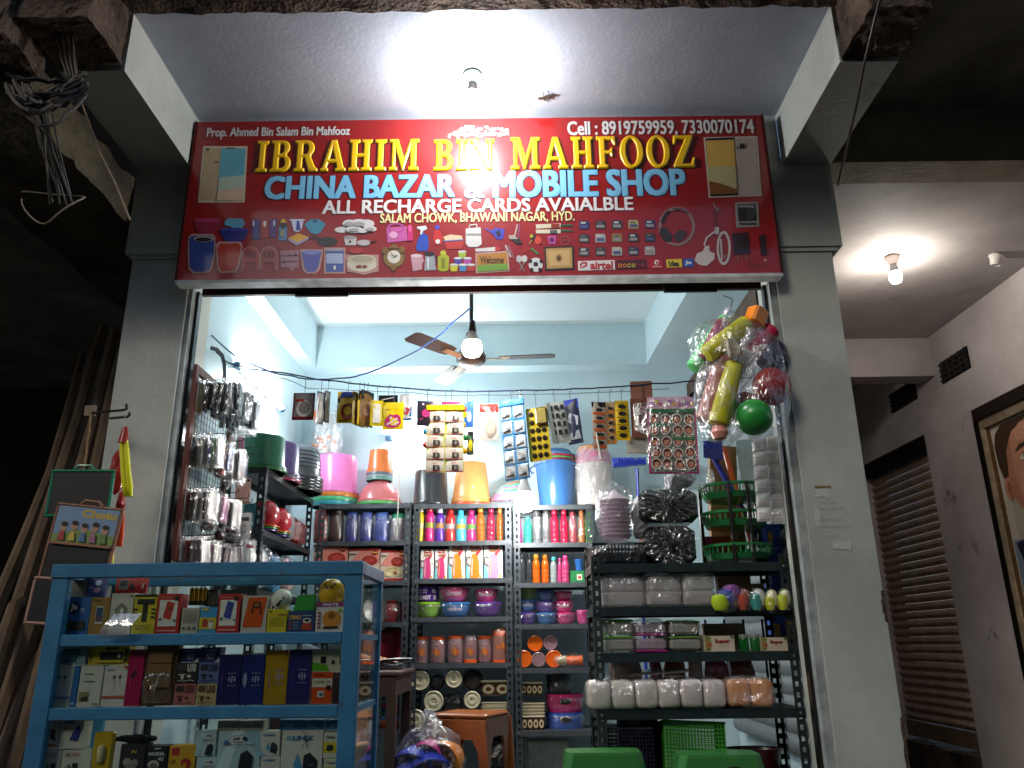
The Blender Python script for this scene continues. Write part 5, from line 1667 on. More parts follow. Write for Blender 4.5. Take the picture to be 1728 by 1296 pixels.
for cx, cy, r_, lb in ((737, 1152, 13, 'dark brown casserole wrapped in film, upper left'), (798, 1148, 17, 'dark brown casserole wrapped in film, upper right'), (762, 1190, 18, 'dark brown casserole wrapped in film, centre'), (748, 1218, 15, 'dark brown casserole low behind the stool')):
    q = PY(cx, cy, YG + .05)
    rr = PY(cx + r_, cy, YG).x - PY(cx, cy, YG).x
    o = thing('casserole', lb, 'casserole', q, group='brown casseroles in film')
    T = Matrix.Rotation(R(-90), 4, 'X')
    MB().lathe([(0, -.02), (rr * .7, -.02), (rr, 0), (rr, .12), (0, .13)], 'p:#2e1c1a', 22, T).build('body', o)
    MB().crumple(rr * 2.3, .10, rr * 2.3, WRAP, .014, 11, cx, z0=-rr * 1.15, e=.8, T=Matrix.Translation((0, .0, 0))).build('plastic_wrap', o)
# cream and brown square boxes with circle pattern
def patbox(label, b, zb, pattern, grp):
    x, z, wd, h = fit(b, YG - .02)
    z = z if zb is None else zb
    t = thing('storage_box', label, 'box', (x, YG - .02, z), group=grp)
    MB().bevbox(-wd / 2, wd / 2, 0, .16, 0, h * .86, 'p:#cfc5a6' if not pattern else 'p:#4a2e26', .008).build('box_body', t)
    MB().bevbox(-wd / 2 - .004, wd / 2 + .004, -.004, .164, h * .862, h, 'p:#dcd3b6', .005).build('rim', t)
    if pattern:
        it = []
        for k in range(pattern):
            cx = (k + .5) / pattern
            it += [('e', cx, .5, .42 / pattern, .36, '#cfc29c'), ('e', cx, .5, .2 / pattern, .16, '#6a3a2c')]
        front_print(t, wd * .98, h * .86, it, 'p', y=-.001, step=.0008, name='printed_circles')


patbox('brown storage box with two cream circles, top of the middle pile', (812, 1148, 860, 1174), None, 2, 'storage boxes on the middle rack')
for k in range(3):
    patbox(['lowest', 'second', 'topmost'][k] + ' plain cream box lid of the middle stack', (812, 1199 - 7 * k, 860, 1206 - 7 * k), None, 0, 'storage boxes on the middle rack')
patbox('brown patterned storage box at the bottom of the middle stack', (812, 1207, 860, 1233), z1, 3, 'storage boxes on the middle rack')
patbox('brown storage box with small cream circles on the right rack', (879, 1151, 916, 1173), None, 4, 'storage boxes on the right rack')
for k in range(4):
    patbox(['lowest', 'second', 'third', 'topmost'][k] + ' plain cream box lid of the right stack', (879, 1203 - 5.5 * k, 919, 1208 - 5.5 * k), None, 0, 'storage boxes on the right rack')
patbox('brown patterned storage box at the bottom of the right stack', (880, 1209, 919, 1233), SH[2][5], 4, 'storage boxes on the right rack')
# oval carry baskets with handle holes
for b, c, lb in (((922, 1139, 966, 1172), '#2b3038', 'charcoal oval basket on top of the pink one'), ((922, 1172, 986, 1203), '#d02c7c', 'bright pink oval basket in film'), ((922, 1203, 987, 1233), '#2c5cc0', 'royal blue oval basket at the bottom of the pile')):
    x, z, wd, h = fit(b, YG)
    t = thing('carry_basket', lb, 'basket', (x, YG + .08, z), group='oval carry baskets')
    MB().lathe([(0, 0), (.42 * wd, 0), (.45 * wd, h * .1), (.5 * wd, h * .9), (.51 * wd, h), (.47 * wd, h), (.42 * wd, h * .3)], 'p:' + c, 26, sy=.62).build('basket_body', t)
    g = MB()
    g.lathe([(0, 0), (.16, 0)], 'p:#0e0c10', 16, Matrix.Translation((0, -.31 * wd - .002, h * .62)) @ Matrix.Rotation(R(90), 4, 'X') @ Matrix.Scale(wd, 4), sy=.45)
    g.build('handle_hole', t)
    MB().crumple(wd * 1.04, wd * .68, h * 1.05, WRAP, .012, 11, int(b[1]), e=.75).build('plastic_wrap', t)
# black bagged goods on the lowest shelf
x, z, wd, h = fit((811, 1244, 862, 1300), YG)
t = thing('black_bundle', 'crinkled black plastic bundle on the lowest middle shelf', 'bundle', (x, YG + .1, FZ + .065))
MB().crumple(wd, .2, h, 'f:#15151a', .03, 12, 5, e=.6).build('black_bag', t)
MB().crumple(wd * 1.05, .22, h * 1.03, WRAP, .02, 12, 6, e=.6).build('plastic_wrap', t)
x, z, wd, h = fit((884, 1250, 962, 1330), YR)
MB().bevbox(x - RK[2].location.x - wd / 2, x - RK[2].location.x + wd / 2, .06, .072, .062, SH[2][5] - FZ - .06, 'm:#6d7674', .003).build('back_panel', RK[2])

# goods on the left side rack (seen past the phone covers)
for k, (px, c, lb) in enumerate(((462, '#c02a30', 'red toy bag with rainbow hem on the left side rack'), (478, '#b82430', 'second red toy bag beside the first'))):
    q = PZ(px, 880, SIDE_Z[1])
    t = thing('toy_bag', lb, 'toy', (-1.52, 4.85 + .26 * k, SIDE_Z[1] + .002), group='red toys on the side rack')
    MB().lathe([(0, .05), (.08, .045), (.10, .09), (.09, .15), (.05, .19), (0, .2)], 'f:' + c, 16).build('bag_body', t)
    for j, cl in enumerate(('#d86a2a', '#3a9a40', '#5a3ca0')):
        MB().lathe([(.085 - .008 * j, .045 - .012 * j), (.10 - .006 * j, .04 - .012 * j), (.10 - .006 * j, .034 - .012 * j), (.08, .033 - .012 * j)], 'p:' + cl, 18).build('coloured_hem', t)
for k, (y, c, lb) in enumerate(((5.25, '#9a9ca0', 'grey wrapped bowl on the side rack second shelf'), (5.55, '#7c2a28', 'brick red wrapped box on the side rack second shelf'))):
    t = thing('wrapped_bundle', lb, 'bundle', (-1.55, y, SIDE_Z[1] + .004))
    MB().bevbox(-.09, .09, -.11, .11, 0, .18, 'p:' + c, .03).build('contents', t)
    MB().crumple(.21, .25, .2, WRAP, .015, 11, k, e=.6).build('plastic_wrap', t)
for k, (y, c, lb) in enumerate(((4.82, '#b9bcc2', 'silver crinkled packet in front on the side rack third shelf'), (5.12, '#4a86b4', 'blue and white packet on the side rack third shelf'), (5.42, '#c9a8a4', 'pale pink packet on the side rack third shelf'))):
    t = thing('crinkled_packet', lb, 'packet', (-1.56, y, SIDE_Z[2] + .006))
    MB().crumple(.17, .22, .24, 'f:' + c, .022, 10, k + 3, e=.6).build('packet', t)
    MB().crumple(.19, .24, .26, WRAP, .03, 11, k + 9, e=.6).build('plastic_wrap', t)
q = PX(425, 815, -1.60)
MB().bevbox(-.09, .09, -.04, .04, 0, .15, 'p:#2a6a72', .012).build('teal_crate', None, (-1.60, 4.70, SIDE_Z[1] + .004), label='teal plastic crate behind the phone covers on the side rack', cat='crate')

# ================================================================== THE BLUE GLASS COUNTER
YK, KD = 3.0, .49
KX0, KX1, KZ = -1.70, -.56, 1.645
KR = [PY(340, y, YK).z for y in (1068, 1192)]      # tops of the two middle rails
KB = .90
BLUE = chipped('chipped_blue_paint', '#397a9c', '#2c6485', '#4a443e', .615)
kt = thing('display_counter', 'blue painted steel and glass display counter full of phone accessories', 'counter', ((KX0 + KX1) / 2, YK, 0))
kx = (KX1 - KX0) / 2


def kp(g, name):
    return g.build(name, kt)


for sx in (-1, 1):
    for y in (0, KD):
        g = MB()
        x = sx * kx
        fw = .062 if y == 0 else .035
        g.bevbox(min(x, x - sx * fw), max(x, x - sx * fw), y - (0 if y == 0 else .035), y + (.035 if y == 0 else 0), 0, KZ - .048, BLUE, .003)
        kp(g, 'post')
g = MB()
g.bevbox(-kx - .004, kx + .004, -.006, .034, KZ - .05, KZ, BLUE, .003)
g.bevbox(-kx - .004, kx + .004, KD - .03, KD + .006, KZ - .05, KZ, BLUE, .003)
g.bevbox(kx - .034, kx + .0045, .0345, KD - .031, KZ - .049, KZ - .001, BLUE, .003)
g.bevbox(-kx - .0045, -kx + .034, .0345, KD - .031, KZ - .049, KZ - .001, BLUE, .003)
kp(g, 'top_frame')
g = MB()
g.box(-kx + .036, kx - .036, .036, KD - .033, KZ - .012, KZ - .006, GLASS)
kp(g, 'top_glass')
for z in KR + [KB - .005]:
    g = MB()
    g.bevbox(-kx + .063, kx - .063, .002, .03, z - .042, z - .001, BLUE, .003)
    kp(g, 'shelf_rail')
    g = MB()
    g.box(-kx + .02, kx - .02, .036, KD - .04, z - .008, z - .002, GLASS)
    kp(g, 'glass_shelf')
    g = MB()
    g.box(kx - .03, kx - .006, .037, KD - .037, z - .03, z - .009, BLUE)
    kp(g, 'side_rail')
zs = [KB] + KR[::-1] + [KZ - .05]
for z0, z1 in zip(zs, zs[1:]):
    g = MB()
    g.box(-kx + .05, kx - .05, .016, .019, z0 + .001, z1 - .043 + .03, GLASS)
    kp(g, 'front_pane')
g = MB()
g.box(kx - .012, kx - .009, .036, KD - .036, KB, KZ - .05, GLASS)
kp(g, 'side_pane')
g = MB()
g.box(-kx + .009, -kx + .012, .036, KD - .036, .02, KZ - .05, GLASS)
kp(g, 'side_pane')
g = MB()
g.box(-kx + .06, kx - .06, .012, .03, .02, KB - .05, 'd:#3a7398')
kp(g, 'kick_panel')

YI = YK + .055
Z1, Z2, Z3 = KR[0], KR[1], KB + .0


def ct_(name, label, b, col, items=(), d=.06, Y=YI, zb=None, **k):
    return carton(name, label, b, Y, d, col, items, zb=zb, **k)


def lines(x0, x1, ys, c, h=.02):
    return [('r', x0, y, x1, y + h, c) for y in ys]


# ---- upper shelf
ct_('sim_box', 'blue box with round dark logo reading Jio, left end of the top shelf', (94, 1008, 151, 1068), '#2c5f9e', [('e', .52, .72, .17, .17, '#14203c'), ('t', 'Jio', .42, .61, .62, .83, .05, '#e8e6d4'), ('t', 'DIGITAL', .72, .66, .86, .71, .02, '#b8c4d6'), ('t', 'LIFE', .74, .59, .84, .64, .02, '#b8c4d6'), ('r', .08, .12, .48, .36, '#3a4a44'), ('r', .48, .12, .92, .36, '#33302c'), ('r', .12, .15, .42, .33, '#4f7a5c'), ('e', .22, .24, .05, .05, '#b0562f'), ('e', .34, .26, .05, .05, '#79a860')], zb=Z1)
ct_('phone_box', 'brown kraft phone box showing a small phone', (152, 1008, 183, 1068), '#9c7336', [('r', .3, .28, .72, .76, '#c8c2ba'), ('r', .33, .34, .69, .72, '#2f4a63'), ('r', .33, .34, .69, .48, '#6d4a58'), ('r', .1, .9, .5, .93, '#5a4220')], zb=Z1)
ct_('earphone_box', 'white box with a shield-shaped window', (185, 1001, 223, 1068), '#c2bcab', [('p', [(.22, .62), (.5, .76), (.78, .62), (.74, .36), (.5, .18), (.26, .36)], '#6c6656'), ('p', [(.28, .60), (.5, .71), (.72, .60), (.68, .38), (.5, .24), (.32, .38)], '#8c8672'), ('e', .52, .46, .07, .18, '#d8d4c8'), ('e', .57, .56, .04, .05, '#f0eee6'), ('r', .86, .9, .94, .95, '#55503f')], zb=Z1)
ct_('cable_box', 'yellow box with a large black T-shaped print', (225, 1003, 263, 1066), '#c9b51e', [('r', .12, .74, .9, .88, '#1d1a12'), ('r', .40, .30, .62, .74, '#1d1a12'), ('r', 0, .94, 1, 1, '#2a2412')] + [('r', .0, .40 + .1 * i, .2, .44 + .1 * i, '#1d1a12') for i in range(3)] + [('r', .8, .40 + .1 * i, 1, .44 + .1 * i, '#1d1a12') for i in range(3)] + [('r', .15, .2, .85, .215, '#6a5c10'), ('r', .15, .14, .85, .155, '#6a5c10')], zb=Z1)
PB = lambda c: [('r', .1, .18, .86, .84, '#d8d2c6'), ('p', [(.28, .40), (.62, .34), (.74, .76), (.42, .82)], c), ('p', [(.48, .60), (.60, .58), (.58, .68)], '#3a1a14'), ('r', .72, .82, .9, .94, '#2a1412'), ('q', .12, .89, .6, .93, '#e0b0a4'), ('r', .08, .05, .9, .09, '#d88a7c'), ('l', [(.14, .34), (.24, .38)], .05, '#2a2420'), ('l', [(.74, .34), (.82, .30), (.84, .36)], .03, '#2a2420')]
ct_('power_bank_box', 'red and white power bank box with a red device', (264, 1002, 304, 1069), '#b5261d', PB('#b8321c'), zb=Z1, side='#8f1c16')
ct_('power_bank_box', 'red and white power bank box with a blue device', (367, 1002, 404, 1069), '#b02620', PB('#2c3f94'), zb=Z1, side='#8c1d18')
ct_('carton', 'plain grey-white carton under the gold batteries', (306, 1026, 335, 1068), '#b0a996', lines(.08, .92, [.86, .79, .72, .65, .58, .51, .44], '#8f8876', .025) + [('e', .2, .2, .08, .05, '#4a4438'), ('e', .5, .2, .08, .05, '#4a4438'), ('e', .8, .2, .08, .05, '#4a4438')], zb=Z1)
for k in range(4):
    x, z, wd, h = fit((317 + 7.4 * k, 992, 323.6 + 7.4 * k, 1023), YI)
    t = thing('battery', 'gold topped battery, number %s from the left in its pack' % ('one', 'two', 'three', 'four')[k], 'battery', (x, YI + .015, z + .004), group='gold and black batteries')
    MB().lathe([(0, 0), (.009, 0), (.009, .016), (0, .016)], 'p:#17130e', 12).build('black_sleeve', t)
    MB().lathe([(.0088, .016), (.0088, h * .92), (.003, h * .93), (.003, h), (0, h)], 'g:#c08a2a', 12).build('gold_can', t)
ct_('battery_pack', 'black boxed pack of batteries beside the gold ones', (347, 995, 366, 1023), '#191612', [('r', .1, .1, .45, .9, '#3a3226'), ('r', .55, .1, .9, .9, '#4a4030'), ('e', .3, .8, .1, .06, '#8a8070')], d=.03, Y=YI + .02, zb=None)
ct_('battery_box', 'blue and yellow box with two battery cells printed', (337, 1025, 365, 1068), '#3a8fc0', [('r', 0, .15, 1, .6, '#d2b722'), ('e', .35, .4, .18, .16, '#a83a22'), ('r', .17, .24, .53, .4, '#a83a22'), ('r', .55, .2, .85, .46, '#d8d2c0'), ('e', .7, .46, .15, .04, '#8a8576'), ('r', .1, .88, .5, .96, '#d2b722')], zb=Z1)
ct_('orange_case_box', 'clear-edged box with an orange case inside', (408, 1005, 450, 1068), '#b9b2a6', [('p', [(.06, .14), (.82, .14), (.97, .95), (.24, .95)], '#c4521c'), ('e', .58, .74, .18, .1, '#4a2418'), ('r', .40, .5, .46, .68, '#4a2418'), ('r', .72, .5, .78, .68, '#4a2418'), ('e', .58, .74, .12, .06, '#8a5a3a')], zb=Z1, kind='p')
ct_('yellow_box', 'small plain yellow box under the white speaker dome', (451, 1028, 483, 1068), '#c4b01e', lines(.1, .9, [.6, .52, .44, .36, .28], '#7a6c14', .02) + [('r', .55, .74, .98, .78, '#8a2a1c'), ('e', .14, .9, .06, .04, '#3a3418')], zb=Z1)
ct_('firki_box', 'navy box reading FIRKI with a small red speaker printed', (486, 1031, 530, 1068), '#1d3a66', [('t', 'FIRKI', .06, .60, .48, .80, .04, '#c89a3a'), ('p', [(.5, .1), (.94, .1), (.86, .5), (.6, .5)], '#a8321e'), ('e', .73, .54, .16, .12, '#d8d2c8'), ('e', .73, .55, .1, .07, '#1a1412'), ('r', .56, .76, .9, .79, '#a8b4c8')] + [('e', .1, .44 - .14 * i, .05, .05, '#b03a28') for i in range(3)] + lines(.22, .42, [.44, .3, .16], '#8fa0bc', .03), zb=Z1)
ct_('speaker_box', 'white box with purple top reading ONLITE and an orange speaker', (533, 1016, 579, 1068), '#c9c0bc', [('r', 0, .84, 1, 1, '#7c2a68'), ('t', 'ONLITE', .22, .87, .8, .97, .03, '#e0cfd8'), ('e', .58, .42, .34, .3, '#c9812a'), ('e', .58, .54, .14, .12, '#8a5418'), ('p', [(.26, .10), (.86, .10), (.80, .18), (.32, .18)], '#2a2018'), ('e', .88, .72, .09, .06, '#7aa83c')] + [('r', .08, .12 + .12 * i, .18, .19 + .12 * i, '#8a2a3a') for i in range(5)], zb=Z1)
q = PY(560, 1009, YI + .05)
sp = thing('round_speaker', 'yellow ball-shaped speaker with round holes on the counter top shelf', 'speaker', (q.x, YI + .04, PY(560, 1015.5, YI + .0).z))
MB().lathe([(0, 0), (.036, 0), (.045, .012), (.0485, .035), (.044, .06), (.03, .078), (.012, .085), (0, .086)], 'p:#d8a41c', 24).build('speaker_body', sp)
g = MB()
for k in range(7):
    a = k * math.pi / 3
    dx, dz = (.016 * math.cos(a), .013 * math.sin(a)) if k < 6 else (0, 0)
    g.lathe([(0, 0), (.0065, 0)], 'p:#2a1a08', 12, Matrix.Translation((dx, -.0375 + .0 + (dz - .0) * .75, .064 + dz)) @ Matrix.Rotation(R(52), 4, 'X'))
g.build('speaker_holes', sp)
q = PY(473, 1027, YI + .03)
sp = thing('dome_speaker', 'white dome-shaped speaker lying on the yellow box', 'speaker', (q.x, YI + .035, PY(473, 1027, YI).z + .001))
MB().lathe([(0, -.030), (.02, -.030), (.034, -.02), (.038, 0), (.034, .022), (.02, .036), (0, .04)], 'p:#d3d0c4', 22, Matrix.Translation((0, 0, .032)) @ Matrix.Rotation(R(40), 4, 'Y') @ Matrix.Rotation(R(20), 4, 'X')).build('dome', sp)
MB().box(-.004, .004, -.037, -.030, .01, .05, 'p:#2a2824', Matrix.Translation((-.012, 0, 0)) @ Matrix.Rotation(R(38), 4, 'Y')).build('slot', sp)
q = PY(515, 1030, YI + .03)
sp = thing('green_speaker', 'green faceted speaker block on the FIRKI box', 'speaker', (q.x, YI + .035, PY(515, 1030.5, YI).z + .001))
g = MB()
g.add([(-.04, -.028, 0), (.036, -.028, 0), (.042, .028, 0), (-.036, .028, 0), (-.026, -.022, .055), (.036, -.022, .058), (.038, .022, .058), (-.024, .022, .055)], [(0, 3, 2, 1), (4, 5, 6, 7), (0, 1, 5, 4), (1, 2, 6, 5), (2, 3, 7, 6), (3, 0, 4, 7)], 'p:#2c8a34')
g.build('block', sp)
ct_('phone_pack', 'dark blue phone pack leaning at the back of the top shelf', (106, 974, 176, 1007), '#2a2f6e', [('r', 0, 0, .60, 1, '#20222c'), ('r', .12, .3, .56, .88, '#4d4636'), ('e', .82, .72, .08, .14, '#b9c2d8'), ('e', .82, .34, .08, .14, '#c08a94'), ('q', .64, .4, .74, .55, '#c8cce0')], d=.02, Y=YI + .10, rx=-12)
ct_('usb_blister', 'red blister card with a small USB stick', (194, 971, 247, 1001), '#b3231f', [('r', .12, .2, .42, .78, '#8a7a72'), ('r', .14, .4, .38, .74, '#2f2a2a'), ('e', .55, .36, .07, .2, '#3a2c2a'), ('q', .02, .2, .06, .8, '#d88a80'), ('p', [(.86, .25), (.92, .25), (.94, .6), (.88, .5)], '#d8b4ae')], d=.012, Y=YI + .07, rx=-8, kind='p')
g = MB()
x, z, wd, h = fit((585, 969, 589, 1066), YI)
g.box(-.0045, .0045, 0, .012, 0, h, 'p:#c4b52a')
g.build('yellow_strip', None, (x - .002, YI - .02, Z1), label='upright yellow plastic strip at the right end of the top shelf', cat='strip')

# ---- middle shelf
EB = lambda a: [('e', .45, .72, .06, .05, '#4a4640'), ('e', .70, .73, .05, .05, '#4a4640'), ('l', [(.45, .68), (.5, .52), (.48, .42)], .015, '#8a857a'), ('l', [(.70, .69), (.74, .5)], .015, '#8a857a'), ('r', 0, .20, 1, .26, a), ('r', .1, .9, .4, .93, '#8a93a8')]
ct_('earphone_box', 'white earphone box with a blue band, left end of middle shelf', (77, 1124, 121, 1190), '#c9c6bd', EB('#6d86b0'), zb=Z2, side='#2a66a8')
ct_('blue_box', 'narrow bright blue box edge between the white boxes', (122, 1124, 131, 1190), '#2468a8', [('e', .5, .08, .3, .03, '#a8c0d8')], zb=Z2)
ct_('accessory_box', 'white box with green lines and a small black photo', (133, 1124, 171, 1190), '#cbc7bb', [('r', .2, .78, .6, .81, '#4a6a44'), ('r', .2, .6, .7, .63, '#4a6a44'), ('r', .08, .12, .5, .36, '#8a8358'), ('p', [(.15, .14), (.5, .14), (.46, .26), (.2, .22)], '#1c1a16'), ('r', .7, .05, .95, .08, '#6a665c')], zb=Z2)
ct_('earphone_box', 'white earphone box with an orange band', (174, 1124, 212, 1190), '#ccc7bd', EB('#b8583a') + [('p', [(.8, 1), (1, 1), (1, .9)], '#b83a28')], zb=Z2)
ct_('earphone_pack', 'glossy magenta earphone pack', (214, 1096, 240, 1191), '#a81c50', [('r', .3, .9, .75, .94, '#6a1034'), ('e', .5, .58, .14, .04, '#4a2a3a'), ('e', .35, .52, .1, .03, '#3a222e'), ('l', [(.3, .5), (.25, .3)], .03, '#c85a86')], zb=Z2, kind='f')
t = ct_('brown_tray', 'open brown cardboard tray holding small kraft boxes', (243, 1088, 297, 1191), '#4a3020', [('r', .06, .04, .94, .96, '#6a4a2c')], zb=Z2, d=.04)
x, z, wd, h = fit((243, 1088, 297, 1191), YI)
for k in range(3):
    MB().box(-wd * .36, wd * .36, -.012, -.002, h * (.30 + .20 * k), h * (.485 + .20 * k), 'k:#7c5a34').build('kraft_box', t)
MB().crumple(wd * .9, .03, h * .5, WRAP, .008, 10, 2, e=.5, T=Matrix.Translation((0, -.01, h * .03))).build('plastic_wrap', t)
UB = lambda bgc, fg, ac: [('r', .08, .62, .44, .92, ac), ('t', 'U10', .5, .55, .92, .95, .05, fg), ('e', .62, .34, .1, .07, fg), ('e', .3, .3, .08, .12, fg), ('l', [(.1, .14), (.4, .1), (.7, .16), (.9, .1)], .03, fg), ('r', .1, .4, .45, .44, fg)]
ct_('charger_box', 'navy box with white figures, left of the pair on top', (303, 1094, 336, 1117), '#22245c', [('t', 'N17', .4, .15, .75, .6, .02, '#aab0d0'), ('r', .3, .75, .75, .8, '#8a90b8'), ('p', [(.75, 0), (1, 0), (1, .3)], '#c0c4d8')], d=.05, Y=YI + .01, zb=None)
ct_('charger_box', 'navy box with white figures, right of the pair on top', (337, 1092, 372, 1117), '#24265e', [('t', 'N17', .35, .15, .7, .6, .02, '#aab0d0'), ('r', .3, .75, .75, .8, '#8a90b8'), ('p', [(.75, 0), (1, 0), (1, .3)], '#c0c4d8')], d=.05, Y=YI + .01, zb=None)
ct_('earphone_box', 'black U10 earphone box in the upper row', (298, 1118, 333, 1153), '#191a1c', UB('#1', '#cfcabc', '#3a3a3c'), zb=None)
ct_('earphone_box', 'grey-blue U10 earphone box in the upper row', (335, 1118, 369, 1153), '#5a6a98', UB('#1', '#1d2030', '#20243a'), zb=None)
ct_('earphone_box', 'pink U10 earphone box in the lower row', (294, 1154, 329, 1191), '#b56a60', UB('#1', '#5a2a26', '#3a2a2a'), zb=Z2)
ct_('earphone_box', 'cream U10 earphone box in the lower row', (331, 1154, 365, 1191), '#b8a070', UB('#1', '#5a3a22', '#4a3c2a'), zb=Z2)
PO = [('r', .5, .46, .54, .56, '#b9b4cc'), ('r', .62, .44, .66, .58, '#b9b4cc'), ('r', .74, .46, .78, .56, '#b9b4cc')] + lines(.44, .84, [.38, .50, .62], '#8f88b8', .012) + [('r', .2, .3, .22, .62, '#5a5a9c')]
for b, c, lb, ex in (((367, 1105, 405, 1192), '#241f58', 'first purple foil pouch with white figures', []), ((407, 1105, 445, 1192), '#1f2a68', 'blue foil pouch with an oval window', [('e', .18, .5, .09, .14, '#8a94b0')]), ((447, 1097, 484, 1192), '#a8821c', 'gold foil pouch between the purple ones', [('p', [(.8, 1), (1, 1), (1, .88)], '#a83a24')]), ((486, 1096, 523, 1192), '#2c2664', 'tall purple foil pouch right of the gold one', [])):
    ct_('foil_pouch', lb, b, c, PO + ex, zb=Z2, kind='f', cat='pouch', d=.035, group='foil pouches on the middle shelf')
ct_('memory_card_pack', 'white and green memory card blister pack', (526, 1095, 577, 1133), '#b9b89e', [('p', [(0, 0), (.62, 0), (.5, .3), (0, .42)], '#5aa02c'), ('r', .3, .36, .48, .66, '#1c1c1a'), ('e', .72, .4, .06, .1, '#2a2a26'), ('q', .7, .62, .86, .8, '#7a7866'), ('r', .92, .3, .96, .7, '#5a5848')], d=.012, Y=YI + .008, kind='p')
ct_('memory_card_pack', 'orange memory card pack reading XTREME', (526, 1134, 560, 1192), '#c8481c', [('r', 0, .52, 1, .80, '#ccc4ac'), ('t', 'XTREME', .1, .62, .62, .72, .04, '#1c1814'), ('t', '3M', .70, .63, .9, .72, .02, '#3a342a'), ('r', .3, .2, .62, .4, '#c9c2b0'), ('r', .4, .24, .56, .34, '#4a5468'), ('r', .1, .9, .6, .94, '#8a2c10'), ('r', .72, .44, .94, .58, '#2a2420')], d=.012, Y=YI + .004, zb=Z2, kind='p')
ct_('dark_box', 'narrow dark maroon box at the right end of middle shelf', (562, 1135, 576, 1191), '#2c1616', [('r', .2, .85, .8, .9, '#6a4a44')], zb=Z2)
ct_('tablet_box', 'slanting grey-blue tablet box on top of the earphone boxes', (89, 1091, 146, 1122), '#7a929c', [('p', [(.16, .14), (.72, .18), (.80, .86), (.30, .84)], '#22404a'), ('p', [(.2, .2), (.68, .24), (.74, .78), (.34, .76)], '#4f7c88'), ('l', [(.3, .3), (.62, .7)], .02, '#2a4a54')], d=.05, rz=-4, zb=None, kind='p')
ct_('torch_box', 'yellow torch box reading 2800 with a black torch', (150, 1089, 218, 1122), '#c4aa1c', [('r', .28, .26, .86, .66, '#171512'), ('e', .76, .46, .04, .1, '#d8d2c0'), ('t', '2800', .88, .1, .99, .9, .04, '#1c1812'), ('r', .4, .78, .72, .9, '#4a4210'), ('r', .04, .2, .07, .7, '#4a4210'), ('r', .2, .08, .9, .14, '#8a7a18')], d=.05, zb=None)

# ---- bottom shelf (cut by the picture edge)
MI = [('t', 'MILTON', .16, .80, .80, .92, .05, '#a8281c'), ('r', .55, .3, .8, .62, '#1f2024'), ('l', [(.2, .5), (.4, .6), (.5, .4)], .03, '#6a8a4a'), ('e', .3, .4, .06, .06, '#3a3a3a'), ('e', .42, .5, .05, .05, '#3a3a3a'), ('p', [(.6, .3), (.9, .2), (.8, .5)], '#1a1a1e'), ('r', .05, .04, .95, .12, '#b8583a')]
for b, lb in (((68, 1213, 100, 1261), 'white MILTON charger box in the upper left corner of the bottom shelf'), ((66, 1266, 100, 1330), 'white MILTON charger box lower left of the stack'), ((102, 1266, 137, 1330), 'white MILTON charger box lower right of the stack')):
    ct_('charger_box', lb, b, '#c4bfb2', MI, zb=Z3 if b[1] > 1250 else None)
ct_('charger_box', 'white charger box with a blue plug reading VITU', (102, 1212, 140, 1261), '#c8c2b4', [('t', 'VITU', .1, .80, .6, .93, .05, '#2a2a6a'), ('p', [(.45, .24), (.82, .2), (.92, .55), (.78, .78), (.55, .5)], '#1f2f80'), ('e', .2, .66, .09, .07, '#b8843a')])
x, z, wd, h = fit((153, 1235, 187, 1330), YI)
t = thing('yellow_pouch', 'yellow pouch with a small torch inside on the bottom shelf', 'pouch', (x, YI, Z3))
MB().bevbox(-wd / 2, wd / 2, 0, .025, 0, h + (z - Z3), 'f:#c4a01c', .006).build('pouch_body', t)
MB().lathe([(0, 0), (.011, .01), (.013, .05), (.009, .06), (0, .062)], 'p:#d8c898', 12, Matrix.Translation((0, -.006, h * .35))).build('torch', t)
ct_('dark_phone_box', 'black accessory box with two white plugs and gold lettering', (200, 1256, 242, 1330), '#24211d', [('t', 'IN', .45, .76, .66, .86, .03, '#b8983a'), ('e', .32, .55, .16, .1, '#9a948a'), ('e', .62, .52, .16, .1, '#8a847a'), ('r', .24, .2, .7, .5, '#7a746a')], zb=Z3)
ct_('phone_box', 'black phone box reading NOKIA 4G with a white charger', (245, 1259, 279, 1330), '#15151a', [('t', 'NOKIA', .1, .74, .9, .84, .05, '#c8c4bc'), ('t', '4G', .6, .60, .86, .70, .04, '#c8c4bc'), ('e', .4, .5, .28, .12, '#b8b2a8'), ('e', .4, .46, .2, .09, '#6a645a'), ('r', .4, .92, .7, .95, '#d8d4cc')], zb=Z3)
ct_('screen_guard_box', 'yellow box with a big red numeral 2', (283, 1258, 328, 1330), '#c8961a', [('t', '2', .48, .18, .9, .66, .05, '#a0281c'), ('r', .1, .74, .38, .94, '#a8281c'), ('t', '1.5A', .06, .52, .3, .62, .02, '#7a3a1c')], zb=Z3)
AS = [('p', [(0, .2), (.3, 1), (.6, 1), (.2, 0), (0, 0)], '#a8c8d0'), ('e', .6, .80, .2, .09, '#e0ddd4'), ('t', 'ASP', .46, .76, .66, .84, .04, '#1c2a4a'), ('e', .72, .80, .05, .05, '#2a3a5a'), ('p', [(.5, .06), (.84, .02), (.9, .38), (.8, .5), (.6, .44)], '#16181c'), ('r', .3, .62, .9, .64, '#8a4a44')]
ct_('charger_box', 'small pale blue ASP charger box, upper one', (330, 1233, 364, 1276), '#b0c4c8', AS)
ct_('charger_box', 'small pale blue ASP charger box, lower one', (330, 1277, 364, 1330), '#aec2c6', AS, zb=Z3)
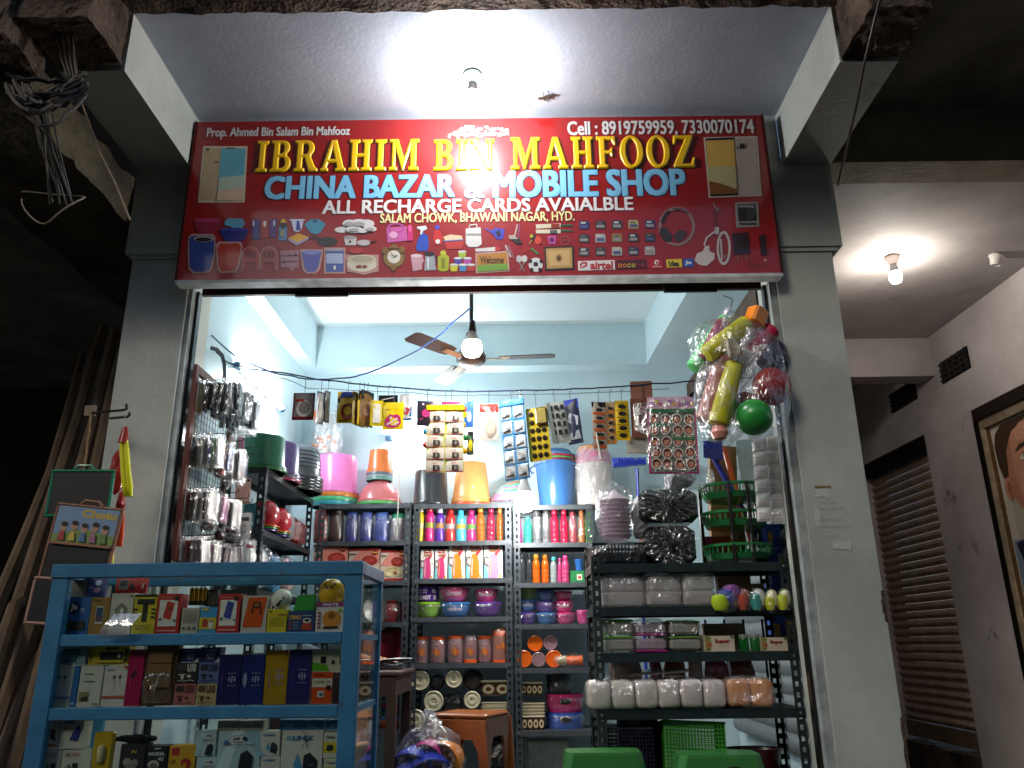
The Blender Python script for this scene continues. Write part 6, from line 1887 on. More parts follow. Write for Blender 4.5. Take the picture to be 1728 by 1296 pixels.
ct_('charger_box', 'large pale blue ASP box reading Mobile Phone Charger', (366, 1233, 438, 1330), '#a9c2c8', [('p', [(0, .3), (.35, 1), (.55, 1), (.2, 0), (0, 0)], '#c8dcdc'), ('p', [(.6, 1), (.9, 1), (1, .7), (1, .4)], '#8fb4c0'), ('e', .46, .84, .2, .07, '#3a5a7a'), ('e', .46, .84, .185, .06, '#dcd8cc'), ('t', 'ASP', .34, .81, .52, .87, .05, '#1c2040'), ('e', .62, .845, .055, .04, '#20304c'), ('t', 'Mobile Phone Charger', .12, .70, .88, .755, .03, '#7a1f24'), ('q', .34, .66, .68, .685, '#3a4a5a'), ('p', [(.5, .1), (.80, .06), (.84, .5), (.70, .62), (.55, .55)], '#14161a'), ('e', .2, .78, .06, .04, '#3a6a9a')], zb=Z3, step=.0006)
for k, (x0, x1, lb) in enumerate(((367, 404, 'small white carton lying on the ASP box, left one'), (406, 445, 'small white carton lying on the ASP box, right one'))):
    ct_('small_carton', lb, (x0, 1216, x1, 1232.4), '#b9b4a4', [('q', .1, .3, .55, .7, '#5a564a')] + [('r', .6 + .06 * i, .25, .62 + .06 * i, .75, '#5a564a') for i in range(6)], zb=None)
UN = [('e', .18, .84, .09, .05, '#7aa0b8'), ('t', 'UNIX', .26, .79, .78, .89, .05, '#2c6a94'), ('p', [(.4, .55), (.62, .1), (.3, .3)], '#4a90b8'), ('p', [(.55, .14), (.86, .06), (.9, .4), (.7, .56), (.55, .5)], '#15171c'), ('p', [(0, 0), (.4, 0), (0, .3)], '#8fb8cc'), ('r', .66, .3, .8, .34, '#4a4c52')]
ct_('charger_box', 'small white UNIX charger box, upper one', (440, 1234, 472, 1275), '#cac6ba', UN)
ct_('charger_box', 'small white UNIX charger box, lower one', (439, 1276, 471, 1330), '#c8c4b8', UN, zb=Z3)
ct_('charger_box', 'large white UNIX charger box with a black plug and pen scribble', (474, 1232, 543, 1330), '#cbc7bb', UN + [('l', [(.5, .98), (.6, .92), (.52, .86), (.62, .80), (.7, .86), (.56, .74), (.48, .66)], .012, '#16161a'), ('l', [(.62, .78), (.6, .66), (.66, .72)], .012, '#16161a')], zb=Z3, step=.0006)
for k, (x0, x1, lb) in enumerate(((471, 507, 'blue carton on the UNIX boxes, left one'), (508, 545, 'blue carton on the UNIX boxes, middle one'), (550, 574, 'blue carton at the right end above the yellow pack'))):
    ct_('small_carton', lb, (x0, 1215, x1, 1231.6), '#3a78a8', [('q', .3, .2, .7, .75, '#b8cdd8')], zb=None)
for b, lb in (((546, 1236, 568, 1279), 'white and yellow accessory box, upper one'), ((546, 1280, 568, 1330), 'white and yellow accessory box, lower one')):
    ct_('accessory_box', lb, b, '#c8c4b4', [('r', 0, .2, 1, .62, '#c8b01e'), ('t', 'Toreto', .14, .76, .86, .88, .03, '#3a3834'), ('p', [(.2, .3), (.5, .26), (.8, .34), (.7, .52), (.3, .5)], '#1c1a18')], zb=Z3 if b[1] > 1275 else None)
x, z, wd, h = fit((198, 1244, 270, 1256), YI + .06)
t = thing('black_pouch', 'crumpled black cloth pouch lying on the dark boxes', 'pouch', (x, YI + .04, PY(235, 1256, YI).z + .006))
MB().crumple(wd, .06, h, 'c:#0e0d0e', .008, 9, 3, e=.7).build('cloth', t)
# clear plastic flap taped on the pane
fa = PY(198, 1060, 2.985)
t = thing('plastic_flap', 'bent clear plastic flap sticking out of the counter front', 'flap', fa)
g = MB()
g.grid(6, 6, lambda u, v: Vector((-.045 + .10 * u + .05 * v - .02, -.004 - .05 * math.sin(v * 2.2) * (1 - v), -.035 + .085 * v)), clear('flap_film', (.9, .93, .95), .15, .85, .12, .3, 30, .35, (.75, .8, .84)), True)
g.build('flap_sheet', t)
# things stacked further back inside the counter (seen through the panes)
for k, (b, c, lb, Y) in enumerate((((600, 1000, 624, 1045), '#a87aa0', 'pink wrapped packet inside the counter end, top', 3.3), ((598, 1090, 626, 1135), '#d86a30', 'orange wrapped ball inside the counter end', 3.3), ((596, 1150, 622, 1190), '#c24a86', 'magenta packet inside the counter end', 3.3), ((592, 1215, 618, 1290), '#5a86b4', 'blue packet inside the counter end, bottom', 3.3))):
    x, z, wd, h = fit(b, Y)
    zz = (Z1, Z2, Z2, Z3)[k] + (.0 if k != 1 else .10)
    t = thing('wrapped_packet', lb, 'packet', (min(x, KX1 - .08), Y, zz + .006), group='packets inside the counter end')
    MB().crumple(wd * .8, .14, h * .85, 'f:' + c, .01, 9, k, e=.6).build('packet', t)
    MB().crumple(wd * .95, .17, h * .95, WRAP, .01, 10, k + 4, e=.6).build('plastic_wrap', t)

# ================================================================== CARDS AND POUCHES HANGING ON THE WIRE
YH = 4.34


def hook(parent, top, dx=0.):
    g = MB()
    g.tube([(dx, 0, 0), (dx + .002, 0, top * .5), (dx, 0, top), (dx + .008, .004, top + .01), (dx + .014, .008, top)], .0017, 'm:#2a2c30', 5)
    g.build('hook', parent)


def pouch(name, label, b, base, items=(), Y=YH, rz=0, ry=0, th=.010, kind='f', wire_y=661, cat='pouch', group='pouches on the card wire', hk=True, film=False, mats=None):
    x, z, wd, h = fit(b, Y)
    cx = (b[0] + b[2]) / 2
    t = thing(name, label, cat, (x, Y, z + h), (0, R(ry), R(rz)), group)
    g = MB()

    def sh(s):
        return lambda u, v: Vector(((u - .5) * wd + .002 * noise.noise(Vector((u * 4, v * 6, len(label)))), s * th * .5 * (16 * u * (1 - u) * v * (1 - v)) ** .5 + .004 * noise.noise(Vector((u * 3, v * 3, len(label) * 1.7))) * (0 if s == 0 else 1), -h * (1 - v)))
    g.grid(6, 8, sh(-1), base if ':' in base else kind + ':' + base, True)
    g.grid(6, 8, sh(1), base if ':' in base else kind + ':' + base, True)
    g.build('pouch_body', t)
    if items:
        m2 = MB()
        s1 = sh(-1)

        def U(u, v, l):
            p = s1(min(max(u, .01), .99), min(max(v, .01), .99))
            return (p.x, p.y - .0010 - .0006 * l, p.z)
        decals(m2, items, U, kind)
        m2.build('printed_front', t)
    if hk:
        hook(t, PY(cx, wire_y, Y).z - (z + h))
    return t


pouch('headset_pouch', 'maroon-edged clear pouch with a white neckband headset', (494, 663, 531, 709), '#8c8480', [('h', [(.02, .02), (.98, .02), (.98, .98), (.02, .98)], [[(.08, .07), (.92, .07), (.92, .95), (.08, .95)]], '#6e1c22'), ('h', ell(.52, .42, .34, .30, 20), [ell(.55, .44, .27, .24, 18)], '#d6d2ca'), ('r', .12, .66, .5, .76, '#a8262a'), ('r', .06, .05, .94, .12, '#8a2226')], wire_y=640)
pouch('headset_pouch', 'navy-edged grey pouch turned sideways beside the maroon one', (532, 661, 548, 716), '#8f8e8a', [('h', [(.02, .02), (.98, .02), (.98, .98), (.02, .98)], [[(.14, .05), (.86, .05), (.86, .95), (.14, .95)]], '#2a3358'), ('e', .5, .45, .28, .26, '#b0aca6')], rz=50, wire_y=642)
pouch('headset_pouch', 'second navy-edged pouch behind the sideways one', (545, 660, 558, 713), '#7d7c7a', [('h', [(.02, .02), (.98, .02), (.98, .98), (.02, .98)], [[(.14, .05), (.86, .05), (.86, .95), (.14, .95)]], '#242c4e')], rz=58, Y=YH + .04, wire_y=643)
pouch('earphone_pouch', 'yellow pouch with a dark red ring and navy top', (569, 661, 602, 714), '#d8b912', [('r', 0, .66, 1, .80, '#14161c'), ('p', [(.1, .8), (.9, .8), (.7, 1), (.25, 1)], '#20308c'), ('h', ell(.55, .36, .34, .27, 20), [ell(.55, .38, .20, .15, 16)], '#8c2c1c'), ('e', .1, .5, .05, .05, '#f0ead8'), ('r', .1, .05, .6, .1, '#7a5c10')], wire_y=645)
for k, (x0, c, rz, lb) in enumerate(((603, '#8a7434', 62, 'brown and yellow pouch hanging edge on, left of the trio'), (611, '#b89418', 66, 'yellow pouch hanging edge on in the middle of the trio'), (617, '#6a4c1c', 60, 'dark brown pouch hanging edge on, right of the trio'))):
    pouch('earphone_pouch', lb, (x0 - 14, 664 - 2 * k, x0 + 18, 719), c, [('r', 0, .72, 1, 1, '#1c1a18'), ('e', .5, .38, .36, .24, '#7a4a24')], rz=rz, wire_y=648, Y=YH + .01 * k)
pouch('earphone_pouch', 'yellow and white pouch with a pale adapter', (625, 676, 646, 719), '#d8bc1a', [('r', .2, .12, .8, .86, '#e6e2d4'), ('r', .35, .2, .75, .6, '#f0eee8')], rz=12, wire_y=652)
pouch('earphone_pouch', 'black-topped pouch half hidden behind the yellow ones', (638, 667, 671, 708), '#1d1b18', [('p', [(.1, .3), (.9, .3), (.9, .5), (.1, .6)], '#8a8478'), ('l', [(.2, .8), (.8, .9)], .04, '#c8c4b8')], Y=YH + .05, wire_y=652)
pouch('earphone_pouch', 'bright yellow pouch with a pink cloud print', (646, 679, 681, 725), '#e6c80c', [('p', [(.12, .14), (.3, .08), (.5, .06), (.75, .1), (.9, .24), (.86, .42), (.8, .5), (.66, .56), (.5, .52), (.36, .56), (.22, .46), (.1, .34)], '#c0366c'), ('l', [(.2, .18), (.6, .34), (.72, .4)], .06, '#e8d4d8'), ('l', [(.5, .16), (.8, .26)], .05, '#e8d4d8'), ('e', .4, .42, .06, .04, '#e8d4d8'), ('r', .15, .72, .4, .74, '#8a6c08')], wire_y=654)
pouch('card_pack', 'white card with a blue and red sports print', (673, 665, 696, 710), '#dcdcdc', [('r', 0, 0, 1, .5, '#2a6ab0'), ('p', [(.1, .3), (.6, .5), (.9, .4), (.7, .2)], '#c04050'), ('l', [(.0, .2), (1, .1)], .06, '#e8e8e8')], rz=-14, wire_y=655, Y=YH + .02)
pouch('card_pack', 'black and pink patterned case hanging left of the sachets', (704, 677, 737, 719), '#2a2028', [('r', .84, .3, 1, 1, '#c02c80'), ('e', .45, .5, .22, .16, '#a82c68'), ('l', [(.15, .25), (.8, .45)], .05, '#8a2458'), ('e', .3, .86, .05, .04, '#c8c0c8')], wire_y=657, rz=10)
pouch('card_pack', 'magenta packet behind the top of the sachet strip', (745, 678, 777, 704), '#b02468', [('r', .1, .6, .9, .8, '#e0c02a')], Y=YH + .05, wire_y=658)
pouch('card_pack', 'blue and red printed packet right of the sachet strip', (777, 678, 800, 722), '#3a6ab8', [('r', .0, .0, .45, 1, '#8a8478'), ('e', .3, .72, .2, .1, '#c83a24'), ('e', .35, .5, .22, .1, '#d8b020'), ('e', .7, .4, .16, .2, '#dcdcdc')], rz=-20, wire_y=659)
pouch('card_pack', 'small green and black packet dangling below the blue printed one', (788, 728, 800, 768), '#4a4a3a', [('e', .5, .4, .3, .25, '#c8b82a'), ('e', .5, .75, .2, .1, '#2a6a3a')], hk=False, Y=YH + .03)


def strip(label, b, cols, rows, edge, faces, items, Y=YH, rz=0, ry=0, side=None, top=None, wire_y=661):
    x, z, wd, h = fit(b, Y)
    t = thing('sachet_strip', label, 'sachet strip', (x, Y, z + h), (0, R(ry), R(rz)), 'sachet strips on the card wire')
    g = MB()
    g.box(-wd / 2, wd / 2, .002, .004, -h, 0, 'f:' + edge)
    g.build('backing', t)
    cw, ch = wd / cols, (h * (.93 if top else 1)) / rows
    k = 0
    for r_ in range(rows):
        for c in range(cols):
            g = MB()
            cx, cz = -wd / 2 + (c + .5) * cw, -(h * (.07 if top else 0)) - (r_ + .5) * ch
            f = lambda u, v: Vector(((u - .5) * cw * .94, -.007 * (16 * u * (1 - u) * v * (1 - v)) ** .5 - .003 * noise.noise(Vector((u * 3 + r_, v * 3 + c, 1))), (v - .5) * ch * .93))
            g.grid(5, 4, f, 'f:' + faces[k % len(faces)], True)
            o = g.build('sachet', t, (cx, 0, cz), (R(random.uniform(-6, 6)), 0, R(random.uniform(-5, 5))))
            m2 = MB()

            def U(u, v, l):
                p = f(u, v)
                return (p.x, p.y - .0014 - .0007 * l, p.z)
            decals(m2, items, U, 'f')
            m2.build('printed_front', o)
            k += 1
    if top:
        g = MB()
        g.bevbox(-wd / 2 - .003, wd / 2 + .003, -.012, .006, -h * .075, .004, 'f:' + top, .004)
        g.build('header', t)
    if side:
        for k, c in enumerate(side):
            s = -1 if k % 2 == 0 else 1
            g = MB()
            g.lathe([(0, -.02), (.014, -.012), (.018, 0), (.012, .014), (0, .02)], 'f:' + c, 8)
            g.build('dangling_ball', t, (s * wd * .52, .015, -h * (.18 + .10 * k)))
    hook(t, PY((b[0] + b[2]) / 2, wire_y, Y).z - (z + h))
    return t


SA = [('t', 'Fresh', .34, .66, .68, .84, .03, '#b0302c'), ('r', .38, .12, .70, .56, '#3a3632'), ('r', .50, .16, .64, .50, '#8a857a'), ('r', .72, .1, .76, .5, '#4a4640'), ('r', 0, .0, 1, .05, '#b8433c')]
SA[0] = ('q', .34, .64, .70, .86, '#b0302c')
strip('long strip of beige sachets with yellow header, left of centre', (719, 685, 783, 797), 2, 5, '#b8c060', ['#cfc4b4', '#c8bcac', '#d2c8b8'], SA, top='#e6bc14', side=['#e8c020', '#c8a020', '#3a8ab0', '#2a7a3c', '#c02c2c', '#d89a1c'], wire_y=660)
BA = [('h', [(.02, .02), (.98, .02), (.98, .98), (.02, .98)], [[(.07, .08), (.93, .08), (.93, .92), (.07, .92)]], '#4a9ad0'), ('q', .25, .62, .62, .82, '#8a6a70'), ('p', [(.12, .16), (.8, .28), (.78, .36), (.14, .26)], '#3a3c40'), ('p', [(.4, .4), (.75, .36), (.8, .6), (.5, .56)], '#a8acb0')]
strip('blue-edged strip of silver sachets hanging at a slant', (842, 676, 885, 810), 2, 5, '#2f86c8', ['#d0d2d2', '#c6c9ca', '#d6d6d2'], BA, top='#2a8ad6', ry=-4, rz=-16, wire_y=663)
x_ = pouch('cable_pouch', 'white cable pouch with a red header', (809, 681, 841, 744), '#d9cfc6', [('r', 0, .76, 1, 1, '#c02820'), ('q', .2, .84, .55, .92, '#f0dcd4'), ('h', ell(.58, .34, .30, .24, 20), [ell(.58, .34, .23, .18, 18)], '#b9aa9c'), ('e', .58, .34, .22, .17, '#dcc0aa')], wire_y=661)
# button-cell card
x, z, wd, h = fit((887, 688, 924, 778), YH)
t = thing('battery_card', 'yellow card of dark button cells hanging right of the blue strip', 'battery card', (x, YH, z + h), (0, R(-4), R(-14)))
MB().box(-wd / 2, wd / 2, 0, .003, -h, 0, 'f:#b59a12').build('card', t)
for r_ in range(6):
    for c in range(3 if r_ > 1 else 1):
        MB().lathe([(0, -.001), (.42 * wd / 4, -.001), (.45 * wd / 4, .003), (0, .004)], 'g:#4a4034', 14, Matrix.Rotation(R(90), 4, 'X')).build('button_cell', t, (-wd * .26 + c * wd * .27, -.002, -h * (.12 + .155 * r_)), (0, 0, 0))
MB().bevbox(-.05 * wd, .5 * wd, -.02, -.001, -h * .34, -h * .02, 'f:#8a7a3a', .008).build('folded_flap', t)
hook(t, PY(905, 662, YH).z - (z + h))
pouch('card_pack', 'white blister card with dark pieces, tilted', (920, 679, 954, 748), '#c9ccc4', [('r', .1 + .3 * i, .2 + .2 * j, .3 + .3 * i, .32 + .2 * j, '#3a3c3c') for i in range(3) for j in range(4)] + [('r', 0, 0, .2, 1, '#8f9a92')], rz=18, ry=-9, wire_y=662, kind='p')
pouch('card_pack', 'navy blister card half hidden behind the tilted white one', (951, 674, 976, 750), '#252c44', [('r', 0, .78, 1, 1, '#2a3fa8'), ('p', [(.1, .5), (.8, .4), (.9, .6), (.3, .7)], '#a8b0bc'), ('p', [(.1, .1), (.9, .1), (.8, .3), (.2, .24)], '#8a9098')], rz=-16, ry=-6, wire_y=662, Y=YH + .03, kind='p')
CLP = [('r', .06 + .48 * i, .06 + .18 * j, .46 + .48 * i, .10 + .18 * j, '#d0481c') for i in range(1) for j in range(5)] + [('r', .12, .12 + .18 * j, .40, .19 + .18 * j, '#2a2622') for j in range(5)]
pouch('clip_strip', 'orange and clear strip of black hair clips', (999, 678, 1024, 759), '#b5a898', [('r', 0, .88, 1, 1, '#241c1c')] + [('r', .08, .04 + .17 * j, .92, .09 + .17 * j, '#d0561c') for j in range(5)] + [('e', .5, .14 + .17 * j, .26, .035, '#2a2622') for j in range(5)], wire_y=660, rz=12, kind='p', cat='clip strip', group='strips of hair clips')
pouch('clip_strip', 'narrow middle strip of hair clips with orange tabs', (1022, 678, 1040, 750), '#b49a78', [('r', .08, .04 + .17 * j, .92, .10 + .17 * j, '#c87a2c') for j in range(5)] + [('e', .5, .15 + .17 * j, .26, .035, '#3a2c24') for j in range(5)], wire_y=660, Y=YH + .02, kind='p', cat='clip strip', group='strips of hair clips')
pouch('clip_strip', 'yellow strip of black hair clips', (1039, 676, 1062, 743), '#c9a81c', [('e', .5, .12 + .18 * j, .30, .055, '#2a241c') for j in range(5)] + [('r', .05, .20 + .18 * j, .95, .215 + .18 * j, '#8a7010') for j in range(5)], wire_y=659, kind='p', cat='clip strip', group='strips of hair clips')
# white tassel hanging in front of the clips
a = PY(1006, 730, YH - .02)
MB().tube([(0, 0, 0), (.006, 0, -.05), (.014, .003, -.1), (.02, 0, -.15)], [.003, .006, .005, .007], 'c:#d6d2ca', 6).build('white_tassel', None, a, label='thin white tassel dangling below the orange clip strip', cat='tassel')
# brown hand-mirror blister
x, z, wd, h = fit((1065, 672, 1108, 737), YH)
t = thing('blister_card', 'brown blister card with a pointed dark red shape and white swirl', 'blister card', (x, YH, z + h), (0, 0, R(-6)))
MB().box(-wd / 2, wd / 2, 0, .003, -h, 0, 'k:#6b3a2c').build('card', t)
MB().box(-wd * .46, wd * .40, 0.004, .007, .0, h * .46, 'k:#8a5a46').build('header_card', t)
g = MB()
decals(g, [('p', [(.12, .5), (.2, .82), (.45, .93), (.8, .85), (.97, .55), (.9, .25), (.6, .03), (.35, .2)], '#5c1a1a'), ('p', [(.12, .55), (.2, .78), (.34, .88), (.3, .7), (.3, .4), (.5, .1), (.6, .04), (.34, .1), (.2, .3)], '#d2cbc4'), ('e', .38, .18, .05, .035, '#2a1a18'), ('e', .72, .45, .16, .2, '#431214'), ('l', [(.4, .8), (.6, .72), (.75, .8), (.7, .9)], .03, '#8a4a40')], lambda u, v, l: (wd * (u - .5), -.001 - .0008 * l, -h * (1 - v)), 'p')
g.build('printed_front', t)
MB().bevbox(-wd * .4, wd * .4, -.022, -.012, -h * .9, -h * .12, WRAP, .01).build('blister', t)
hook(t, PY(1085, 652, YH).z - (z + h) + .0)
pouch('white_card', 'blank white card below the brown blister card', (1057, 735, 1094, 766), '#a8a49e', [('r', .05, .05, .95, .1, '#8f8b86')], Y=YH + .03, hk=False, kind='k', cat='card', group=None)
# card of round picture badges (plain generic faces)
x, z, wd, h = fit((1095, 669, 1177, 800), YH - .05)
t = thing('badge_card', 'large clear card of round face badges with a pink header', 'badge card', (x, YH - .05, z + h), (0, R(1.5), R(-4)))
MB().box(-wd / 2, wd / 2, 0, .003, -h, -h * .12, 'f:#7d8a80').build('card', t)
g = MB()
g.prism([(-wd * .5, -h * .17), (wd * .5, -h * .17), (wd * .46, -h * .02), (wd * .3, 0), (-wd * .1, -h * .005), (-wd * .48, -h * .015)], -.006, -.003, 'f:#d2a8c4')
hd = g.build('header', t)
g = MB()
rnd = random.Random(11)
decals(g, [('e', .12 + .09 * k, .905 + .02 * math.sin(k * 2), .05, .026, ('#a05ab0', '#d8a03a', '#c86a9c', '#e0d4d8')[k % 4]) for k in range(10)] + [('r', .0, .78, 1, .83, '#1f6a3a'), ('r', .06, .60, .44, .64, '#2a7444'), ('r', .5, .42, .95, .46, '#2a7444'), ('r', .96, 0, 1, .8, '#a83a78'), ('r', 0, 0, .04, .8, '#a83a78'), ('r', 0, 0, 1, .02, '#8a2a60')], lambda u, v, l: (wd * (u - .5), -.007 - .0006 * l, -h * (1 - v)), 'f')
g.build('printed_front', t)
for r_ in range(5):
    for c in range(4):
        bx, bz = -wd * .36 + c * wd * .235 + rnd.uniform(-.004, .004), -h * (.30 + .145 * r_) + rnd.uniform(-.006, .004)
        g = MB()
        rr = wd * .105
        decals(g, [('e', 0, 0, rr, rr * 1.12, 'p:#d8d0c6'), ('e', 0, 0, rr * .8, rr * .92, 'p:#7a2a2c'), ('e', 0, -rr * .12, rr * .5, rr * .6, 'p:#c98a70'), ('p', [(-rr * .6, -rr * .1), (-rr * .5, rr * .6), (0, rr * .85), (rr * .5, rr * .6), (rr * .6, -rr * .1), (rr * .3, rr * .3), (-rr * .3, rr * .3)], 'p:#4a1a1c'), ('e', -rr * .2, -rr * .1, rr * .07, rr * .07, 'p:#2a1412'), ('e', rr * .2, -rr * .1, rr * .07, rr * .07, 'p:#2a1412')], lambda u, v, l: (u, -.006 - .0006 * l, v))
        g.build('badge', t, (bx, -.006, bz), (0, R(rnd.uniform(-9, 9)), 0))
MB().crumple(wd * 1.06, .05, h * .98, WRAP, .010, 14, 2, z0=-h, e=.35).build('plastic_wrap', t)

# ================================================================== BIG BAG OF TOYS HANGING BY THE RIGHT JAMB
q = PY(1222, 530, 3.72)
t = thing('toy_bag', 'large clear bag of toy bottles and balls hanging by the right pillar', 'bag', q)
YT = 3.70


def bl_(px, py, Y=YT):
    return PY(px, py, Y) - q


def roll(name, a, b, r, c, Y=YT, r2=None):
    g = MB()
    A, B = bl_(*a, Y), bl_(*b, Y)
    pts = [A + (B - A) * k for k in (0, .02, .05, .5, .95, .98, 1)]
    r2 = r2 or r
    g.tube(pts, [r * .6, r * .92, r, (r + r2) / 2 * 1.02, r2, r2 * .92, r2 * .6], c, 16)
    return g.build(name, t)


roll('green_roll', (1228, 538), (1170, 624), .045, 'p:#5cc070', 3.78)
roll('red_roll', (1225, 545), (1190, 610), .05, 'p:#8c3044', 3.75)
roll('yellow_roll', (1262, 545), (1190, 600), .048, 'p:#c2bf14')
g = MB()
c = bl_(1276, 535)
g.bevbox(-.045, .045, -.04, .04, -.05, .05, 'p:#e0801c', .012, Matrix.Translation(c) @ Matrix.Rotation(R(24), 4, 'Y') @ Matrix.Rotation(R(30), 4, 'Z'))
g.build('orange_block', t)
roll('pink_block', (1302, 555), (1272, 590), .05, 'p:#c02848', 3.75)
roll('yellow_roll', (1240, 612), (1212, 718), .042, 'p:#bdb92c', 3.66, .052)
roll('pink_roll', (1222, 600), (1192, 712), .045, 'p:#a86a62', 3.73, .055)
g = MB()
g.lathe([(0, -.04), (.03, -.03), (.042, 0), (.03, .03), (0, .04)], 'p:#d89080', 16, Matrix.Translation(bl_(1214, 730, 3.66)))
g.build('pink_ball', t)
for (px, py, rad, c, Y) in ((1302, 652, .094, 'p:#a8281c', 3.72), (1272, 704, .088, 'p:#2c8c3c', 3.66), (1258, 690, .085, 'p:#6a2c1c', 3.78), (1300, 598, .085, 'p:#3a3448', 3.8)):
    g = MB()
    g.lathe([(rad * math.cos(R(a)), rad * math.sin(R(a))) if abs(a) < 90 else (0, rad * math.sin(R(a))) for a in range(-90, 91, 15)], c, 24, Matrix.Translation(bl_(px, py, Y)))
    g.build('toy_ball', t)
# film: three crumpled lobes and two tied necks
for k, (px, py, w_, h_, sd) in enumerate(((1238, 640, .40, .31, 1), (1218, 748, .20, .42, 2), (1296, 752, .24, .58, 3))):
    p = bl_(px, py, 3.72)
    g = MB()
    g.crumple(w_, .22, h_, BAGGY, .018, 14, sd, z0=0, e=.7, T=Matrix.Translation(p))
    g.build('bag_film', t)
for a in (((1246, 590), (1262, 572), (1270, 560)), ((1246, 590), (1270, 600), (1290, 588)), ((1222, 552), (1226, 535), (1232, 525))):
    g = MB()
    P = [bl_(*p, 3.62) for p in a]
    g.tube(P, [.012, .022, .030], WRAPH, 9, caps=False, smooth=False)
    g.build('tied_neck', t)
g = MB()
g.tube([bl_(1232, 528, 3.9), bl_(1236, 505, 3.9), Vector((bl_(1238, 500).x, .16, 3.09 - q.z))], .003, 'd:#8a8a86', 5)
g.build('string', t)
for k, (px, py, lb) in enumerate(((1238, 603, 'crumpled brown paper scrap tied to the toy bag'),)):
    p = PY(px, py, 3.60)
    MB().crumple(.07, .03, .10, 'k:#a39a88', .018, 8, 5, e=.8).build('paper_scrap', None, p, label=lb, cat='paper')

# ================================================================== PHONE COVER PANEL ON THE LEFT
XP = -1.628
pt = thing('wire_display_board', 'brown wooden frame with black wire mesh for phone covers', 'display board', (XP, 3.84, 1.74))
ph, pd = .985, .58
for nm, a in (('frame_bar', (0, .02, 0, .035, 0, ph)), ('frame_bar', (0, .02, pd - .035, pd, 0, ph)), ('frame_bar', (0, .02, .0352, pd - .0352, ph - .04, ph)), ('frame_bar', (0, .02, .0352, pd - .0352, 0, .055))):
    MB().box(*a, 'd:#5c281f').build(nm, pt)
g = MB()
n = 13
for k in range(1, n):
    y = .035 + (pd - .07) * k / n
    g.tube([(.01, y, .05), (.01, y, ph - .04)], .0016, 'm:#1a1a1c', 4)
for k in range(1, 24):
    z = .05 + (ph - .09) * k / 24
    g.tube([(.012, .03, z), (.012, pd - .03, z)], .0016, 'm:#1a1a1c', 4)
g.build('wire_mesh', pt)
rnd = random.Random(5)
palette = ['#26282c', '#1f2023', '#7c3a34', '#b4b0aa', '#3c4a7c', '#8a8682', '#c4beb6', '#a87a80', '#4c4440', '#b8343a', '#d0ccc6', '#6a5a56', '#c87aa8', '#5a8a4c']
rowz = [(2.665, .175, 'top'), (2.375, .17, 'second'), (2.10, .165, 'third'), (1.865, .13, 'bottom')]
covers = {}
for ri, (zt, hh, nm) in enumerate(rowz):
    for hi, y in enumerate((3.92, 4.08, 4.24, 4.38)):
        n = (9, 6, 6, 5)[ri] if hi < 3 else (6, 5, 5, 4)[ri]
        hk_ = thing('display_hook', f'black wire hook, {nm} row, {("nearest", "second", "third", "farthest")[hi]} on the mesh panel', 'hook', (XP + .013, y, zt), group='hooks on the mesh panel')
        MB().tube([(0, 0, 0), (.035 + n * .024, 0, .004), (.05 + n * .024, 0, .006), (.052 + n * .024, 0, .025)], .0022, 'm:#101012', 5).build('hook_wire', hk_)
        if ri == 0 and hi == 0:
            cols = ['#a8842c'] + ['#26282c'] * 8
        elif ri == 0:
            cols = [rnd.choice(['#1d1e21', '#26282c', '#303236', '#3a3c40']) for _ in range(n)]
        else:
            cols = [rnd.choice(palette) for _ in range(n)]
        for k in range(n):
            c = cols[k % len(cols)]
            w_ = rnd.uniform(.068, .082)
            h_ = hh * rnd.uniform(.88, 1.04)
            cn = {'#26282c': 'black', '#1f2023': 'jet black', '#1d1e21': 'jet black', '#303236': 'charcoal', '#3a3c40': 'dark grey', '#a8842c': 'mustard', '#7c3a34': 'brick red', '#b4b0aa': 'light grey', '#3c4a7c': 'blue', '#8a8682': 'grey', '#c4beb6': 'off-white', '#a87a80': 'dusty rose', '#4c4440': 'dark brown', '#b8343a': 'red', '#d0ccc6': 'white', '#6a5a56': 'taupe', '#c87aa8': 'pink', '#5a8a4c': 'green'}[c]
            od = ('innermost', 'second', 'third', 'fourth', 'fifth', 'sixth', 'seventh', 'eighth', 'outermost')[k if k < n - 1 else 8]
            t = thing('phone_cover', f'{cn} sleeved phone cover, {od} on the {("nearest", "second", "third", "farthest")[hi]} hook of the {nm} row', 'phone cover', (XP + .03 + k * .024, y, zt - .001), (R(rnd.uniform(-4, 4)), R(rnd.uniform(-5, 5)), R(rnd.uniform(-16, 10))), f'phone covers, {nm} row, hook {("one", "two", "three", "four")[hi]}')
            MB().bevbox(-.005, .005, -w_ / 2, w_ / 2, -h_, -.022, ('p:' if rnd.random() < .6 else 'f:') + c, .0045).build('cover', t)
            g = MB()
            f = lambda u, v, s: Vector((s * (.0075 + .0035 * noise.noise(Vector((u * 5, v * 8, k + hi * 3 + ri * 7 + s)))), (u - .5) * (w_ + .012), -.002 - (h_ + .008) * (1 - v)))
            g.grid(4, 7, lambda u, v: f(u, v, 1), WRAP, False)
            g.grid(4, 7, lambda u, v: f(u, v, -1), WRAP, False)
            g.add([f(1, 0, 1), f(1, 1, 1), f(1, 1, -1), f(1, 0, -1)], [(0, 1, 2, 3)], WRAP)
            g.add([f(0, 0, 1), f(0, 1, 1), f(0, 1, -1), f(0, 0, -1)], [(0, 1, 2, 3)], WRAP)
            g.build('plastic_sleeve', t)
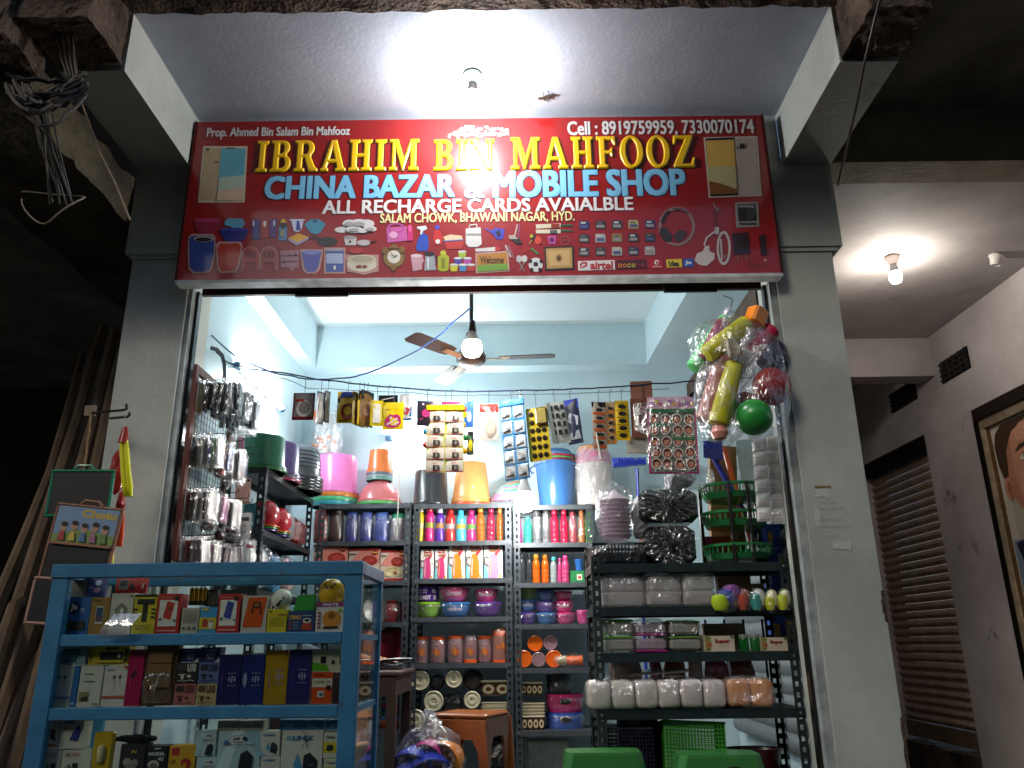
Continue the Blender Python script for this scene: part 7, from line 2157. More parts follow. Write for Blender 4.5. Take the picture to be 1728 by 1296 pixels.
# loose covers hanging beyond the panel
for k, (b, c, lb, rz) in enumerate((((385, 722, 400, 770), '#d8d4cc', 'white phone cover hanging beyond the mesh panel', 60), ((398, 735, 414, 785), '#8a5a70', 'mauve phone cover hanging before the green tub', 66), ((398, 806, 422, 850), '#c0968a', 'rose gold phone cover hanging below the green tub', 25), ((372, 745, 388, 790), '#5a8a4a', 'green and white printed cover beyond the mesh panel', 40))):
    pouch('phone_cover', lb, b, c, [('r', .7, .86, .9, .95, '#2a2424')], Y=4.5, rz=rz, kind='p', cat='phone cover', group='loose phone covers', wire_y=b[1] - 8)

# more packets crowding the lower end of the panel
rnd = random.Random(9)
lows = [((346, 852), '#c9c4be', 'silver-white'), ((362, 848), '#b98a90', 'rose'), ((378, 858), '#d2cec8', 'clear white'), ((395, 862), '#8f8a88', 'smoke grey'), ((412, 866), '#cfc9c4', 'milky'), ((352, 902), '#c4bcb4', 'beige'), ((368, 898), '#a8a2a0', 'ash grey'), ((386, 904), '#d6d2ce', 'bright white'), ((404, 908), '#bdb2b4', 'pale mauve'), ((420, 912), '#c8c4c2', 'foggy')]
for k, ((px, py), c, nm) in enumerate(lows):
    t = pouch('hanging_packet', f'{nm} crinkled packet hanging {"below" if k > 4 else "beside"} the phone covers', (px - 11, py, px + 11, py + 44), c, [('r', .2, .7, .8, .85, ('#8a2a30', '#3a3a40', '#6a6a70')[k % 3]), ('e', .5, .4, .25, .2, ('#a8a4a0', '#d8d4d0')[k % 2])], Y=4.42 + .02 * (k % 3), rz=rnd.uniform(20, 60), wire_y=py - 6, cat='packet', group='packets beside the phone covers')
    x, z, wd, hh = fit((px - 11, py, px + 11, py + 44), 4.44)
    MB().crumple(wd * 1.15, .03, hh * 1.05, WRAP, .008, 9, k, z0=-hh, e=.5).build('plastic_sleeve', t)

# ================================================================== GOODS ON THE FRONT RIGHT RACK
YQ = YF + .05
ZT, ZA, ZB, ZC = FR
# top: black crate in film, cup stack, black wrapped bundles, basket tower
x, z, wd, h = fit((1000, 911, 1090, 948), YQ)
t = thing('black_crate', 'black slatted crate in loose film on top of the front rack', 'crate', (x, YQ, ZT + .001))
g = MB()
g.box(-wd / 2, wd / 2, 0, .28, 0, .012, 'p:#15171a')
for yy in (0, .272):
    g.box(-wd / 2, wd / 2, yy, yy + .008, .012, h * .55, 'p:#15171a')
    g.box(-wd / 2, wd / 2, yy, yy + .008, h * .88, h, 'p:#1b1e21')
    for k in range(15):
        xx = -wd / 2 + .012 + (wd - .03) * k / 14
        g.box(xx - .004, xx + .004, yy, yy + .008, h * .55, h * .88, 'p:#1b1e21')
for xx in (-wd / 2, wd / 2 - .008):
    g.box(xx, xx + .008, .0085, .2715, .012, h, 'p:#15171a')
g.build('crate_body', t)
MB().crumple(wd * 1.12, .34, h * 1.05, WRAP, .03, 13, 7, e=.5, T=Matrix.Translation((-.01, .13, 0))).build('plastic_wrap', t)
x, z, wd, h = fit((1010, 826, 1068, 911), YQ + .08)
zc = z + .003
t = thing('cup_stack', 'stack of pale pink cups wrapped in clear film with a pen mark', 'cups', (x, YQ + .10, zc))
n = 9
for k in range(n):
    MB().lathe([(.36 * wd, k * h * .086), (.44 * wd, k * h * .086 + h * .07), (.46 * wd, k * h * .086 + h * .075), (.46 * wd, k * h * .086 + h * .084), (.40 * wd, k * h * .086 + h * .084)], 'p:#c6b3c0', 22).build('cup', t)
MB().lathe([(.44 * wd, h * .78), (.2 * wd, h * .9), (.06 * wd, h * .99), (0, h)], 'p:#cdbcc8', 20).build('gathered_top', t)
MB().crumple(wd * 1.12, wd * 1.12, h * 1.08, WRAP, .012, 13, 3, e=.7, gather=.03).build('plastic_wrap', t)
for k, (b, lb) in enumerate((((1085, 880, 1180, 947), 'lower black tub wrapped in gathered shiny film'), ((1075, 822, 1184, 880), 'upper black tub wrapped in gathered shiny film'))):
    x, z, wd, h = fit(b, YQ)
    zz = ZT + .002 if k == 0 else z
    t = thing('black_tub', lb, 'tub', (x, YQ + .13, zz), group='black wrapped tubs')
    MB().bevbox(-wd * .46, wd * .46, -.12, .12, 0, h * .97, 'p:#0f1013', .03).build('tub_body', t)
    g = MB()

    def fn(u, v):
        a = u * 2 * math.pi
        r_ = .02 + .98 * v
        zz_ = h / 2 + r_ * h * .52 * math.sin(a)
        xx = r_ * wd * .5 * math.cos(a)
        yy = -.132 - .020 * (1 - v) ** 2 - .010 * math.sin(a * 17 + 3 * noise.noise(Vector((a, v * 3, k)))) * (1 - v * .5) + .01 * noise.noise(Vector((xx * 30, zz_ * 30, k)))
        return Vector((xx, yy, zz_))
    g.grid(64, 6, fn, WRAP, False, True)
    g.build('gathered_film', t)
x, z, wd, h = fit((1068, 850, 1092, 908), YQ + .1)
t = thing('silver_bundle', 'silvery film bundle squeezed left of the black tubs', 'bundle', (x, YQ + .12, z + .004))
MB().crumple(wd * 1.1, .12, h, 'f:#8d8f94', .02, 11, 8, e=.7).build('bundle', t)
# crumpled bag with pen mark on top
x, z, wd, h = fit((1128, 782, 1212, 824), YQ + .05)
t = thing('crumpled_bag', 'crumpled white plastic bag with a pen mark on the black tubs', 'bag', (x, YQ + .12, z + .01))
MB().crumple(wd * .62, .12, h * .8, 'k:#c8c0cc', .02, 10, 4, e=.8, T=Matrix.Translation((-.05, 0, 0)) @ Matrix.Rotation(R(-20), 4, 'Y')).build('paper_bag', t)
MB().crumple(wd * .95, .14, h * .9, WRAPH, .028, 11, 6, e=.8, T=Matrix.Rotation(R(12), 4, 'Y')).build('plastic_wrap', t)
MB().tube([(.0, -.085, .03), (.012, -.09, .045), (.002, -.09, .055), (.014, -.09, .07), (.024, -.088, .06)], .0022, 'k:#201c24', 5).build('pen_mark', t)

# three-tier green basket tower
x, z, wd, h = fit((1186, 816, 1304, 950), YQ + .1)
bt = thing('basket_tower', 'three-tier round green plastic basket stand on the front rack', 'basket stand', (x, YQ + .16, ZT + .002))
tz = [0, PY(1240, 897, YQ + .1).z - ZT, PY(1240, 850, YQ + .1).z - ZT]
for k, z0 in enumerate(tz):
    r_ = wd * .5 * (1.02 - .03 * k)
    g = MB()
    hh = .085
    g.lathe([(0, .004), (r_ * .82, .004), (r_ * .86, .018), (r_ * .9, hh * .42), (r_ * .885, hh * .42), (r_ * .84, .02), (0, .008)], 'p:#2c7a48', 32)
    g.lathe([(r_ * .94, hh * .80), (r_ * .97, hh * .83), (r_ * .99, hh), (r_ * .95, hh), (r_ * .935, hh * .83)], 'p:#33874f', 32)
    for i in range(36):
        a = 2 * math.pi * i / 36
        T = Matrix.Rotation(a, 4, 'Z')
        g.box(r_ * .885, r_ * .93, -.0035, .0035, hh * .40, hh * .82, 'p:#2c7a48', T)
    g.build('basket_tier', bt, (0, 0, z0 + .02))
for a in (-78, 30, 160, 250):
    MB().tube([(wd * .475 * math.cos(R(a)), wd * .475 * math.sin(R(a)), 0), (wd * .465 * math.cos(R(a)), wd * .465 * math.sin(R(a)), tz[2] + .10)], .011, 'p:#141517', 8).build('upright', bt)

# shelf A: clear boxes in film, bag of toys
for k, (x0, x1, lb) in enumerate(((1016, 1088, 'left clear plastic box pack in film on the upper shelf'), (1090, 1150, 'middle clear plastic box pack in film on the upper shelf'), (1152, 1208, 'right clear plastic box pack in film on the upper shelf'))):
    x, z, wd, h = fit((x0, 968, x1, 1023), YQ)
    t = thing('clear_box_pack', lb, 'box', (x, YQ + .1, ZA + .002), group='clear boxes in film')
    for j in range(2):
        MB().bevbox(-wd * .48, wd * .48, -.10, .10, j * h * .48, j * h * .48 + h * .46, 't:#cfc8c4', .012).build('clear_box', t)
    MB().crumple(wd * 1.08, .25, h * 1.05, WRAPH, .014, 13, k + 2, e=.4).build('plastic_wrap', t)
for k, (b, cs, lb) in enumerate((((1206, 1001, 1246, 1042), ('#a8c42a', '#3c4aa0', '#7a4a8a'), 'bag of a lime ball and violet toys overhanging the shelf'), ((1244, 1000, 1266, 1040), ('#b8452c', '#8a3a2c'), 'small bag of brick red toys'), ((1266, 1003, 1291, 1044), ('#3f9a94', '#c8ccd0'), 'bag of teal and white shuttlecocks'), ((1290, 1003, 1312, 1042), ('#c8cc2a', '#d8d8b0'), 'bag of lime yellow shuttlecocks, left'), ((1311, 1003, 1335, 1042), ('#c4d028', '#d8dcb8'), 'bag of lime yellow shuttlecocks, right'))):
    x, z, wd, h = fit(b, YF - .03)
    t = thing('toy_packet', lb, 'toy packet', (x, YF - .045, max(z, ZA - .035)), group='bagged toys on the upper shelf')
    for j, c in enumerate(cs):
        MB().lathe([(0, 0), (.26 * wd, .03 * h), (.40 * wd, .3 * h), (.34 * wd, .62 * h), (.15 * wd, .7 * h), (0, .72 * h)], 'p:' + c, 14, Matrix.Translation(((j - (len(cs) - 1) / 2) * wd * .28, .012 * j, .06 * h + .2 * h * j))).build('toy', t)
    MB().crumple(wd * 1.0, .08, h, WRAP, .010, 11, k + 5, e=.8).build('plastic_wrap', t)
for k, (b, c, lb, rz) in enumerate((((1212, 972, 1268, 1000), '#8c6c4c', 'brown flattened carton behind the bagged toys', 4), ((1222, 985, 1290, 1012), '#a08a6c', 'tan flattened carton lower behind the bagged toys', -3))):
    carton('flat_carton', lb, b, YF + .20 + .04 * k, .05, c, zb=ZA + .002, rz=rz)

# shelf B: lidded boxes, sweets boxes, jars
for k, (b, c, lb) in enumerate((((1016, 1045, 1071, 1101), '#6ab83c', 'pair of clear boxes with green lids'), ((1071, 1046, 1126, 1101), '#b82c86', 'pair of clear boxes with magenta lids'), ((1128, 1048, 1184, 1101), '#6aa84a', 'pair of clear boxes with pale green lids in film'))):
    x, z, wd, h = fit(b, YQ)
    t = thing('lidded_boxes', lb, 'box', (x, YQ + .1, ZB + .002), group='clear boxes with coloured lids')
    for j in range(2):
        z0 = j * h * .5
        MB().bevbox(-wd * .46, wd * .46, -.10, .10, z0 + .008, z0 + h * .42, 't:#cbbcc6' if k == 1 else 't:#c6c4ba', .012).build('clear_box', t)
        MB().bevbox(-wd * .49, wd * .49, -.105, .105, z0 + (h * .425 if k != 1 else -.0), z0 + (h * .49 if k != 1 else .010), 'p:' + c, .006).build('lid', t)
    MB().crumple(wd * 1.05, .25, h * 1.04, WRAP, .010, 12, k + 8, e=.35).build('plastic_wrap', t)
SU_ = [('r', 0, .94, 1, 1, '#2a2420'), ('p', [(0, .0), (.16, .1), (.22, .5), (.14, .95), (0, .95)], '#8a7a3c'), ('e', .12, .8, .09, .07, '#4a7a34'), ('e', .14, .4, .08, .1, '#a8432c'), ('e', .10, .15, .08, .07, '#5a7a3c'), ('t', 'Super', .32, .45, .84, .75, .04, '#8c1f24'), ('q', .42, .30, .80, .38, '#6a3a30'), ('e', .92, .85, .06, .08, '#4a6a34')]
for b, lb in (((1190, 1071, 1240, 1104), 'cream printed box reading Super, left of the green jars'), ((1286, 1074, 1329, 1106), 'cream printed box reading Super, right of the green jars')):
    carton('sweet_box', lb, b, YQ - .02, .12, '#c4b8a4', SU_, zb=ZB + .002, group=None, step=.0006)
for k, (x0, x1, lb) in enumerate(((1247, 1264, 'left green glass jar with a white lid'), (1266, 1283, 'right green glass jar with a white lid'))):
    lathed('green_jar', lb, (x0, 1070, x1, 1105), YQ + .03, [('jar', [(0, 0), (.44, 0), (.48, .05), (.48, .7), (.40, .8)], 't:#1f7a34'), ('lid', [(.44, .78), (.46, .8), (.46, .98), (0, 1)], 'p:#9aa29a')], 'jar', 'green jars', ZB + .002, 18)
# things seen behind, between the shelves
for k, (x0, x1, c, lb) in enumerate(((1030, 1080, '#b8aaa0', 'beige wrapped goods at the back of the lower shelf, left'), (1098, 1116, '#c83a78', 'pink packet at the back of the lower shelf'), (1120, 1155, '#c8602c', 'orange packet at the back of the lower shelf'), (1160, 1184, '#d0b8b4', 'pale packet at the back of the lower shelf'), (1188, 1226, '#a83a70', 'magenta packet at the back of the lower shelf'), (1230, 1270, '#8a3a4a', 'dull red packet at the back of the lower shelf'))):
    x, z, wd, h = fit((x0, 1112, x1, 1142), YF + .28)
    t = thing('back_packet', lb, 'packet', (x, YF + .27, ZC + .002), group='packets at the back of the lower shelf')
    hh = z + h - ZC
    MB().crumple(wd, .10, hh, 'f:' + c, .012, 9, k, e=.5).build('packet', t)
    MB().crumple(wd * 1.08, .12, hh * 1.04, WRAP, .014, 10, k + 2, e=.5).build('plastic_wrap', t)
for k, (b, c, lb) in enumerate((((1105, 1050, 1180, 1100), '#9a8f84', 'pale carton at the back of the middle shelf'), ((1188, 1052, 1255, 1075), '#b0a088', 'cream carton lying at the back of the middle shelf'))):
    carton('flat_carton', lb, b, YF + .26, .06, c, zb=ZB + .002)
# shelf C: white cup rolls, orange pack
for k, (x0, x1, n, c, lb) in enumerate(((992, 1112, 3, '#c9c2b9', 'left roll of white foam cups in film'), (1110, 1226, 3, '#c9c0bc', 'right roll of white foam cups in film'), (1228, 1306, 2, '#d0802c', 'orange pack in film at the end of the lower shelf'))):
    x, z, wd, h = fit((x0, 1145, x1, 1196), YF - .01)
    t = thing('wrapped_roll', lb, 'pack', (x, YF + .06, ZC + .002), group='wrapped packs on the lower shelf')
    for j in range(n):
        MB().crumple(wd / n * 1.0, .17, h * .95, 'p:' + c, .004, 12, j + 3 * k, z0=.003, e=.38, smooth=True, T=Matrix.Translation((-wd / 2 + (j + .5) * wd / n, 0, 0))).build('pack', t)
    MB().crumple(wd * 1.06, .21, h * 1.06, WRAP if k < 2 else WRAPH, .016, 14, k + 11, e=.45).build('plastic_wrap', t)
t = MB()
t.bevbox(-.16, .16, -.1, .1, 0, .012, 'p:#cfc8c4', .005)
t.build('white_tray', None, (PY(1115, 1140, YF + .1).x, YF + .22, ZC + .165), (R(3), R(-3), 0), label='white tray lying on the rolls of foam cups', cat='tray')
# floor of the rack: baskets
def mesh_basket(label, b, c, Y, zb, rot):
    x, z, wd, h = fit(b, Y)
    h = h + max(0, z - zb)
    t = thing('mesh_basket', label, 'basket', (x, Y + .1, zb), rot, 'woven baskets under the front rack')
    g = MB()
    w2, d2 = wd / 2, .11
    g.box(-w2, w2, -d2, d2, 0, .006, 'p:' + c)
    for s in (-1, 1):
        nx = int(wd / .016)
        for k in range(nx + 1):
            xx = -w2 + wd * k / nx
            g.box(xx - .003, xx + .003, s * d2 - .003, s * d2 + .003, 0, h, 'p:' + c)
        for k in range(int(h / .018) + 1):
            zz = k * .018
            g.box(-w2, w2, s * d2 - .0042, s * d2 + .0042, zz, zz + .006, 'p:' + c)
        g.box(s * w2 - .004, s * w2 + .004, -d2, d2, 0, h, 'p:' + c)
    g.bevbox(-w2 - .008, w2 + .008, -d2 - .008, d2 + .008, h, h + .012, 'p:' + c, .004)
    g.build('basket_body', t)


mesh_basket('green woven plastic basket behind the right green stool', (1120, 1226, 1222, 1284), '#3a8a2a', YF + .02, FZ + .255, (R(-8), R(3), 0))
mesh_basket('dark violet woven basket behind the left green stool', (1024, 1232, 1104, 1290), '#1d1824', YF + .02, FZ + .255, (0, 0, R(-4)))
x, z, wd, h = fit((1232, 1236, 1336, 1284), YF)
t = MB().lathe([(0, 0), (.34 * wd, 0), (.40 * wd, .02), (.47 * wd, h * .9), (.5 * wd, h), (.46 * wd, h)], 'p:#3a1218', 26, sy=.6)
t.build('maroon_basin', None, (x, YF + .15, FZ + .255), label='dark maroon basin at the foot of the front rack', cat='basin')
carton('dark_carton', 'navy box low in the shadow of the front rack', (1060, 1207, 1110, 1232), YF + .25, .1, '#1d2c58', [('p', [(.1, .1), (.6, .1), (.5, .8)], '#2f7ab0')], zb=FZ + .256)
carton('blue_carton', 'light blue and white carton in the shadow of the front rack', (1045, 1205, 1088, 1232), YF + .16, .06, '#2a6a9c', [('p', [(.3, .5), (.9, .6), (.8, 1), (.3, 1)], '#b8b4a4')], zb=FZ + .256, rz=8)

# ---- behind the tower: cartons, broom handles, papers; sachets and blue boxes by the jamb
carton('tall_carton', 'tall tan cardboard carton behind the green basket stand', (1192, 752, 1238, 950), YF + .44, .05, '#7d6134', [('r', .85, 0, 1, 1, '#6a5128')], zb=ZT + .003, ry=4)
carton('tall_carton', 'second tan carton further right behind the basket stand', (1228, 760, 1256, 950), YF + .50, .04, '#84673a', zb=ZT + .003, ry=-3)
carton('bright_packet', 'red and orange printed packet behind the lowest basket', (1190, 905, 1245, 950), YF + .38, .04, '#c0341f', [('p', [(0, 0), (.5, 0), (.2, 1), (0, 1)], '#b02a5c'), ('p', [(.6, 0), (1, 0), (1, 1), (.8, 1)], '#c8922a')], zb=ZT + .003)
carton('white_papers', 'white papers behind the basket stand near the jamb', (1262, 850, 1292, 950), YF + .46, .03, '#a8aaac', [('r', .1, .4, .9, .42, '#6a6c70'), ('r', .1, .34, .8, .36, '#6a6c70')], zb=ZT + .003, ry=3)
for k, (a, b, c, lb) in enumerate((((1190, 745), (1236, 830), 'p:#26308c', 'dark blue plastic broom handle behind the basket stand'), ((1222, 755), (1244, 835), 'p:#b8501c', 'orange broom handle beside the dark blue one'))):
    A, B = PY(*a, YF + .36), PY(*b, YF + .38)
    e = B + (B - A) * ((B.z - ZT - .006) / (A.z - B.z))
    e.y = YF + .36
    MB().tube([A - e, B - e, (0, 0, 0)], .017, c, 10).build('broom_handle', None, e, label=lb, cat='broom', group='broom handles')
x, z, wd, h = fit((1186, 742, 1222, 772), YF + .34)
t = thing('dust_pan', 'dark blue dustpan blade behind the badge card', 'dustpan', (x, YF + .335, z))
MB().add([(-wd / 2, 0, 0), (wd * .4, 0, -.02), (wd / 2, .03, h), (-wd * .4, .03, h), (-wd / 2, .012, 0), (wd * .4, .012, -.02), (wd / 2, .042, h), (-wd * .4, .042, h)], [(0, 1, 2, 3), (4, 5, 6, 7), (0, 1, 5, 4), (1, 2, 6, 5), (2, 3, 7, 6), (3, 0, 4, 7)], 'p:#202a80').build('pan_blade', t)
for k, (b, lb) in enumerate((((1276, 740, 1300, 880), 'silver sachet strip with red lettering by the right jamb, left one'), ((1299, 735, 1322, 884), 'silver sachet strip with red lettering by the right jamb, right one'))):
    x, z, wd, h = fit(b, 4.1)
    t = thing('sachet_strip', lb, 'sachet strip', (x, 4.1, z + h), (0, R(2), R(-25)), 'silver sachet strips')
    for j in range(6):
        g = MB()
        g.grid(5, 5, lambda u, v: Vector(((u - .5) * wd, -.012 * (16 * u * (1 - u) * v * (1 - v)) ** .5 + .012 * noise.noise(Vector((u * 5, v * 5 + j * 3, k))), -h * (j + 1 - v) / 6)), 'f:#c9c8c6', False)
        o = g.build('sachet', t)
        m2 = MB()
        c1, c2 = (('#b03028', '#2a4a9c'), ('#2c7a4a', '#b83a30'), ('#a8308a', '#c86a2a'))[(j + k) % 3]
        decals(m2, [('q', .1, .5, .8, .66, c1), ('q', .15, .25, .85, .36, c2)], lambda u, v, l: ((u - .5) * wd, -.022 - .0006 * l, -h * (j + 1 - v) / 6), 'f')
        m2.build('printed_front', o)
for k, (b, lb) in enumerate((((1297, 884, 1330, 985), 'blue printed carton with yellow squares by the right jamb, upper'), ((1300, 985, 1340, 1100), 'blue printed carton by the right jamb, lower'))):
    carton('blue_carton', lb, b, 4.62, .10, '#2a4a9c', [('r', .08, .7, .3, .86, '#c8a42a'), ('q', .1, .56, .8, .62, '#a8b8dc'), ('r', .1, .18, .34, .40, '#c8942a'), ('r', .6, .26, .85, .44, '#b8842a')], group='blue cartons by the jamb')
carton('cloudy_sheet', 'pale frosted sheet hanging behind the silver sachets', (1252, 742, 1290, 850), 4.7, .005, '#9fb0b4', ry=-3, cat='sheet')

# ================================================================== FLOOR: STOOLS, BUNDLE, DESK, HAND
def green_stool(label, b, Y, group):
    x, z, wd, h = fit((b[0], b[1], b[2], 1296), Y)
    H = PY((b[0] + b[2]) / 2, b[1], Y).z - FZ
    t = thing('green_stool', label, 'stool', (x, Y + .10, FZ + .001), group=group)
    W, D = wd * .5, .10
    g = MB()
    lv = [(0, 1.12, 1.15), (H * .55, 1.02, 1.02), (H - .06, .985, .98), (H - .012, .93, .93), (H, .91, .90)]
    rings = []
    for zz, sx, sy in lv:
        a, b_ = W * sx, D * sy
        c = .03
        rings += [(-a + c, -b_, zz), (a - c, -b_, zz), (a, -b_ + c, zz), (a, b_ - c, zz), (a - c, b_, zz), (-a + c, b_, zz), (-a, b_ - c, zz), (-a, -b_ + c, zz)]
    f = []
    for k in range(len(lv) - 1):
        for i in range(8):
            j = (i + 1) % 8
            f.append((k * 8 + i, k * 8 + j, k * 8 + 8 + j, k * 8 + 8 + i))
    f.append(tuple(range(32, 40)))
    g.add(rings, f, 'p:#39783a')
    g.build('stool_body', t)
    g = MB()
    for s in (-1, 1):
        g.tube([(s * W * 1.0, -D * .8, H - .09), (s * W * 1.03, -D * 1.0, H - .12), (s * W * 1.06, -D * .9, H - .3)], .006, 'p:#bfe0b4', 5)
    g.build('edge_bead', t)
    return t, W, D, H


green_stool('bright green plastic stool at the bottom centre', (951, 1271, 1091), 3.86, 'green plastic stools')
t, W, D, H = green_stool('bright green plastic stool with an oval black sticker', (1144, 1275, 1294), 3.86, 'green plastic stools')
g = MB()
decals(g, [('e', .02, 0, .052, .03, 'k:#17120f'), ('e', .035, -.002, .03, .022, 'k:#c8c2b8'), ('t', 'nilkam', -.028, -.010, .030, .012, .04, 'k:#b8342a')], lambda u, v, l: (u + .03, -D * .975 - .004 - .0006 * l, H - .075 + v))
g.build('oval_sticker', t)

# brown stool
x, z, wd, h = fit((737, 1205, 846, 1296), 4.75)
H = z + h - FZ
st = thing('brown_stool', 'brown plastic stool with arched legs in the middle of the shop', 'stool', (x, 4.9, FZ + .001), (0, 0, R(-24)))
W = wd / 2
g = MB()
g.bevbox(-W * .98, W * .98, -.15, .15, H - .022, H, 'p:#a35c2e', .008)
g.build('seat', st)
for sgn in (-1, 1):
    g = MB()
    out = [(-W * 1.0, H - .022), (W * 1.0, H - .022), (W * 1.22, 0), (W * .92, 0), (W * .74, H * .66), (W * .55, H * .77), (-W * .55, H * .77), (-W * .74, H * .66), (-W * .92, 0), (-W * 1.22, 0)]
    g.prism(out, sgn * .15 - .008, sgn * .15 + .008, 'p:#9a5529', Matrix.Rotation(R(-sgn * 2.5), 4, 'X'))
    g.build('leg_frame', st)
    g = MB()
    g.prism([(-.14, H - .022), (.14, H - .022), (.165, .0), (.115, 0), (.085, H * .68), (.06, H * .77), (-.06, H * .77), (-.085, H * .68), (-.115, 0), (-.165, 0)], 0, .012, 'p:#8f4e26', Matrix.Translation((sgn * W * .98, 0, 0)) @ Matrix.Rotation(R(90), 4, 'Z'))
    g.build('side_apron', st)
# wrapped bundle of coloured bowls
x, z, wd, h = fit((662, 1228, 780, 1330), 4.3)
t = thing('wrapped_bowls', 'film-wrapped bundle of blue, pink and orange bowls before the brown stool', 'bowls', (x, 4.42, FZ + .002))
H = PY(720, 1230, 4.3).z - FZ
for dx, dz, r_, c, ax in ((-.07, .0, .11, '#3a4cc0', 20), (.0, -.03, .12, '#2f44c8', -15), (.0, .05, .08, '#c83a8c', 25), (.10, .02, .10, '#e0861c', 60), (-.10, -.06, .1, '#5a6ad0', 0)):
    MB().lathe([(0, -.5 * r_), (.6 * r_, -.46 * r_), (.95 * r_, .1 * r_), (r_, .45 * r_), (.93 * r_, .45 * r_), (.5 * r_, -.3 * r_), (0, -.36 * r_)], 'p:' + c, 24, Matrix.Translation((dx, 0, H - .17 + dz)) @ Matrix.Rotation(R(ax), 4, 'Y') @ Matrix.Rotation(R(130), 4, 'X')).build('bowl', t)
for k in range(2):
    MB().lathe([(0, 0), (.10, .0), (.13, .1), (.135, H * .45), (.12, H * .45)], 'p:#3448b0', 20, Matrix.Translation((-.06 + .12 * k, 0, .0))).build('tub', t)
MB().crumple(wd * 1.0, .26, H * .98, WRAP, .025, 16, 3, e=.65, gather=.0).build('plastic_wrap', t)
MB().crumple(.10, .06, .10, WRAPH, .03, 8, 5, e=.9, T=Matrix.Translation((.0, 0, H - .03))).build('tied_neck', t)
# wooden desk behind the counter with papers, and the shopkeeper's hand
a = PY(700, 1127, 4.95)
dz = a.z - FZ
dk = thing('wooden_desk', 'dark wooden desk behind the counter with papers on it', 'desk', (a.x - .32, 4.6, FZ + .001))
MB().bevbox(-.34, .32, -.30, .36, dz - .02, dz, 'd:#4a342c', .004).build('desk_top', dk)
MB().box(-.32, .30, -.285, .35, dz - .12, dz - .021, 'd:#3a2822').build('apron', dk)
for sx, sy in ((.28, .32), (.28, -.26), (-.30, .32), (-.30, -.26)):
    MB().box(sx - .025, sx + .025, sy - .025, sy + .025, 0, dz - .121, 'd:#3f2d26').build('leg', dk)
MB().box(-.30, .20, -.28, -.265, .12, dz - .125, 'k:#8d857c').build('front_board', dk)
dx0 = a.x - .32
rnd = random.Random(2)
for k in range(5):
    lb = ('newspaper', 'folded newspaper', 'loose sheet', 'grey magazine', 'white leaflet')[k] + ' on the wooden desk'
    g = MB()
    g.grid(8, 5, lambda u, v: Vector(((u - .5) * .3, (v - .5) * .2, .004 + .010 * k + .008 * noise.noise(Vector((u * 4, v * 3, k * 5))) + .006 * u)), 'k:' + ('#b9b6b0', '#a8a6a2', '#cfccc6', '#6a6866', '#d2d0ca')[k], False)
    g.build('paper_sheet', None, (dx0 + .10 + .02 * k, 4.82 - .03 * k, FZ + dz + .008), (0, 0, R(rnd.uniform(-15, 15))), lb, 'paper', 'papers on the desk')
hp = PY(641, 1118, 4.75)
pn = thing('person', 'shopkeeper mostly hidden behind the counter, one hand resting on the papers', 'person', (hp.x, 4.72, hp.z - .008))
g = MB()
sk_ = 'k:#b5774e'
hx = .0
g.tube([(-.30, -.10, .02), (-.20, -.05, .03), (-.10, -.02, .025), (-.055, -.005, .018)], [.045, .042, .034, .026], sk_, 12)
g.tube([(-.06, -.005, .018), (-.035, 0, .016), (-.005, .0, .014), (.015, 0, .012)], [.026, .032, .034, .026], sk_, 12)
for k, (yo, L, r_) in enumerate(((.030, .050, .0085), (.011, .062, .009), (-.009, .058, .009), (-.028, .046, .008))):
    g.tube([(.0, yo * .8, .016), (.028, yo, .026), (.028 + L * .5, yo * 1.1, .016), (.028 + L * .85, yo * 1.1, .004)], [r_ * 1.1, r_ * 1.05, r_, r_ * .75], sk_, 8)
g.tube([(-.03, -.03, .014), (-.005, -.052, .014), (.02, -.060, .006)], [.012, .011, .008], sk_, 8)
g.build('hand_and_forearm', pn)
MB().tube([(-.42, -.15, .05), (-.30, -.10, .022), (-.24, -.07, .026)], [.085, .06, .052], 'c:#5b6470', 12).build('sleeve', pn)

# ================================================================== LEFT: HOOKS, SLATES, NETTED TOYS
p0 = PY(160, 694, 3.62)
hk2 = thing('hook_bracket', 'black twin-hook bracket at the left pillar holding slates and toys', 'hook', p0)
g = MB()
g.box(-.05, -.0, .0, .012, -.02, .03, 'd:#7a6a5c')
g.build('wall_plate', hk2)
for (a, b, c, d) in (((152, 697), (208, 692), (214, 690), (213, 682)), ((186, 706), (216, 703), (219, 700), (218, 696))):
    MB().tube([PY(*a, 3.62) - p0, PY(*b, 3.55) - p0, PY(*c, 3.54) - p0, PY(*d, 3.54) - p0], .006, 'm:#121110', 6).build('hook_arm', hk2)
tw = [PY(x, y, 3.5) for x, y in ((153, 694), (152, 712), (150, 730), (147, 745), (146, 765), (142, 788), (138, 810), (135, 830), (130, 852), (129, 880), (123, 915), (117, 952))]
MB().tube(tw, .005, 'c:#8c744f', 6).build('twine', label='frayed jute twine holding the slates at the left', cat='twine')


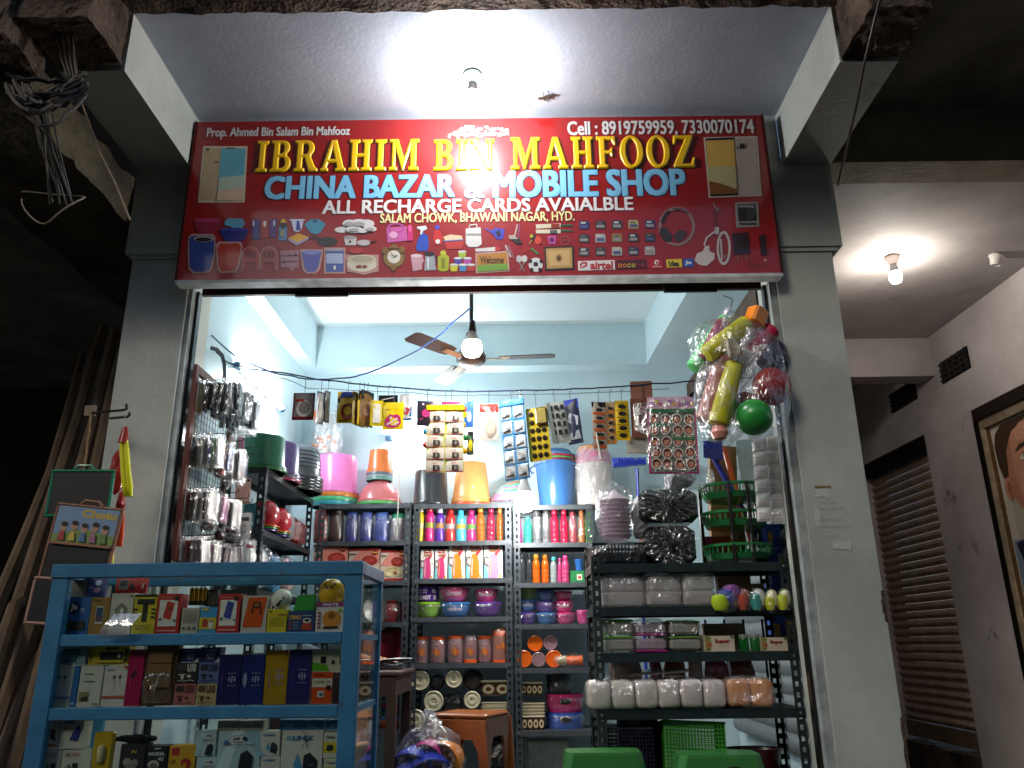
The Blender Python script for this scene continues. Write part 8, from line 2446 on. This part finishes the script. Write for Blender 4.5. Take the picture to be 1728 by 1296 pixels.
def slate(label, b, Y, frame, face, rz, ry, items=(), bead=None, group='school slates'):
    x, z, wd, h = fit(b, Y)
    t = thing('slate', label, 'slate', (x, Y, z), (0, R(ry), R(rz)), group)
    fw = .012
    MB().box(-wd / 2 + fw, wd / 2 - fw, .004, .010, fw, h - fw, face).build('board', t)
    for a in ((-wd / 2, wd / 2, 0, .014, 0, fw), (-wd / 2, wd / 2, 0, .014, h - fw, h), (-wd / 2, -wd / 2 + fw, 0, .014, fw, h - fw), (wd / 2 - fw, wd / 2, 0, .014, fw, h - fw)):
        MB().bevbox(*a, frame, .003).build('frame_bar', t)
    g = MB()
    g.tube([(-wd * .16, .007, h), (-wd * .1, .007, h + .018), (wd * .1, .007, h + .018), (wd * .16, .007, h)], .006, frame, 6)
    g.build('handle', t)
    if items:
        front_print(t, wd - 2 * fw, h, items, y=.002)
    if bead:
        g = MB()
        nb = int(wd / .012)
        for k in range(nb):
            for zz in (fw * .5, h - fw * .5):
                g.lathe([(.003, 0), (.002, .003), (0, .004)], bead, 5, Matrix.Translation((-wd / 2 + wd * (k + .5) / nb, -.001, zz)) @ Matrix.Rotation(R(90), 4, 'X'))
        g.build('beading', t)
    return t


slate('green-framed black slate, topmost on the twine', (82, 792, 187, 872), 3.40, 'p:#1f7a5a', 'd:#1c1c1c', 3, 0, bead='p:#4aa884')
slate('wooden-framed slate with a child picture print and the word Chotu', (68, 852, 181, 1010), 3.36, 'd:#8a5a44', 'd:#17171a', 3, 6, [('r', .0, .58, 1, .97, '#7a94b0'), ('p', [(0, .58), (1, .58), (1, .68), (.5, .74), (0, .66)], '#7c9450'), ('t', 'Chotu', .40, .86, .97, .95, .04, '#c8a83a')] + [('e', .16 + .17 * k, .74 + .02 * (k % 2), .055, .05, '#b08a70') for k in range(5)] + [('e', .16 + .17 * k, .775 + .02 * (k % 2), .05, .025, '#2a1f1c') for k in range(5)] + [('p', [(.10 + .17 * k, .60), (.22 + .17 * k, .60), (.19 + .17 * k, .70), (.13 + .17 * k, .70)], ('#a8443c', '#c8b04a', '#5a7a9c', '#a86a8a', '#6a8a4c')[k]) for k in range(5)] + [('r', 0, .555, 1, .58, '#9a6a4c')], bead='p:#c89a7a')
slate('pale pink-framed slate lowest at the far left behind the counter', (46, 975, 150, 1056), 3.34, 'p:#b08a78', 'd:#16161a', 3, 4, bead='p:#d8b4a0')


def net_toy(label, pts, r_, c, Y, netc='t:#a82c20'):
    base = PY(*pts[-1], Y)
    t = thing('netted_toy', label, 'toy', base, group='netted toys on the hooks')
    P = [PY(*p, Y) - base for p in pts]
    for s in (-1, 1):
        MB().tube([q + Vector((s * r_ * .75, 0, 0)) for q in P], [r_ * .55] + [r_ * .85] * (len(P) - 3) + [r_, r_ * .7], c, 12).build('plastic_bat', t)
    g = MB()
    g.lathe([(0, .06), (.012, .05), (r_ * 1.3, .01), (r_ * 1.6, -.02)], netc, 12, Matrix.Translation(P[0]))
    g.build('net_top', t)
    return t


net_toy('bright yellow netted pair of toy bats on the front hook', [(209, 740), (210, 760), (212, 790), (215, 820), (216, 838)], .014, 'p:#d8d410', 3.53)
net_toy('orange netted toy bats hanging below the yellow pair', [(203, 850), (203, 880), (201, 905), (200, 922)], .012, 'p:#d8481c', 3.56, 'p:#a8281c')
net_toy('yellow netted toy bats lowest, partly behind the counter', [(187, 900), (186, 920), (184, 945), (183, 965)], .012, 'p:#cfc814', 3.5, 'p:#a8281c')
g = MB()
q = PY(197, 800, 3.58)
g.crumple(.07, .04, .22, 't:#a8281c', .012, 10, 3, z0=-.10, e=.9)
g.build('red_net_bag', None, q, label='translucent red net bag behind the yellow toy bats', cat='net bag')
for k, (px, py, r_) in enumerate(((204, 852, .020), (189, 882, .011), (189, 893, .016))):
    MB().lathe([(0, -r_), (r_ * .7, -r_ * .7), (r_, 0), (r_ * .7, r_ * .7), (0, r_)], 'p:#b02a1c', 14).build('red_ball', None, PY(px, py, 3.52), label=('large red knob ball above the orange bats', 'small red ball above the lowest bats', 'red ball at the top of the lowest bats')[k], cat='ball', group='red balls on the netted toys')
MB().tube([PY(211, 702, 3.545), PY(210, 718, 3.54), PY(209, 738, 3.53)], .0022, 'd:#b8aca0', 5).build('hook_string', label='short white string from the hook to the yellow toy bats', cat='string')
